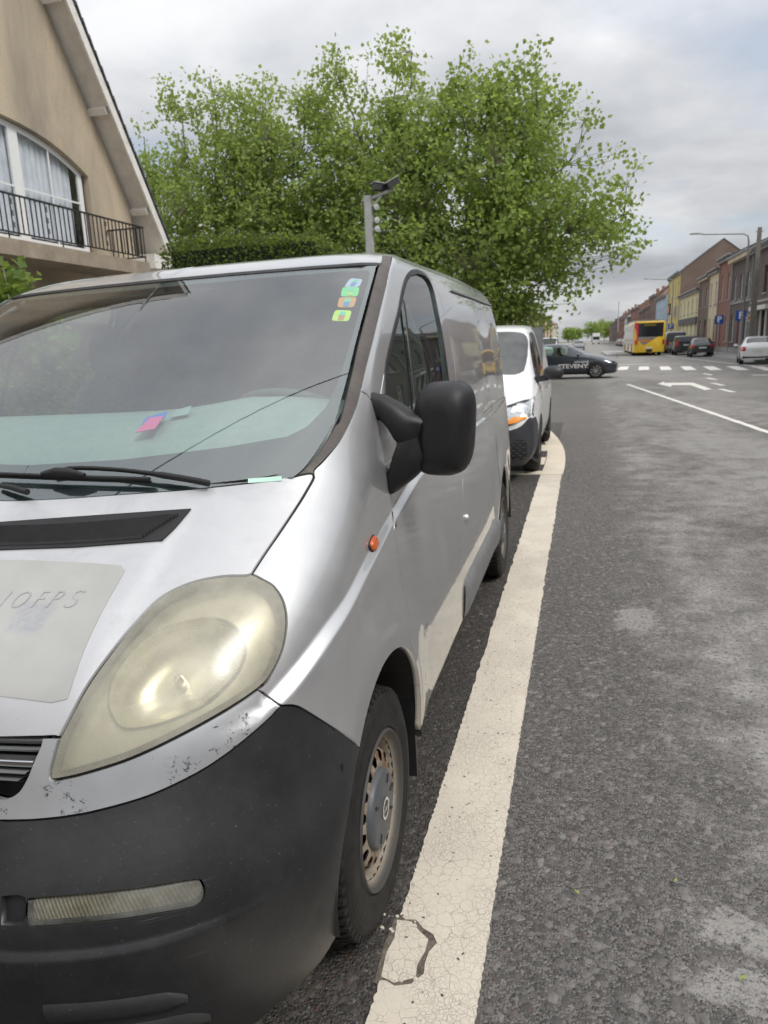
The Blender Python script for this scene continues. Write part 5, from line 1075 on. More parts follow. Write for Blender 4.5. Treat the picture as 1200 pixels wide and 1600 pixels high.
# ghost lettering on the decal
M_GHOST = pm('ghost_lettering', (.315, .318, .33), .5, var=.15, scale=60)
tv, tf = text_mesh('I O F P S', .058, -.0006)
V = []
for p in tv:
    x = .372 + p.x; yy = .383 + p.y
    u = np.interp(x, [0, .112, .446, .53, .561], [0, .9, 3.5, 4.45, 4.6]); 
    vv = np.interp(yy, [.11, .17, .30, .39, .50, .60, .68], [5.1, 5.36, 6.42, 6.95, 7.5, 7.97, 8.3])
    V.append(spt(u, vv, .0022))
obj('lettering', V, tf, M_GHOST, dc)
# amber side repeaters, door badges, mirrors
for sd in (1, -1):
    p = spt(11.65, 6.64, 0); n = Vector(snorm([11.65], [6.64])[0]); a_ = Vector((0, 1, .25)).normalized(); a_ = (a_ - n * a_.dot(n)).normalized(); b_ = n.cross(a_)
    for nm, mt, sc_, hh in (('repeater_base', M_BLK, 1.25, .006), ('repeater', M_AMB, 1.0, .014)):
        rings = []
        for f_, h_ in ((1.0, -.002), (1.0, hh * .55), (.92, hh * .85), (.7, hh)):
            ring = []
            for k in range(20):
                an = 2 * math.pi * k / 20; cx, cy = math.cos(an), math.sin(an)
                ex = abs(cx) ** .5 * (1 if cx > 0 else -1) * .026 * sc_ * f_; ey = abs(cy) ** .6 * (1 if cy > 0 else -1) * .0145 * sc_ * f_
                w_ = p + a_ * ex + b_ * ey + n * h_; ring.append((w_.x * sd, w_.y, w_.z))
            rings.append(ring)
        o_ = MB().loft(rings).build(nm, mt, van, 50); fix_normals(o_)
    if sd > 0:
        tv, tf = text_mesh('DTI', .036, .001, .15); V = []
        for q in tv:
            yv = 1.345 + q.x; zv = .645 + q.y + q.x * .05
            xs_ = spt(13.42, 3.3, 0).x + .004; V.append((xs_, yv, zv))
        obj('badge', V, tf, M_CHROME, van)
    nb_ = MB().loft([[(sd * (.952 + h_), 2.285 + .016 * f_ * math.cos(a), .80 + .020 * f_ * math.sin(a)) for a in np.linspace(0, 2 * math.pi, 13)[:-1]] for h_, f_ in ((-.012, 1.), (.004, .95), (.010, .6), (.012, .2))]).build('door_catch', M_SIL, van, 60); fix_normals(nb_)
    # mirror: two feet, bracket and deep housing
    def ellring(c, ax, bx, n_=20, pw=.62):
        c = Vector(c); ax = Vector(ax); bx = Vector(bx); ring = []
        for k in range(n_):
            an = 2 * math.pi * k / n_; cx, cy = math.cos(an), math.sin(an)
            ring.append(c + ax * (abs(cx) ** pw * (1 if cx > 0 else -1)) + bx * (abs(cy) ** pw * (1 if cy > 0 else -1)))
        return [Vector((q.x * sd, q.y, q.z)) for q in ring]
    mr = empty('mirror'); mr.parent = van
    hs = MB(); secs = []
    for yq, sx_, sz_, cx_, cz_ in ((1.115, .030, .060, 1.062, 1.325), (1.122, .056, .098, 1.063, 1.325), (1.142, .074, .120, 1.064, 1.326), (1.18, .087, .132, 1.066, 1.327), (1.225, .091, .136, 1.068, 1.327), (1.262, .089, .134, 1.068, 1.327), (1.268, .084, .129, 1.068, 1.327)):
        secs.append(ellring((cx_, yq, cz_), (sx_, -.022 * sx_ / .09, .0), (.010 * sz_ / .13, 0, sz_), 28, .58))
    hs.loft(secs); ho = hs.build('mirror_housing', M_BLK, mr, 60); fix_normals(ho)
    g_ = MB().loft([ellring((1.068, 1.269, 1.327), (.080, -.02, 0), (.009, 0, .125), 28, .58), ellring((1.068, 1.2695, 1.327), (.078, -.02, 0), (.009, 0, .122), 28, .58)]).build('mirror_glass', M_CHROME, mr); fix_normals(g_)
    br = MB()
    br.loft([ellring(c, a, b, 16, .75) for c, a, b in (((.872, 1.165, 1.405), (.0, .040, -.004), (.0, -.004, .040)), ((.905, 1.160, 1.398), (.004, .036, 0), (.006, 0, .036)), ((.94, 1.150, 1.374), (.010, .040, 0), (.014, 0, .036)), ((.972, 1.150, 1.342), (.016, .042, 0), (.026, 0, .036)), ((1.02, 1.165, 1.315), (.016, .046, 0), (.024, 0, .060)))])
    br.loft([ellring(c, a, b, 16, .75) for c, a, b in (((.898, 1.178, 1.165), (0, .038, 0), (0, 0, .030)), ((.928, 1.165, 1.192), (.006, .040, 0), (-.010, 0, .036)), ((.958, 1.155, 1.226), (.012, .042, 0), (-.024, 0, .036)), ((.986, 1.152, 1.266), (.016, .042, 0), (-.030, 0, .042)), ((1.02, 1.165, 1.305), (.012, .046, 0), (-.014, 0, .062)))])
    bo = br.build('mirror_arm', M_BLK, mr, 60); fix_normals(bo)
# wipers
for ln, nm, rad in ((O['arm'], 'wiper_arm', None), (O['arm2'], 'wiper_arm', None), (O['blade'], 'wiper_blade', None)):
    m = len(ln); b = MB(); pts = []
    for i, (u, v) in enumerate(ln):
        off = .022 if nm == 'wiper_blade' else (.013 + .010 * math.sin(math.pi * min(1, (i + 1) / m)))
        pts.append(spt(u, v, off))
    if nm == 'wiper_blade':
        b.tube(pts, .0055, 8); b.tube([p + Vector((0, .004, -.008)) for p in pts], .004, 6); b.tube([pts[4] + Vector((0, -.004, .006)), pts[5] + Vector((0, -.008, .012)), pts[6] + Vector((0, -.008, .012)), pts[7] + Vector((0, -.004, .006))], [.006, .013, .013, .006], 8)
    else:
        b.tube(pts, [.0085 if i < m * .35 else .006 for i in range(m)], 8)
    b.build(nm, M_BLK, van, 60)
# wheels
def tyre_mat():
    t = NT('tyre_rubber'); c = t.coord()
    col = t.mix(t.fr(t.noise(c, 14, 6, .65), .35, .7), (.010, .010, .0105), (.026, .025, .023))
    sp = t.n('ShaderNodeSeparateXYZ', {0: c})
    rr = t.math('SQRT', t.math('ADD', t.math('POWER', sp.outputs[1], 2), t.math('POWER', sp.outputs[2], 2)))
    rib = t.math('SINE', t.math('MULTIPLY', rr, 520))
    return t.fin(t.pbr(col=col, rough=.72, spec=.3, nrm=t.bump(rib, .18, .002, t.bump(t.noise(c, 160, 4), .12, .003))))
def steel_rim():
    t = NT('rusty_steel_rim'); c = t.coord()
    n = t.noise(c, 16, 8, .7); f = t.fr(n, .42, .60)
    sp = t.n('ShaderNodeSeparateXYZ', {0: c})
    rr = t.math('SQRT', t.math('ADD', t.math('POWER', sp.outputs[1], 2), t.math('POWER', sp.outputs[2], 2)))
    f2 = t.math('MULTIPLY', f, t.fr(rr, .205, .165))
    col = t.mix(t.fr(t.noise(c, 30, 5), .3, .7), (.23, .205, .165), (.32, .295, .245))
    col = t.mix(f2, col, (.19, .115, .055))
    col = t.mix(t.fr(rr, .185, .20), col, (.055, .053, .050))
    col = t.mix(t.fr(t.noise(c, 60, 6, .7), .56, .66, 0, .7), col, (.09, .055, .03))
    return t.fin(t.pbr(col=col, rough=.68, metal=.05, nrm=t.bump(t.noise(c, 90, 5), .15, .003)))
M_TYRE = tyre_mat(); M_RIM = steel_rim()
M_CAP = pm('hub_cap_grey', (.085, .093, .102), .5, .1, var=.1, scale=14, dirt=.35)
def steel_wheel(name, parent, rtyre=.33, w=.2, rrim=.213, holes=16, detail=True, rim_mat=None, cap_mat=None, cap=True):
    """axis x, outer face at x=0 (towards +x)"""
    wh = empty(name); wh.parent = parent
    t = MB(); hw = w
    prof = [(-.012, rrim - .006), (.0, rrim + .004), (-.002, rrim + .022), (.006, rrim + .045), (.004, rtyre - .045), (-.004, rtyre - .026), (-.016, rtyre - .015), (-.034, rtyre - .011)]
    prof2 = [(-w * .5, rtyre - .010)] + [(-w - x, r) for x, r in reversed(prof)]
    t.lathe(prof + prof2, 64 if detail else 28)
    ty = t.build('tyre', M_TYRE, wh, 50); fix_normals(ty)
    if detail:
        nb = 60
        for sgn in (0, 1):
            tr = MB()
            for k in range(nb):
                a = 2 * math.pi * (k + .5 * sgn) / nb
                def pt(x, r, da): return (x, r * math.cos(a + da), r * math.sin(a + da))
                x0, x1 = (-.006, -.062) if sgn == 0 else (-w + .006, -w + .062)
                d = .030; r0, r1 = rtyre - .012, rtyre + .001
                V = [pt(x0, r0 - .020, -d), pt(x0, r0 - .020, d), pt(x1, r0, d * .7 + .02), pt(x1, r0, -d * .7 + .02), pt(x0 - (.006 if sgn == 0 else -.006), r1 - .007, -d * .85), pt(x0 - (.006 if sgn == 0 else -.006), r1 - .007, d * .85), pt(x1, r1, d * .55 + .02), pt(x1, r1, -d * .55 + .02)]
                tr.add(V, [(0, 1, 5, 4), (1, 2, 6, 5), (2, 3, 7, 6), (3, 0, 4, 7), (4, 5, 6, 7)])
            tb = tr.build('tread_blocks', M_TYRE, ty); fix_normals(tb); tag(tb, kind='stuff')
        tr = MB()
        for x in (-.078, -.122):
            tr.lathe([(x + .018, rtyre - .012), (x + .016, rtyre + .001), (x - .016, rtyre + .001), (x - .018, rtyre - .012)], 64)
        tb = tr.build('tread_ribs', M_TYRE, ty, 40); fix_normals(tb)
    r = MB(); rm = rim_mat or M_RIM
    nseg = 64 if detail else 32
    r.lathe([(-.004, rrim), (.004, rrim - .004), (.003, rrim - .010), (-.012, rrim - .016), (-.020, rrim - .030), (-.060, rrim - .036), (-.066, rrim - .040)], nseg)
    # disc with a ring of oval holes
    def disc_pt(rad, an):
        x = np.interp(rad, [0, .08, .105, .122, .150, .168, rrim - .038], [-.020, -.020, -.020, -.012, -.020, -.050, -.066]) * 1.0
        return (float(x), rad * math.cos(an), rad * math.sin(an))
    rad = [.05, .100] + [.1215 + .0022 * q for q in range(17)] + [.164, rrim - .040]
    b0 = len(r.V); na = holes * 20; V = [disc_pt(q, 2 * math.pi * k / na) for q in rad for k in range(na)]; Fd = []
    for i in range(len(rad) - 1):
        for k in range(na):
            ph = (k % 20)
            rm_ = (rad[i] + rad[i + 1]) / 2; da = (ph - 9.5) / 5.6; dr = (rm_ - .1395) / .0165
            if detail and da * da + dr * dr < 1.0: continue
            Fd.append((i * na + k, i * na + (k + 1) % na, (i + 1) * na + (k + 1) % na, (i + 1) * na + k))
    r.add(V, Fd); ro = r.build('rim', rm, wh, 60); fix_normals(ro)
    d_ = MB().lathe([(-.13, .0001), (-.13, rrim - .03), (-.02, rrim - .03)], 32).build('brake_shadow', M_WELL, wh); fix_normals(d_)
    if cap:
        c_ = MB(); c_.lathe([(-.022, .108), (-.006, .106), (.000, .100), (.002, .085), (.002, .045), (.004, .030), (.004, .0001)], 48); co = c_.build('hub_cap', cap_mat or M_CAP, wh, 50); fix_normals(co)
        if detail:
            lo = MB()
            lo.add(*ring_mesh(.030, .023, .0075, 32))
            zz = [(-.047, .004), (-.012, .006), (-.006, -.002), (.047, -.004), (.012, -.006), (.006, .002)]
            lo.add([(.0085, a, b) for a, b in zz], [(0, 1, 5), (5, 1, 2), (5, 2, 4), (2, 3, 4)])
            e_ = lo.build('hub_emblem', M_CHROME, co)
            for an in (.75, 2.35, 3.9, 5.5, 0.0):
                nt_ = MB().box(.0, .0045, -.012, .012, -.004, .004).build('clip', M_BLK, co)
                nt_.location = (0, .078 * math.cos(an), .078 * math.sin(an)); nt_.rotation_euler = (an, 0, 0)
    return wh
def ring_mesh(ro_, ri_, x, n=32):
    V = [(x, ro_ * math.cos(2 * math.pi * k / n), ro_ * math.sin(2 * math.pi * k / n)) for k in range(n)] + [(x, ri_ * math.cos(2 * math.pi * k / n), ri_ * math.sin(2 * math.pi * k / n)) for k in range(n)]
    return V, [(k, (k + 1) % n, n + (k + 1) % n, n + k) for k in range(n)]
w0 = steel_wheel('wheel', van)
for i, (x, y, sd) in enumerate(((.930, .833, 1), (.935, 3.931, 1), (-.930, .833, -1), (-.935, 3.931, -1))):
    w_ = w0 if i == 0 else copy_tree(w0, van)
    w_.location = (x, y, .330); w_.rotation_euler = (.35 * i + .2, 0, 0 if sd > 0 else math.pi)
    # liner of the wheel well
    ln_ = MB().lathe([(0, .425), (-.34, .425), (-.34, .05)], 28, a0=R(-6), a1=R(186)).build('wheel_arch_liner', M_WELL, van); fix_normals(ln_)
    ln_.location = (sd * .945, y, .35); ln_.rotation_euler = (0, 0, 0 if sd > 0 else math.pi)
# mud flap behind the front wheel, underbody
for sd in (1, -1):
    MB().box(sd * .80, sd * .925, 1.245, 1.262, .16, .44).build('mud_flap', M_BLK, van)
MB().box(-.78, .78, .25, 4.6, .27, .34).build('underbody', M_WELL, van)
# cab interior
cab = MB()
sec = []
for x in np.linspace(-.80, .80, 15):
    k = 1 - (abs(x) / .80) ** 4 * .25
    yb = .10 * (abs(x) / .8) ** 2; zb = .02 * (abs(x) / .8) ** 2; hood_ = .035 * math.exp(-((x - .50) / .20) ** 2)
    sec.append([(x, .78 + yb, 1.245 + zb), (x, .90 + yb, 1.335 + zb), (x, 1.0 + yb, 1.378 + zb), (x, 1.12 + yb * .8, 1.402 + hood_), (x, 1.24 + yb * .5, 1.408 + hood_), (x, 1.29 + yb * .3, 1.37 + hood_ * .5), (x, 1.30, 1.10), (x, 1.0, .8), (x, .80 + yb, 1.0)])
cab.loft(sec); db = cab.build('dashboard', M_DASH, van, 60); fix_normals(db)
st = MB(); ang = R(32)
ctr = Vector((.52, 1.42, 1.345)); ax = Vector((0, math.cos(R(58)), math.sin(R(58)))); e1 = Vector((1, 0, 0)); e2 = ax.cross(e1)
st.tube([ctr + (e1 * math.cos(a) + e2 * math.sin(a)) * .195 for a in np.linspace(0, 2 * math.pi, 33)], .016, 8, False)
for a in (R(-20), R(200), R(90)): st.tube([ctr + (e1 * math.cos(a) + e2 * math.sin(a)) * .19, ctr - ax * .03], .014, 6)
st.tube([ctr - ax * .03, ctr - ax * .02, ctr + ax * .012], [.07, .075, .05], 14); st.tube([ctr, ctr - ax * .3], .035, 8)
st.build('steering_wheel', M_INT, van, 50)
M_SEAT = pm('seat_cloth', (.12, .125, .14), .9, var=.2, scale=50, bump=.2, bscale=500)
def seat(x0, w):
    s = MB()
    def rr(y, z, hx, hd, n=14):
        return [(x0 + hx * (abs(math.cos(a)) ** .5) * (1 if math.cos(a) > 0 else -1), y + hd * (abs(math.sin(a)) ** .6) * (1 if math.sin(a) > 0 else -1), z) for a in np.linspace(0, 2 * math.pi, n + 1)[:-1]]
    s.loft([rr(1.86, .80, w * .9, .08), rr(1.88, .95, w, .085), rr(1.93, 1.2, w, .075), rr(1.98, 1.36, w * .92, .06), rr(2.0, 1.41, w * .7, .03)])
    s.loft([rr(2.0, 1.42, .10, .03), rr(2.0, 1.46, .13, .05), rr(2.02, 1.56, .135, .05), rr(2.03, 1.63, .11, .03)])
    s.box(x0 - w, x0 + w, 1.40, 1.90, .68, .82)
    return s.build('seat', M_SEAT, van, 50)
for s_ in (seat(.45, .24), seat(-.15, .24), seat(-.55, .22)): s_.location.z = .10
bk = MB().loft([[(sx * w, y, z) for sx, y in ((-1, 2.28), (1, 2.28), (1, 2.31), (-1, 2.31))] for z, w in ((.4, .84), (1.3, .82), (1.6, .77), (1.8, .70), (1.88, .6))]).build('bulkhead', M_GREYPL, van)
MB().box(-.80, .80, .95, 2.3, .42, .45).build('cab_floor', M_INT, van)
# rear-view cluster and sun visor pods at the screen top, stickers
for q, (key, colr, pic) in enumerate((('st1', (.50, .50, .72), (.10, .16, .55)), ('st2', (.14, .62, .20), (.45, .62, .10)), ('st3', (.72, .26, .07), (.06, .22, .55)), ('st4', (.60, .70, .07), (.62, .20, .07)))):
    qv = O[key]; m_ = pm('sticker_colour_%d' % q, colr, .5, var=.1); P4 = [Vector(VS.ev(u, v)[0]) for u, v in qv]; P4 = [Vector((q_.x, float(SCREEN(q_.x, q_.z)) + .0055, q_.z)) for q_ in P4]
    def bl(a, b, off=0): 
        w_ = P4[0] * (1 - a) * (1 - b) + P4[1] * a * (1 - b) + P4[2] * a * b + P4[3] * (1 - a) * b
        return w_ + Vector(snorm([qv[0][0]], [qv[0][1]])[0]) * off
    G = []; n_ = 10
    ring = [bl(.5 + .5 * abs(math.cos(t_)) ** .35 * (1 if math.cos(t_) > 0 else -1), .5 + .5 * abs(math.sin(t_)) ** .35 * (1 if math.sin(t_) > 0 else -1)) for t_ in np.linspace(0, 2 * math.pi, 29)[:-1]]
    s_ = obj('sticker', ring, [tuple(range(28))], m_, van); tag(s_, ('lilac', 'green', 'orange', 'lime yellow')[q] + ' tax sticker inside the windscreen corner')
    obj('sticker_print', [bl(.36, .15, .0012), bl(.66, .15, .0012), bl(.70, .5, .0012), bl(.34, .5, .0012)], [(0, 1, 2, 3)], pm('sticker_top_%d' % q, (.10, .55, .38), .5), s_)
    obj('sticker_print', [bl(.34, .52, .0012), bl(.70, .52, .0012), bl(.68, .92, .0012), bl(.36, .92, .0012)], [(0, 1, 2, 3)], pm('sticker_low_%d' % q, pic, .5), s_)
cd = O['card']; V = [spt(u, v, .003) for u, v in (cd[0], cd[3], cd[4], cd[7])]
obj('parking_card', V, [(0, 1, 2, 3)], pm('pale_green_card', (.45, .68, .58), .5), van)

# ================================================================== other vehicles
M_CGL = glass('car_glass', (.42, .50, .48), 1.7, dark=.45); M_CGLD = pm('dark_car_glass', (.016, .018, .02), .06, var=.1, coat=.3)
M_CBLK = pm('car_black_plastic', (.022, .023, .026), .5, var=.15, scale=15)
M_CBLK2 = pm('car_bumper_grey', (.040, .042, .048), .48, var=.12, scale=8)
M_RLAMP = pm('red_lamp', (.42, .012, .015), .18, var=.1, scale=30, coat=.7); M_PLATE = pm('number_plate', (.62, .62, .60), .5, var=.05)
M_HLAMP = pm('clear_headlamp', (.42, .45, .47), .12, .4, var=.25, scale=25, coat=.8); M_ALLOY = pm('alloy_wheel', (.42, .42, .43), .35, .7, var=.1); M_ORNG = pm('amber_indicator', (.85, .30, .02), .3, var=.1, coat=.5)
def paint(name, col, metal=.0, rough=.35): return pm(name, col, rough, metal, var=.06, scale=3, coat=.85, dirt=.12)
def section(st):
    y, zb, w, zs, zr, wr, cab = st
    if cab: P = [(.86 * w, zb), (.97 * w, zb + .10), (w, zb + (zs - zb) * .5), (.985 * w, zs - .05), (.945 * w, zs), (wr * w, zr - .075), (wr * w * .84, zr - .012), (0, zr)]
    else: P = [(.86 * w, zb), (.97 * w, zb + .10), (w, zb + (zs - zb) * .5), (.975 * w, zs - .05), (.92 * w, zs), (.80 * w, zs + (zr - zs) * .6), (.50 * w, zs + (zr - zs) * .9), (0, zr)]
    return [(a, y, b) for a, b in P]
def car_body(name, parent, stations, ws, rw, side_cols, body_mat, glass_mat, lower=None, lvl=2):
    """stations: (y,zb,w,zs,zr,wr,cab). ws/rw: column index of windscreen / rear window; side_cols: columns that carry side windows. lower: (material, row count, columns)"""
    secs = [section(s) for s in stations]; n = 8; V = []; F = []; MI = []
    for s in secs: V += s + [(-x, y, z) for x, y, z in s[:-1]][::-1]
    m = 15
    for i in range(len(secs) - 1):
        for j in range(m - 1):
            F.append((i * m + j, (i + 1) * m + j, (i + 1) * m + j + 1, i * m + j + 1)); r = j if j < 7 else 13 - j
            k = 0
            if i == ws and r >= 5: k = 1
            elif i == rw and r >= 5: k = 2
            elif i in side_cols and r == 4: k = 3 + side_cols.index(i) * 2 + (0 if j < 7 else 1)
            elif lower and r < lower[1] and i in lower[2]: k = 99
            MI.append(k)
    for i, rev in ((0, False), (len(secs) - 1, True)):
        for j in range(7):
            q = (i * m + j, i * m + j + 1, i * m + 13 - j, i * m + 14 - j)
            if j == 6: q = (i * m + 6, i * m + 7, i * m + 8)
            F.append(q if not rev else q[::-1]); MI.append(99 if (lower and j < lower[1] and (0 if i == 0 else len(secs) - 2) in lower[2]) else 0)
    bm = bmesh.new(); vv = [bm.verts.new(v) for v in V]; lay = bm.faces.layers.int.new('part')
    for f, k in zip(F, MI):
        try: g = bm.faces.new([vv[i] for i in f]); g[lay] = k; g.material_index = min(k, 99)
        except ValueError: pass
    bmesh.ops.recalc_face_normals(bm, faces=bm.faces)
    cl = bm.edges.layers.float.new('crease_edge')
    for e_ in bm.edges:
        ks = {f[lay] for f in e_.link_faces}
        if len(ks) > 1: e_[cl] = .75
    me = bpy.data.meshes.new('tmp'); bm.to_mesh(me); bm.free()
    for k in range(100): me.materials.append(None)
    o = bpy.data.objects.new('tmp', me); COL.objects.link(o); sb = o.modifiers.new('s', 'SUBSURF'); sb.levels = lvl; sb.render_levels = lvl
    dg = bpy.context.evaluated_depsgraph_get(); ev = bpy.data.meshes.new_from_object(o.evaluated_get(dg)); bpy.data.objects.remove(o)
    Vv = [v.co.copy() for v in ev.vertices]; Nn = [v.normal.copy() for v in ev.vertices]; groups = {}
    for p in ev.polygons: groups.setdefault(p.material_index, []).append(tuple(p.vertices))
    res = {}
    bvh = BVHTree.FromPolygons(Vv, [tuple(p.vertices) for p in ev.polygons])
    def mk(nm, fs, mt, par, off=0.):
        idx = {}; nv = []
        for f in fs:
            for i in f:
                if i not in idx: idx[i] = len(nv); nv.append(Vv[i] + Nn[i] * off)
        me_ = mesh_from(nm, nv, [tuple(idx[i] for i in f) for f in fs], mt, True)
        inv = sorted(idx, key=idx.get); me_.normals_split_custom_set_from_vertices([Nn[i] for i in inv])
        return put(bpy.data.objects.new(nm, me_), par)
    body = mk('body', groups[0], body_mat, parent)
    if 1 in groups: mk('windscreen', groups[1], glass_mat, parent)
    if 2 in groups: mk('rear_window', groups[2], glass_mat, parent)
    for k in groups:
        if 3 <= k < 99: mk('side_window', groups[k], glass_mat, parent)
    if 99 in groups: mk('bumper', groups[99], lower[0], parent)
    return body, bvh
def patch(bvh, name, mat, parent, axis, outline, off=.006, sgn=1, step=.06):
    """conforming patch: outline is (y,z) for axis x, (x,z) for axis y; sgn = the side it is seen from"""
    vs, F = tri2d(outline, (), (step, step), 1e-4); V = []; ok = []
    for a, b in vs:
        if axis == 'x': o_, d_ = Vector((sgn * 5, a, b)), Vector((-sgn, 0, 0))
        else: o_, d_ = Vector((a, sgn * 40, b)), Vector((0, -sgn, 0))
        h = bvh.ray_cast(o_, d_)
        if h[0] is None: V.append(None); ok.append(False)
        else: V.append(h[0] - d_ * off); ok.append(True)
    good = [v for v in V if v is not None]
    if not good: return None
    m_ = sum(good, Vector()) / len(good)
    for i, v in enumerate(V):
        if v is None:
            a, b = vs[i]; V[i] = Vector((m_.x, a, b)) if axis == 'x' else Vector((a, m_.y, b))
    o = obj(name, V, F, mat, parent); fix_normals(o); return smooth_by_angle(o, 60)
def rect(a0, a1, b0, b1, r=.02, n=4):
    out = []
    for cx, cy, s0 in ((a1 - r, b1 - r, 0), (a0 + r, b1 - r, 90), (a0 + r, b0 + r, 180), (a1 - r, b0 + r, 270)):
        out += [(cx + r * math.cos(R(s0 + 90 * k / n)), cy + r * math.sin(R(s0 + 90 * k / n))) for k in range(n + 1)]
    return out
def car_wheels(root, bvh, w, ya, rt=.31, rim=.2, mat=None, spokes=True, base=None, zc=None):
    zc = rt if zc is None else zc
    for y in ya:
        for sd in (1, -1):
            patch(bvh, 'wheel_arch', M_WELL, root, 'x', [(y + (rt + .055) * math.cos(a), zc + (rt + .055) * math.sin(a)) for a in np.linspace(R(-28), R(208), 26)], .004, sd, .08)  # dark half-disc laid on for the shaded wheel opening, no hole cut
            wh = empty('wheel'); wh.parent = root; wh.location = (sd * (w + .012), y, zc); wh.rotation_euler = (0, 0, 0 if sd > 0 else math.pi)
            t = MB().lathe([(-.02, rim - .01), (0, rim + .01), (.004, (rim + rt) / 2), (-.012, rt - .02), (-.04, rt), (-.18, rt), (-.20, rt - .03)], 32).build('tyre', M_TYRE, wh, 50); fix_normals(t)
            r_ = MB().lathe([(-.006, rim), (-.002, rim - .012), (-.03, rim - .028), (-.08, rim - .03)], 32)
            if spokes:
                for k in range(9):
                    a = 2 * math.pi * k / 9; r_.bar((-.012, .03 * math.cos(a), .03 * math.sin(a)), (-.012, (rim - .01) * math.cos(a), (rim - .01) * math.sin(a)), .030, .03, (1, 0, 0))
                r_.lathe([(-.03, .055), (-.002, .05), (0, .0001)], 16)
            else: r_.lathe([(-.03, rim - .02), (-.008, rim * .7), (-.004, rim * .3), (-.002, .0001)], 28)
            ro = r_.build('rim', mat or M_ALLOY, wh, 50); fix_normals(ro)
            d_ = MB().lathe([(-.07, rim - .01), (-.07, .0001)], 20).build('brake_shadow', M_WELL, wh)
def car_mirrors(root, w, y, z, mat):
    for sd in (1, -1):
        m = MB(); m.loft([[(sd * (w + .12 + .10 * f * math.cos(a)), y + dy, z + .07 * f * math.sin(a)) for a in np.linspace(0, 2 * math.pi, 15)[:-1]] for dy, f in ((-.05, .45), (-.03, .9), (.03, 1), (.05, .95))]); m.bar((sd * (w - .05), y + .02, z - .02), (sd * (w + .06), y + .01, z - .03), .04, .04)
        o = m.build('mirror', mat, root, 60); fix_normals(o)

# ---- white panel van parked behind
cd_ = empty('white_van', (-.44 - .93, 8.02, 0)); tag(cd_, 'white compact van with dark bumper and amber indicator parked behind the silver van', 'van')
cd_.location.z = -.012; cd_.rotation_euler = (0, R(-1.0), 0)
M_CW = paint('white_van_paint', (.74, .745, .75), 0, .4)
Wc = .915
cst = [(.00, .22, .66 * Wc / .9, .62, .64, .8, 0), (.04, .20, .80, .74, .78, .8, 0), (.16, .19, .875, .84, .905, .8, 0), (.42, .19, .905, .93, 1.02, .8, 0), (.75, .19, Wc, 1.0, 1.10, .8, 0), (.90, .19, Wc, 1.02, 1.135, .8, 0), (1.02, .19, Wc, 1.03, 1.20, .80, 0), (1.66, .19, Wc, 1.08, 1.735, .80, 1), (1.86, .19, Wc, 1.08, 1.79, .80, 1), (2.10, .19, Wc, 1.08, 1.81, .81, 1), (2.45, .19, Wc, 1.09, 1.825, .82, 1), (3.2, .19, Wc, 1.10, 1.825, .83, 1), (4.1, .19, Wc, 1.10, 1.81, .83, 1), (4.42, .22, Wc * .97, 1.10, 1.79, .82, 1), (4.48, .3, Wc * .9, 1.05, 1.72, .78, 1)]
cb, cbv = car_body('white_van', cd_, cst, 6, 99, [], M_CW, glass('van2_glass', (.66, .80, .75), 1.9, dust=.2), (M_CBLK2, 3, [0, 1]))
for sd in (1, -1):
    patch(cbv, 'bumper_side', M_CBLK2, cd_, 'x', [(.10, .215), (.56, .215), (.54, .45), (.46, .62), (.34, .72), (.10, .76)], .006, sd, .04)
    patch(cbv, 'side_window', M_CGL, cd_, 'x', [(1.28, 1.09), (2.32, 1.10), (2.36, 1.25), (2.30, 1.62), (2.2, 1.70), (1.82, 1.68), (1.60, 1.5)], .004, sd)
    patch(cbv, 'window_seal', M_CBLK, cd_, 'x', [(1.22, 1.05), (2.36, 1.06), (2.41, 1.25), (2.35, 1.66), (2.22, 1.735), (1.80, 1.72), (1.56, 1.53)], .002, sd)
    h = patch(cbv, 'headlight', M_HLAMP, cd_, 'y', [(sd * a, b) for a, b in ((.40, .665), (.62, .685), (.84, .755), (.862, .80), (.868, .90), (.855, .945), (.70, .895), (.40, .81))], .016, -1, .04)
    patch(cbv, 'lamp_frame', M_CBLK, h, 'y', [(sd * a, b) for a, b in ((.38, .645), (.62, .665), (.86, .74), (.885, .80), (.89, .92), (.865, .96), (.70, .91), (.38, .83))], .013, -1, .05)
    patch(cbv, 'indicator', M_ORNG, h, 'y', [(sd * a, b) for a, b in ((.55, .672), (.68, .690), (.80, .735), (.80, .775), (.66, .755), (.56, .715))], .022, -1, .04)
    patch(cbv, 'lamp_reflector', M_CHROME, h, 'y', [(sd * a, b) for a, b in ((.62, .80), (.76, .80), (.80, .86), (.74, .885), (.64, .865))], .019, -1, .04)
    patch(cbv, 'door_handle', M_CBLK, cd_, 'x', rect(2.10, 2.32, .93, .965, .012), .022, sd)
    patch(cbv, 'panel_joint', M_CBLK, cd_, 'x', rect(2.44, 2.452, .25, 1.72, .004), .002, sd); patch(cbv, 'panel_joint', M_CBLK, cd_, 'x', rect(1.23, 1.24, .4, 1.05, .004), .002, sd)
ig = patch(cbv, 'lower_grille', M_WELL, cd_, 'y', rect(-.80, .80, .27, .50, .05), .016, -1)
for i in range(7):
    for k in range(22):
        if abs(-.76 + k * .0725 + (.036 if i % 2 else 0)) < .78: patch(cbv, 'grille_rib', M_CBLK2, ig, 'y', rect(-.76 + k * .0725 + (.036 if i % 2 else 0) - .022, -.76 + k * .0725 + (.036 if i % 2 else 0) + .022, .285 + i * .030, .303 + i * .030, .006, 2), .021, -1, .2)
patch(cbv, 'upper_grille', M_CBLK, cd_, 'y', rect(-.38, .38, .68, .80, .03), .014, -1); patch(cbv, 'number_plate', M_PLATE, cd_, 'y', rect(-.26, .26, .53, .63, .01), .024, -1)
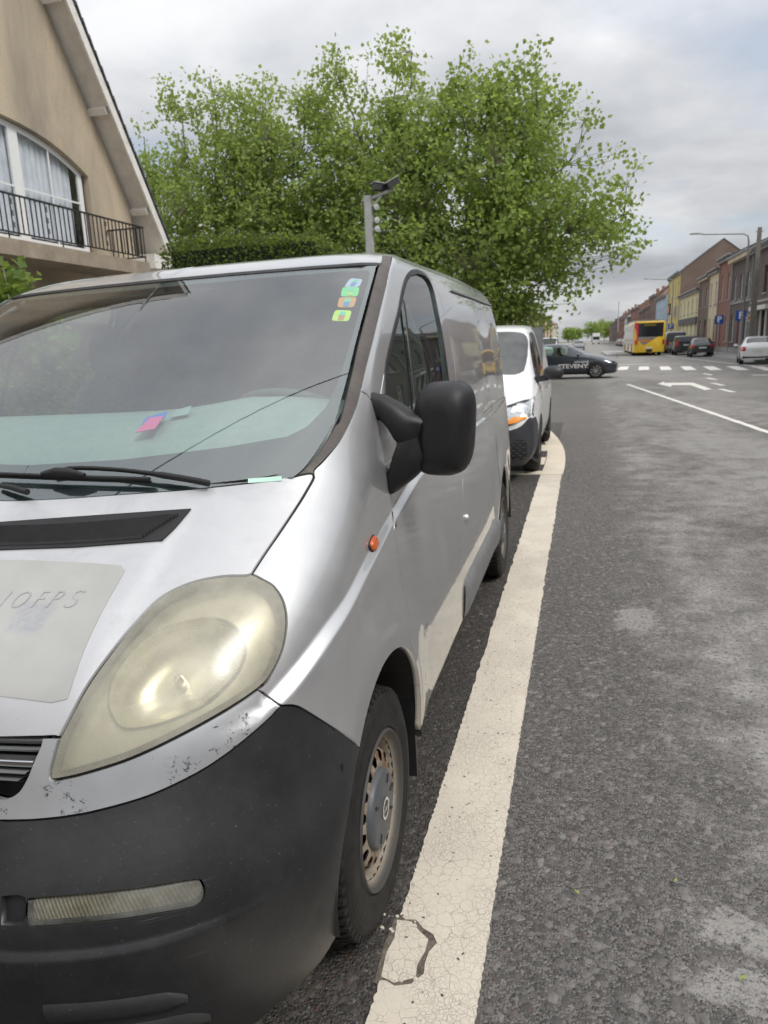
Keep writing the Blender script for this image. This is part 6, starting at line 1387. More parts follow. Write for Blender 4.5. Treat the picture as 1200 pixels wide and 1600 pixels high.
car_wheels(cd_, cbv, Wc - .035, (.92, 3.68), .325, .205, M_CBLK, False)
m = None
for sd in (1, -1):
    mm = MB(); mm.loft([[(sd * (Wc + .13 + .125 * f * math.cos(a) - .02 * dy), 1.20 + dy, 1.17 + (.082 if math.sin(a) < 0 else .092) * f * abs(math.sin(a)) ** .7 * (1 if math.sin(a) > 0 else -1)) for a in np.linspace(0, 2 * math.pi, 21)[:-1]] for dy, f in ((-.08, .4), (-.06, .8), (-.02, .98), (.05, 1), (.08, .95))]); mm.bar((sd * (Wc - .09), 1.22, 1.10), (sd * (Wc + .06), 1.20, 1.12), .09, .07); mo_ = mm.build('mirror', M_CBLK, cd_, 60); fix_normals(mo_)
MB().box(-.6, .6, 1.35, 1.45, .9, 1.06).build('dashboard', M_INT, cd_); MB().box(-.85, .85, 2.5, 2.54, .5, 1.76).build('bulkhead', M_GREYPL, cd_)

# ---- dark grey hatchback with lettering crossing the junction
se = empty('hatchback', (.0, 0, 0)); tag(se, 'dark grey hatchback with STEVENY lettering on its door, turning across the road', 'car')
hst = [(0, .30, .52, .48, .52, .8, 0), (.05, .22, .68, .56, .62, .8, 0), (.22, .19, .80, .66, .74, .8, 0), (.55, .18, .87, .76, .88, .8, 0), (.95, .18, .90, .85, .97, .8, 0), (1.22, .18, .905, .89, 1.01, .8, 0), (1.30, .18, .905, .90, 1.03, .8, 0), (2.0, .18, .908, .92, 1.40, .68, 1), (2.12, .18, .908, .92, 1.425, .69, 1), (2.42, .18, .908, .93, 1.44, .69, 1), (2.50, .18, .908, .93, 1.44, .69, 1), (3.15, .18, .906, .94, 1.425, .68, 1), (3.45, .19, .905, .95, 1.40, .67, 1), (3.62, .2, .90, .96, 1.37, .66, 1), (4.02, .22, .88, .97, 1.12, .70, 1), (4.18, .25, .84, .90, .98, .70, 0), (4.25, .32, .74, .80, .84, .7, 0)]
M_SG = paint('dark_grey_blue_paint', (.030, .038, .055), .2, .3)
sb_, sbv = car_body('hatchback', se, hst, 6, 13, [7, 8, 10, 11], M_SG, glass('hatchback_glass', (.62, .74, .70), 1.9, dark=.12))
MB().box(-.7, .7, 1.7, 3.6, .5, .86).build('cabin_floor', M_INT, se)
se.location = (1.42, 31.6, 0); se.rotation_euler = (0, 0, R(90 - 4)); 
car_wheels(se, sbv, .875, (.83, 3.46), .318, .215, M_ALLOY)
car_mirrors(se, .90, 1.52, .98, M_SG)
for sd in (1, -1):
    patch(sbv, 'headlight', M_HLAMP, se, 'x', [(.10, .60), (.30, .62), (.52, .70), (.50, .74), (.28, .72), (.10, .65)], .006, sd, .05); patch(sbv, 'tail_lamp', M_RLAMP, se, 'x', [(3.95, .80), (4.2, .80), (4.2, .9), (3.9, .92)], .006, sd, .05)
    for y_ in (1.32, 2.45, 3.30): patch(sbv, 'door_gap', M_CBLK, se, 'x', rect(y_, y_ + .010, .30, .9, .003), .002, sd)
    patch(sbv, 'sill_trim', M_CBLK, se, 'x', rect(1.25, 3.05, .19, .27, .02), .006, sd); patch(sbv, 'door_handle', M_SG, se, 'x', rect(2.22, 2.40, .80, .825, .01), .02, sd); patch(sbv, 'door_handle', M_SG, se, 'x', rect(3.12, 3.28, .82, .845, .01), .02, sd)
M_LET = pm('white_lettering', (.75, .75, .76), .5)
def side_text(s, size, cy, cz, sgn, bvh, root, mat, bold=.0, sx=1.0, off=.010, name='lettering'):
    tv, tf = text_mesh(s, size, bold); V = []
    for p in tv:
        yy = cy + sgn * p.x * sx; h = bvh.ray_cast(Vector((sgn * 5, yy, cz + p.y)), Vector((-sgn, 0, 0)))
        V.append((h[0].x + sgn * off if h[0] else sgn * .92, yy, cz + p.y))
    return obj(name, V, tf, mat, root)
for sgn in (1, -1):
    side_text('STEVENY', .235, 1.74, .515, sgn, sbv, se, M_LET, .007, 1.25)
    side_text('AUTO-ECOLE', .085, 1.42, .685, sgn, sbv, se, M_LET, .003, 1.1); patch(sbv, 'lettering_bar', M_LET, se, 'x', rect(1.135, 1.147, .43, .76, .002), .010, sgn); patch(sbv, 'lettering_tail', M_LET, se, 'x', rect(2.42, 2.72, .505, .53, .004), .010, sgn)

# ---- yellow bus
bus = empty('bus', (5.55, 84.2, 0), R(180)); tag(bus, 'yellow and grey city bus with a red corner panel, seen from behind', 'bus')
M_BY = paint('bus_yellow', (.78, .50, .015), 0, .4); M_BGR = paint('bus_grey', (.20, .185, .17), 0, .45); M_BRD = paint('bus_red', (.50, .02, .045), 0, .4); M_BTAN = paint('bus_cream_yellow', (.66, .50, .18), 0, .5)
def rbox(hw, y0, y1, z0, z1, r, n=5):
    ring = []
    for cx, cz, s0 in ((hw - r, z1 - r, 0), (-hw + r, z1 - r, 90), (-hw + .06, z0 + .06, 180), (hw - .06, z0 + .06, 270)):
        rr0 = r if s0 < 180 else .06; ring += [(cx + rr0 * math.cos(R(s0 + 90 * k / n)), cz + rr0 * math.sin(R(s0 + 90 * k / n))) for k in range(n + 1)]
    b = MB(); secs = []
    for y, f in ((y0, .90), (y0 + .06, .97), (y0 + .2, 1.), (y1 - .2, 1.), (y1 - .05, .985), (y1, .95)): secs.append([(x * f, y, (z0 + z1) / 2 + (z - (z0 + z1) / 2) * (1 - (1 - f) * .5)) for x, z in ring])
    return b.loft(secs)
bb_ = rbox(1.27, 0, 17.0, .28, 2.92, .22).build('body', M_BY, bus, 50); fix_normals(bb_)
bbv = BVHTree.FromPolygons([v.co.copy() for v in bb_.data.vertices], [tuple(p.vertices) for p in bb_.data.polygons])
Yr = 17.0
def bp_(name, mat, pts, off=.012): return patch(bbv, name, mat, bus, 'y', pts, off, 1, .25)
bp_('rear_window', M_CGLD, [(-1.08, 1.62), (.80, 1.62), (.92, 1.62), (.96, 2.78), (-1.12, 2.78)], .018)
bp_('engine_panel', M_BGR, [(.98, 1.62), (-.75, 1.62), (-.55, 1.55), (.2, 1.05), (.42, .92), (.62, 1.0), (.98, 1.45)], .014)
bp_('rear_vent', pm('bus_vent_orange', (.45, .16, .04), .6), rect(-.05, .72, 1.18, 1.40, .03), .02)
bp_('corner_panel', M_BRD, [(1.26, .95), (1.26, 2.84), (.98, 2.84), (.90, 1.7), (.98, .95)], .016)
for sd in (1, -1): bp_('tail_lamp', M_RLAMP, rect(sd * 1.14 - .07, sd * 1.14 + .07, .95, 1.35, .05), .03)
bp_('number_plate', M_PLATE, rect(-.26, .26, .62, .74, .01), .03); bp_('towing_recess', M_WELL, rect(-.25, .25, .32, .56, .03), .02); bp_('route_display', pm('route_led', (.10, .085, .02), .4), rect(-.5, .5, 2.5, 2.72, .02), .03)
for sd in (1, -1):
    for i in range(9): patch(bbv, 'side_window', M_CGLD, bus, 'x', rect(.6 + i * 1.8, .6 + i * 1.8 + 1.7, 1.25, 2.45, .06), .012, sd, .4)
    patch(bbv, 'side_skirt', M_BGR, bus, 'x', rect(.4, 16.6, .95, 1.22, .02), .008, sd, .6); patch(bbv, 'side_upper', M_BGR, bus, 'x', rect(.4, 16.6, 2.46, 2.70, .02), .008, sd, .6)
MB().box(-1.0, 1.0, 3, 13, 2.9, 3.12).build('roof_pod', M_BGR, bus); MB().box(-.9, -.3, 13.2, 15.6, 2.9, 3.05).build('roof_pod', M_BGR, bus)
for y_ in (2.7, 8.9, 14.2):
    for sd in (1, -1):
        patch(bbv, 'wheel_arch', M_WELL, bus, 'x', [(y_ + .58 * math.cos(a), .48 + .58 * math.sin(a)) for a in np.linspace(R(-18), R(198), 20)], .01, sd, .2)  # dark half-disc in place of a shaded opening
        t = MB().lathe([(-.02, .25), (0, .3), (-.01, .45), (-.05, .48), (-.3, .48)], 24).build('wheel', M_TYRE, bus, 50); fix_normals(t); t.location = (sd * 1.25, y_, .48); t.rotation_euler = (0, 0, 0 if sd > 0 else math.pi)
MB().box(1.3, 1.34, .2, .5, 1.9, 2.3).build('mirror', M_CBLK, bus)

# ---- parked cars on the right, tails towards us
def parked(name, label, x, y, rz, col, L, Wd, Hh, kind, metal=0., glassm=None):
    c = empty(name, (x, y, 0), R(180 + rz)); tag(c, label, 'van' if kind == 'van' else 'car', 'vehicles parked along the right kerb')
    k = L / 4.25; w = Wd / 2; hs = Hh / 1.44
    if kind == 'hatch':
        st = [(a * k, b, cc * w / .908, d * hs, e_ * hs, f, g) for a, b, cc, d, e_, f, g in hst]; sc = (6, 13, [7, 8, 10, 11])
    else:
        st = [(0, .3, .7 * w, .65, .7, .8, 0), (.08, .24, .9 * w, .8, .9, .8, 0), (.6, .22, w, .98, 1.08, .8, 0), (.95, .22, w, 1.02, 1.14, .8, 0), (1.02, .22, w, 1.02, 1.2, .8, 0), (1.7, .22, w, 1.06, Hh - .06, .86, 1), (1.9, .22, w, 1.06, Hh, .87, 1), (2.6, .22, w, 1.06, Hh, .88, 1), (2.7, .22, w, 1.06, Hh, .88, 1), (L - 1.2, .22, w, 1.06, Hh, .88, 1), (L - .35, .23, w, 1.06, Hh - .02, .88, 1), (L - .12, .25, w * .985, 1.05, Hh - .08, .86, 1), (L, .3, w * .93, .98, 1.12, .9, 1)]; sc = (4, 11, [5, 6, 8])
    mt = paint(label.split()[0] + '_paint_' + str(int(y)), col, metal)
    b, bv = car_body(name, c, st, sc[0], sc[1], sc[2], mt, glassm or M_CGLD, lvl=2)
    car_wheels(c, bv, w - .03, (L * .195, L * .81), .30 if kind == 'hatch' else .33, .19, M_ALLOY)
    z1, z2 = (.70 * hs, .92 * hs) if kind == 'hatch' else (.75, 1.25)
    for sd in (1, -1):
        patch(bv, 'tail_lamp', M_RLAMP, c, 'y', rect(sd * w * .80 - .10, sd * w * .80 + .10, z1, z2, .03), .012, 1, .06); patch(bv, 'tail_lamp_side', M_RLAMP, c, 'x', rect(L - .42, L - .12, z1, z2, .04), .010, sd, .06)
    patch(bv, 'number_plate', M_PLATE, c, 'y', rect(-.26, .26, .62 if kind == 'hatch' else .78, .73 if kind == 'hatch' else .89, .01), .016, 1)
    patch(bv, 'rear_bumper', M_CBLK, c, 'y', rect(-w * .85, w * .85, .31, .43, .02), .012, 1); car_mirrors(c, w, L * .355, .98 if kind == 'hatch' else 1.15, mt)
    return c, bv
wc_, wv_ = parked('parked_car', 'white small hatchback parked at the right edge, nearest of the parked cars', 9.15, 44.6, -8, (.72, .73, .73), 3.85, 1.66, 1.43, 'hatch', glassm=M_CGL)
parked('parked_car', 'black small hatchback parked between the white hatchback and the dark people carrier', 8.75, 62.2, -3, (.010, .011, .014), 4.1, 1.68, 1.42, 'hatch')
parked('parked_car', 'dark people carrier with tall red lamps parked ahead of the black hatchback', 8.55, 70.0, -2, (.014, .015, .017), 4.4, 1.80, 1.62, 'van')
parked('parked_van', 'grey panel van parked ahead of the dark people carrier', 8.75, 79.5, -2, (.36, .365, .38), 5.0, 1.92, 2.05, 'van', .4)
parked('parked_car', 'dark red lamped car half hidden between the bus and the grey van', 8.05, 84.5, 0, (.03, .03, .033), 4.2, 1.7, 1.45, 'hatch')
fl_ = ['silver', 'white', 'dark', 'blue', 'pale', 'grey', 'cream', 'black', 'beige', 'steel']
fc_ = [(.45, .46, .47), (.7, .7, .7), (.03, .03, .035), (.06, .12, .25), (.55, .55, .53), (.2, .2, .21), (.55, .5, .4), (.015, .015, .016), (.4, .36, .3), (.25, .27, .3)]
for i in range(10):
    parked('parked_car', '%s car far down the street in the parked row beyond the bus' % fl_[i], 8.1, 100 + i * 8.5, 0, fc_[i], 4.3, 1.74, 1.48, 'hatch')
# distant traffic
tk = empty('box_truck', (4.2, 250, 0)); tag(tk, 'white box truck far off down the middle of the street', 'truck')
MB().box(-1.2, 1.2, 2.2, 8.5, .9, 3.6).build('cargo_box', paint('truck_white', (.72, .72, .7)), tk); MB().box(-1.1, 1.1, 0, 2.0, .5, 2.6).build('cab', paint('truck_cab', (.6, .6, .6)), tk); MB().box(-1.0, 1.0, -.03, -.004, 1.5, 2.4).build('windscreen', M_CGLD, tk)
for y_ in (1.0, 6.6):
    for sd in (1, -1):
        t = MB().lathe([(0, .2), (0, .44), (-.06, .48), (-.3, .48)], 20).build('wheel', M_TYRE, tk); t.location = (sd * 1.1, y_, .48); t.rotation_euler = (0, 0, 0 if sd > 0 else math.pi); fix_normals(t)
cv_, cvb = parked('distant_van', 'small white van on the left far behind the dark hatchback', -3.6, 80, 178, (.74, .74, .74), 4.6, 1.85, 1.95, 'van'); cv_['group'] = 'distant traffic'
fcx, fcb = parked('distant_car', 'small oncoming car far away near the end of the street', -.6, 118, 180, (.10, .11, .12), 4.3, 1.75, 1.46, 'hatch'); fcx['group'] = 'distant traffic'

# ================================================================== trees, hedges, street furniture
def leaf_mat(name, c1, c2):
    t = NT(name); oi = t.n('ShaderNodeNewGeometry'); rnd = oi.outputs['Random Per Island']
    c = t.mix(rnd, c1, c2); big = t.fr(t.noise(t.pos(), .55, 3), .3, .7); c = t.mix(t.math('MULTIPLY', big, .4), c, vcol(c1, 1.25))
    d = t.pbr(col=c, rough=.5, spec=.35); tr = t.n('ShaderNodeBsdfTranslucent', {'Color': t.mix(.6, c, (.38, .48, .08))}).outputs[0]
    return t.fin(t.n('ShaderNodeMixShader', {0: .56, 1: d, 2: tr}).outputs[0])
M_LEAF = leaf_mat('plane_leaves', (.24, .325, .095), (.37, .455, .16)); M_LEAF2 = leaf_mat('plane_leaves_dark', (.19, .275, .075), (.31, .395, .125)); M_HEDGE = leaf_mat('hedge_leaves', (.030, .060, .016), (.070, .115, .028)); M_SHRUB = leaf_mat('shrub_leaves', (.06, .12, .02), (.17, .24, .06))
M_BARK = pm('plane_bark', (.15, .13, .10), .9, var=.35, scale=4, bump=.5, bscale=25)
def leaves_mesh(name, P, size, mat, parent, seed=1, flat=.6):
    """P: (n,3) leaf positions; each leaf a folded five-point blade"""
    rs = np.random.RandomState(seed); n = len(P)
    d = rs.normal(size=(n, 3)); d[:, 2] -= .35; d /= np.linalg.norm(d, axis=1)[:, None]
    a = rs.normal(size=(n, 3)); nrm = np.cross(d, a); nrm[:, 2] = np.abs(nrm[:, 2]) + flat * np.linalg.norm(nrm, axis=1) * .6; nrm -= d * (nrm * d).sum(1)[:, None]; nrm /= np.linalg.norm(nrm, axis=1)[:, None]
    s = np.cross(nrm, d); L = size * rs.uniform(.65, 1.3, size=(n, 1)); w = L * rs.uniform(.75, 1.0, size=(n, 1)) * .55
    V = np.stack([P, P + d * L * .42 + s * w + nrm * L * .08, P + d * L, P + d * L * .42 - s * w + nrm * L * .08, P + d * L * .12], 1)
    V = np.stack([P, P + d * L * .35 + s * w, P + d * L * 1.0, P + d * L * .35 - s * w], 1); V[:, 1] += nrm * L * .10; V[:, 3] += nrm * L * .10
    me = bpy.data.meshes.new(name); me.vertices.add(n * 4); me.vertices.foreach_set('co', V.reshape(-1))
    me.loops.add(n * 6); idx = np.arange(n)[:, None] * 4 + np.array([0, 1, 2, 0, 2, 3])[None]; me.loops.foreach_set('vertex_index', idx.reshape(-1).astype(np.int32))
    me.polygons.add(n * 2); me.polygons.foreach_set('loop_start', np.arange(0, n * 6, 3, dtype=np.int32)); me.update(calc_edges=True); me.validate()
    me.materials.append(mat); return put(bpy.data.objects.new(name, me), parent)
def tree(name, label, loc, height, lobes, trunk_h, seed, ncl, lsize, mat, group=None, per=15, tr=.24, sig=.22):
    """lobes: ellipsoids (cx,cy,cz,rx,ry,rz) relative to the base that bound the crown; ncl leaf clumps are strewn
    through them and tied to the limbs by twigs"""
    rs = random.Random(seed); g = np.random.RandomState(seed); root = empty(name, loc); tag(root, label, 'tree', group)
    b = MB(); top = Vector((rs.uniform(-.3, .3), rs.uniform(-.3, .3), height * .72)); nodes = []
    def limb(pts, r0, r1, n=6):
        m = len(pts); b.tube(pts, [r0 + (r1 - r0) * i / (m - 1) for i in range(m)], n, False)
        for i in range(m - 1):
            for f in (0., .5): nodes.append(tuple(pts[i].lerp(pts[i + 1], f)))
        nodes.append(tuple(pts[-1]))
    P = [Vector((0, 0, -.1))] + [Vector((top.x * i / 7 + rs.uniform(-.12, .12), top.y * i / 7 + rs.uniform(-.12, .12), top.z * i / 7)) for i in range(1, 8)]
    b.tube(P, [tr * (1.25 if i == 0 else 1 - .86 * i / 7) for i in range(8)], 10); nodes += [tuple(p) for p in P[2:]]
    vol = np.array([l[3] * l[4] * l[5] for l in lobes]); vol = vol / vol.sum()
    def sample(n, lo=0., hi=1.):
        k = g.choice(len(lobes), n, p=vol); u = g.normal(size=(n, 3)); u /= np.linalg.norm(u, axis=1)[:, None]; r = (lo + (hi - lo) * g.uniform(size=n) ** (1 / 2.2))[:, None]
        L = np.array(lobes); return L[k, :3] + u * r * L[k, 3:]
    for q in sample(26, .45, .9):            # limbs rise from the trunk and bend outwards
        q = Vector(q); z0 = max(trunk_h, min(q.z - .25 * math.hypot(q.x, q.y) - .8, top.z * .9)); i = max(0, min(6, int(z0 / top.z * 7))); base = P[i].lerp(P[i + 1], min(1, max(0, z0 / top.z * 7 - i)))
        mid = base.lerp(q, .5) + Vector((rs.gauss(0, .2), rs.gauss(0, .2), -.12 * (q - base).length)); pts = [base, base.lerp(mid, .55) + Vector((rs.gauss(0, .08), rs.gauss(0, .08), rs.gauss(0, .08))), mid, mid.lerp(q, .5) + Vector((rs.gauss(0, .1), rs.gauss(0, .1), rs.gauss(.05, .1))), q]
        limb(pts, tr * .30 * (1 - .5 * z0 / top.z), .02)
    C = sample(ncl); N_ = np.array(nodes); leaf = []
    # larger holes where a smooth random field is low
    ph = g.uniform(0, 6.28, 6); fld = np.sin(C[:, 0] * 1.5 + ph[0]) + np.sin(C[:, 1] * 1.7 + ph[1]) + np.sin(C[:, 2] * 1.6 + ph[2]) + np.sin((C[:, 0] + C[:, 2]) * 2.3 + ph[3])
    zr = (C[:, 2] - C[:, 2].min()) / (np.ptp(C[:, 2]) + 1e-6); C = C[fld > g.normal(-1.5 + .8 * zr, .8)]
    for c in C:
        d = np.linalg.norm(N_ - c, axis=1) + np.where(N_[:, 2] > c[2] + .2, 1.5, 0); a = Vector(N_[d.argmin()]); q = Vector(c); m_ = a.lerp(q, .5) + Vector((rs.gauss(0, .08), rs.gauss(0, .08), rs.gauss(-.04, .08)))
        b.tube([a, m_, q], [.016, .010, .005], 3, False); n = max(4, int(g.poisson(per))); w = np.concatenate([c + g.normal(size=(n, 3)) * np.array([sig, sig, sig * .8]), np.array(m_) + g.normal(size=(n // 3, 3)) * sig * .8]); leaf.append(w)
    b.build('trunk', M_BARK, root, 60); leaves_mesh('crown', np.concatenate(leaf), lsize, mat, root, seed)
    return root
GT = 'plane trees behind the parked vans'
tree('plane_tree', 'biggest plane tree, its crown hanging over the road above the white van', (-4.0, 25.5, 0), 11.2, [(.1, 0, 5.0, 4.6, 3.6, 3.4), (.6, 0, 7.6, 3.6, 3.0, 2.7), (3.2, 0, 5.4, 3.0, 2.4, 2.4), (.3, 0, 9.4, 1.3, 1.5, 1.8), (2.0, 0, 9.3, 1.3, 1.4, 1.6), (3.1, 0, 7.9, 1.3, 1.3, 1.5), (1.2, -.5, 3.0, 3.2, 2.4, 1.5)], 2.2, 5, 1700, .145, M_LEAF2, GT, per=22)
tree('plane_tree', 'plane tree behind the camera post, left of the biggest tree', (-7.3, 26.5, 0), 12.6, [(0, 0, 6.4, 2.7, 2.4, 3.6), (.8, 0, 9.9, 1.2, 1.4, 2.1), (-1.1, 0, 9.7, 1.2, 1.4, 2.0), (1.9, 0, 8.6, 1.3, 1.3, 2.0)], 2.0, 9, 900, .14, M_LEAF, GT, per=22)
tree('plane_tree', 'plane tree in the middle of the left group with a pointed top', (-10.4, 27, 0), 12.6, [(0, 0, 6.4, 2.6, 2.4, 3.8), (.7, 0, 10.0, 1.2, 1.3, 2.0), (-1.1, 0, 9.2, 1.3, 1.4, 2.3)], 2.0, 14, 860, .14, M_LEAF, GT, per=22)
tree('plane_tree', 'leftmost plane tree right behind the gabled roof', (-14.0, 27.5, 0), 12.2, [(0, 0, 6.4, 2.8, 2.5, 3.8), (.5, 0, 10.2, 1.4, 1.4, 2.0), (-1.2, 0, 10.3, 1.3, 1.3, 1.9), (1.9, 0, 8.6, 1.3, 1.3, 1.8)], 2.0, 21, 860, .14, M_LEAF, GT, per=22)
tree('plane_tree', 'lower plane tree half hidden by the verge of the gabled roof', (-17.6, 28.5, 0), 11.0, [(0, 0, 5.8, 2.7, 2.4, 3.5), (.3, 0, 9.0, 1.7, 1.6, 1.9)], 2.0, 27, 560, .125, M_LEAF, GT, per=25)
tree('plane_tree', 'low bushy plane tree filling the gap under the camera post', (-6.6, 31.5, 0), 8.5, [(0, 0, 3.9, 4.0, 2.4, 3.0), (-4.5, 0, 3.6, 3.6, 2.2, 2.8)], 1.2, 33, 460, .17, M_LEAF2, GT, per=20)
for i, (x, y, h, r_) in enumerate([(5.5, 500, 13, 6.5), (14, 520, 15, 8.0), (-5.5, 560, 11, 5), (-9, 480, 9, 4), (19, 640, 16, 9)]):
    tree('street_tree', ['rounded green tree at the far end of the street, left of a pair', 'larger rounded tree at the far end of the street, right of a pair', 'small pale tree far off left of the street', 'low tree beside the far left houses', 'hindmost tree far down the right side of the street'][i], (x, y, 0), h, [(0, 0, h * .6, r_, r_, h * .4), (r_ * .5, 0, h * .5, r_ * .7, r_ * .7, h * .3)], 2.5, 40 + i, 220, .75, M_LEAF2, 'far trees at the end of the street', per=14, sig=.8)
def hedge(name, label, x0, x1, y0, y1, z0, z1, n, size, mat, seed, tilt=0.):
    root = empty(name, ((x0 + x1) / 2, (y0 + y1) / 2, z0)); tag(root, label, 'hedge'); g = np.random.RandomState(seed)
    hx, hy, hz = (x1 - x0) / 2, (y1 - y0) / 2, z1 - z0
    sk = MB().box(-hx + .12, hx - .12, -hy + .12, hy - .12, 0, hz - .12).build('core', pm(name + '_core_' + str(seed), (.012, .022, .008), .95), root)
    A = np.array([2 * hx * hz, 2 * hx * hz, 2 * hy * hz, 2 * hy * hz, 4 * hx * hy]); f = g.choice(5, n, p=A / A.sum()); u = g.uniform(-1, 1, n); v = g.uniform(0, 1, n); P = np.zeros((n, 3))
    j = g.normal(0, .045, n)
    for k in range(n):
        if f[k] < 2: P[k] = (u[k] * hx, (hy + j[k]) * (1 if f[k] else -1), v[k] * hz)
        elif f[k] < 4: P[k] = ((hx + j[k]) * (1 if f[k] == 3 else -1), u[k] * hy, v[k] * hz)
        else: P[k] = (u[k] * hx, (2 * v[k] - 1) * hy, hz + j[k])
    e_ = np.abs(P[:, 0]) / hx; P[:, 2] -= np.where(P[:, 2] > hz * .8, .10 * e_ ** 6, 0); P[:, 2] += .05 * np.sin(P[:, 0] * 1.7 + seed) * (P[:, 2] / hz)
    leaves_mesh('foliage', P, size, mat, root, seed); return root
hedge('clipped_hedge', 'tall clipped dark green hedge rising above the silver van roof', -6.75, -3.98, 11.0, 12.4, 0, 3.36, 26000, .05, M_HEDGE, 3)
hedge('garden_hedge', 'low clipped hedge seen through the cab windows of the silver van', -6.1, -5.2, 4.2, 8.0, 0, 1.45, 9000, .06, M_HEDGE, 5)
# drooping shrub at the left edge
sh = empty('shrub', (-5.75, 6.35, 0)); tag(sh, 'drooping bright green shrub at the left edge under the balcony', 'shrub'); g = np.random.RandomState(8)
b = MB(); P = []
for k in range(26):
    az = g.uniform(0, 6.28); r_ = g.uniform(.25, .75); zt = g.uniform(1.7, 2.55); c = [Vector((0, 0, .1)), Vector((.1 * math.cos(az), .1 * math.sin(az), 1.3)), Vector((r_ * .6 * math.cos(az), r_ * .6 * math.sin(az), zt)), Vector((r_ * math.cos(az), r_ * math.sin(az), zt - g.uniform(.1, .5)))]
    b.tube(c, [.02, .014, .008, .004], 5); 
    for q in range(90):
        f = g.uniform(.3, 1); i = min(2, int(f * 3)); w_ = c[i].lerp(c[i + 1], f * 3 - i); P.append((w_.x + g.normal(0, .09), w_.y + g.normal(0, .09), w_.z + g.normal(0, .09)))
b.build('stems', M_BARK, sh, 60); leaves_mesh('foliage', np.array(P), .105, M_SHRUB, sh, 4)
# garden wall between pavement and garden
gw = MB().box(-9.5, -9.3, 3.0, 10.5, 0, .5).build('garden_wall', M_STUC); tag(gw, 'low beige garden wall in front of the gabled house', 'wall')
# camera post
cp = empty('camera_post', (-5.17, 18, 0)); tag(cp, 'grey square post with traffic cameras above the silver van roof', 'camera post')
M_GALV = pm('galvanised_grey', (.42, .43, .42), .5, .2, var=.12, scale=6)
MB().box(-.085, .085, -.085, .085, -.1, 5.2).build('post', M_GALV, cp); MB().bar((0, 0, 5.12), (.66, 0, 5.30), .06, .06).build('arm', M_GALV, cp); MB().bar((.08, 0, 4.9), (.34, 0, 5.17), .04, .04).build('brace', M_GALV, cp)
for i, (x, z, a) in enumerate(((.30, 5.36, .1), (.62, 5.42, -.5))):
    c_ = MB().box(-.16, .16, -.11, .11, -.07, .08).build('camera_head', M_CBLK, cp); c_.location = (x, 0, z); c_.rotation_euler = (0, a, .6)
    MB().box(-.19, .19, -.13, .13, .084, .10).build('sun_shield', M_GALV, c_)
for z in (4.92, 4.62, 4.42):
    l_ = MB().lathe([(-.04, .0001), (-.04, .06), (.02, .075), (.04, .07), (.05, .0001)], 18).build('sensor', M_GALV, cp, 50); l_.location = (.20, -.02, z); l_.rotation_euler = (0, 0, -.9); MB().box(.06, .16, -.02, .02, z - .02, z + .02).build('bracket', M_GALV, cp)
# concrete pole and street lamps
M_CONC = pm('concrete_pole', (.17, .155, .135), .9, var=.2, scale=3, dirt=.4)
pp = empty('utility_pole', (9.75, 48.2, 0)); tag(pp, 'tall tapered concrete pole at the right, in front of the dark brick house', 'pole')
MB().loft([[(sx * w, sy * w * .75, z) for sx, sy in ((-1, -1), (1, -1), (1, 1), (-1, 1))] for z, w in ((-.1, .17), (3, .15), (7.55, .10))]).build('shaft', M_CONC, pp); MB().box(-.2, .2, -.05, .05, 7.3, 7.36).build('crossarm', M_GALV, pp)
def lamp(label, x, y, reach, z):
    l = empty('street_lamp', (x, y, 0)); tag(l, label, 'street lamp', 'street lamps on the right side')
    MB().tube([(0, 0, -.1), (0, 0, z - .5), (-.06, 0, z - .15), (-.3, 0, z - .02), (-reach + .4, 0, z + .12)], [.07, .05, .04, .035, .03], 8).build('pole', M_LAMP, l, 60)
    MB().loft([[(-reach + .5 - a, sy * w, z + .12 + dz + a * .06) for sy, dz in ((-1, 0), (1, 0), (.7, h), (-.7, h))] for a, w, h in ((0, .05, .05), (.2, .13, .09), (.7, .12, .07), (.82, .05, .03))]).build('lamp_head', M_LAMP, l, 50)
M_LAMP = pm('lamp_grey', (.16, .165, .17), .5, .2)
lamp('street lamp with long arm high over the parked cars, nearest of the row', 9.35, 48.9, 3.0, 7.35); lamp('smaller street lamp beyond the yellow house, second of the row', 9.3, 86, 2.8, 7.6)
def sign(label, x, y, z0, kind, h=2.9):
    s = empty('road_sign', (x, y, .1)); tag(s, label, 'sign'); MB().tube([(0, 0, 0), (0, 0, h)], .03, 8).build('post', M_GALV, s)
    if kind == 'P':
        b_ = MB().box(-.32, .32, -.02, 0, z0 - .1, z0 + .55).build('plate', pm('sign_blue', (.02, .09, .38), .4), s)
        tv, tf = text_mesh('P', .62, .02); obj('letter', [(p.x, -.026, z0 + .235 + p.y) for p in tv], tf, M_LET, b_)
    elif kind == 'D':
        MB().add([(0, -.02, z0 - .30), (.30, -.02, z0), (0, -.02, z0 + .30), (-.30, -.02, z0), (0, 0, z0 - .30), (.30, 0, z0), (0, 0, z0 + .30), (-.30, 0, z0)], [(0, 1, 2, 3), (7, 6, 5, 4), (0, 4, 5, 1), (1, 5, 6, 2), (2, 6, 7, 3), (3, 7, 4, 0)]).build('plate', pm('diamond_cream', (.66, .50, .38), .5), s)
        MB().add([(0, -.026, z0 - .15), (.15, -.026, z0), (0, -.026, z0 + .15), (-.15, -.026, z0)], [(0, 1, 2, 3)]).build('diamond', pm('diamond_red', (.55, .10, .06), .5), s)
    else:
        MB().lathe([(-.01, .0001), (-.01, .3), (.01, .3), (.01, .0001)], 20).build('plate', pm('sign_back', (.03, .045, .035), .5), s)
        s.children[-1].location = (0, 0, z0); s.children[-1].rotation_euler = (0, 0, R(90))
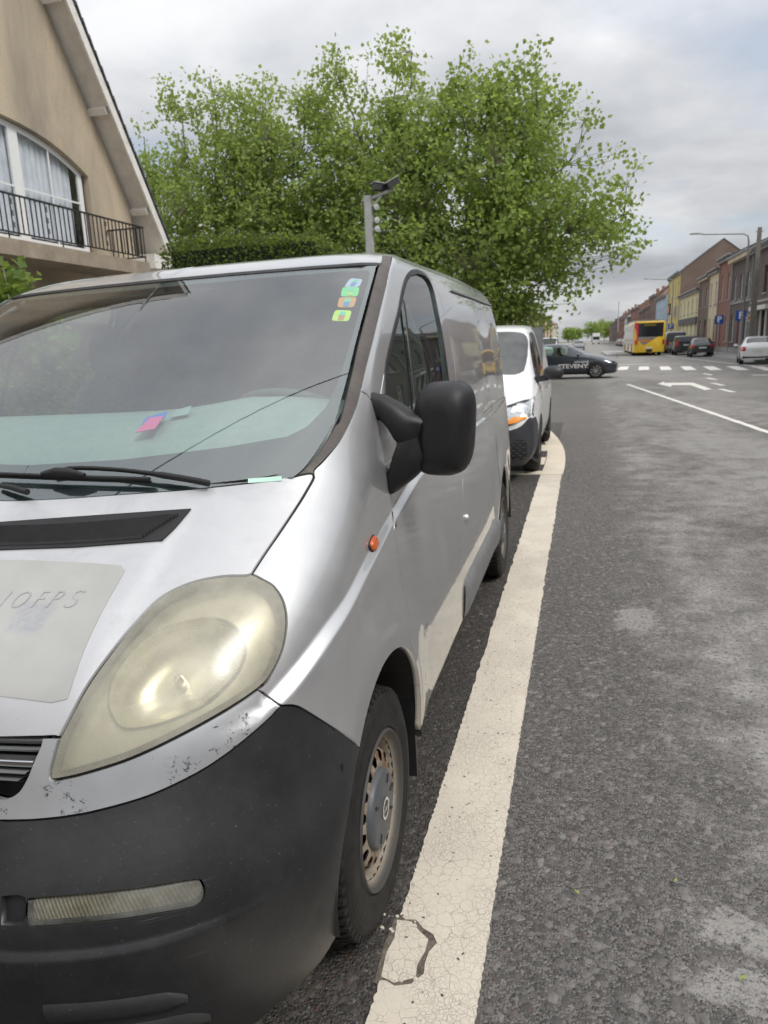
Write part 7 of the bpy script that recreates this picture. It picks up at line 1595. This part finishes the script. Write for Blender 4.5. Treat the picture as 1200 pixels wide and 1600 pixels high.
sign('blue parking sign in front of the red brick house', 10.0, 61.0, 2.35, 'P'); sign('blue parking sign in front of the dark brown brick house, nearer of two', 10.0, 53.0, 2.4, 'P'); sign('small diamond shaped sign with red centre at the right', 10.0, 50.2, 2.4, 'D'); sign('small blue parking sign by the yellow house', 9.9, 92, 2.4, 'P'); sign('round dark sign at the left of the bus', 2.75, 63.5, 2.0, 'O', 2.4)
# overhead cable, mirrored in the windscreen
cb_ = MB().tube([(-10.3, -.3 + .0, 6.9), (-4.7, 2.05, 6.85), (-1.8, 3.25, 6.85), (2.0, 5.0, 6.9), (11.3, 9.2, 7.4)], .016, 6).build('overhead_cable', M_CBLK); tag(cb_, 'black overhead cable strung across the street, mirrored in the windscreen', 'cable')
# papers on the dashboard
def paper(name, label, pts, mat, cat):
    c = Vector((0, 0, 0)); P = [van.matrix_world @ Vector(p) for p in pts]; o = obj(name, P, [tuple(range(len(P)))], mat); tag(o, label, cat)
    m_ = o.modifiers.new('t', 'SOLIDIFY'); m_.thickness = .002; return o
paper('paper_sheet', 'pink paper on the dashboard behind the windscreen', [(.246, .92, 1.372), (.246, 1.0, 1.406), (.290, 1.0, 1.408), (.300, .935, 1.38)], pm('pink_paper', (.80, .10, .30), .8), 'paper')
paper('leaflet', 'blue leaflet lying next to the pink paper on the dashboard', [(.225, .985, 1.388), (.215, 1.03, 1.405), (.275, 1.05, 1.418), (.290, 1.005, 1.402)], pm('blue_leaflet', (.04, .16, .60), .6), 'leaflet')
paper('leaflet', 'white printed leaflet sticking up behind the blue one on the dashboard', [(.285, 1.04, 1.402), (.335, 1.06, 1.408), (.325, 1.10, 1.43), (.28, 1.085, 1.42)], pm('white_leaflet', (.30, .33, .34), .6), 'leaflet')
# fallen leaves on the asphalt
lg = random.Random(5); lm_ = pm('fallen_leaf', (.22, .26, .06), .6)
for i, (x, y) in enumerate([(.30, 1.93), (.02, 1.82), (.62, 1.84), (-.09, 4.2), (.42, 1.62), (1.3, 2.6)]):
    r_ = lg.uniform(.006, .010); a0 = lg.uniform(0, 6); q = [(x + r_ * k * math.cos(a0 + t_), y + r_ * k * math.sin(a0 + t_), .014 + (.004 if j % 2 else 0)) for j, (t_, k) in enumerate(((0, 1.3), (.8, .6), (1.6, .7), (3.1, 1.0), (4.6, .7), (5.4, .6)))]
    o_ = obj('fallen_leaf', q, [tuple(range(6))], lm_); tag(o_, ['yellow green leaf on the asphalt right of the wheel, largest one', 'tiny leaf on the asphalt beside the white line', 'small leaf lying furthest right on the asphalt near the bottom', 'leaf at the right edge of the white line beside the door', 'small leaf nearest the bottom of the picture', 'leaf on the pale patch of asphalt'][i], 'leaf', 'fallen leaves on the asphalt')
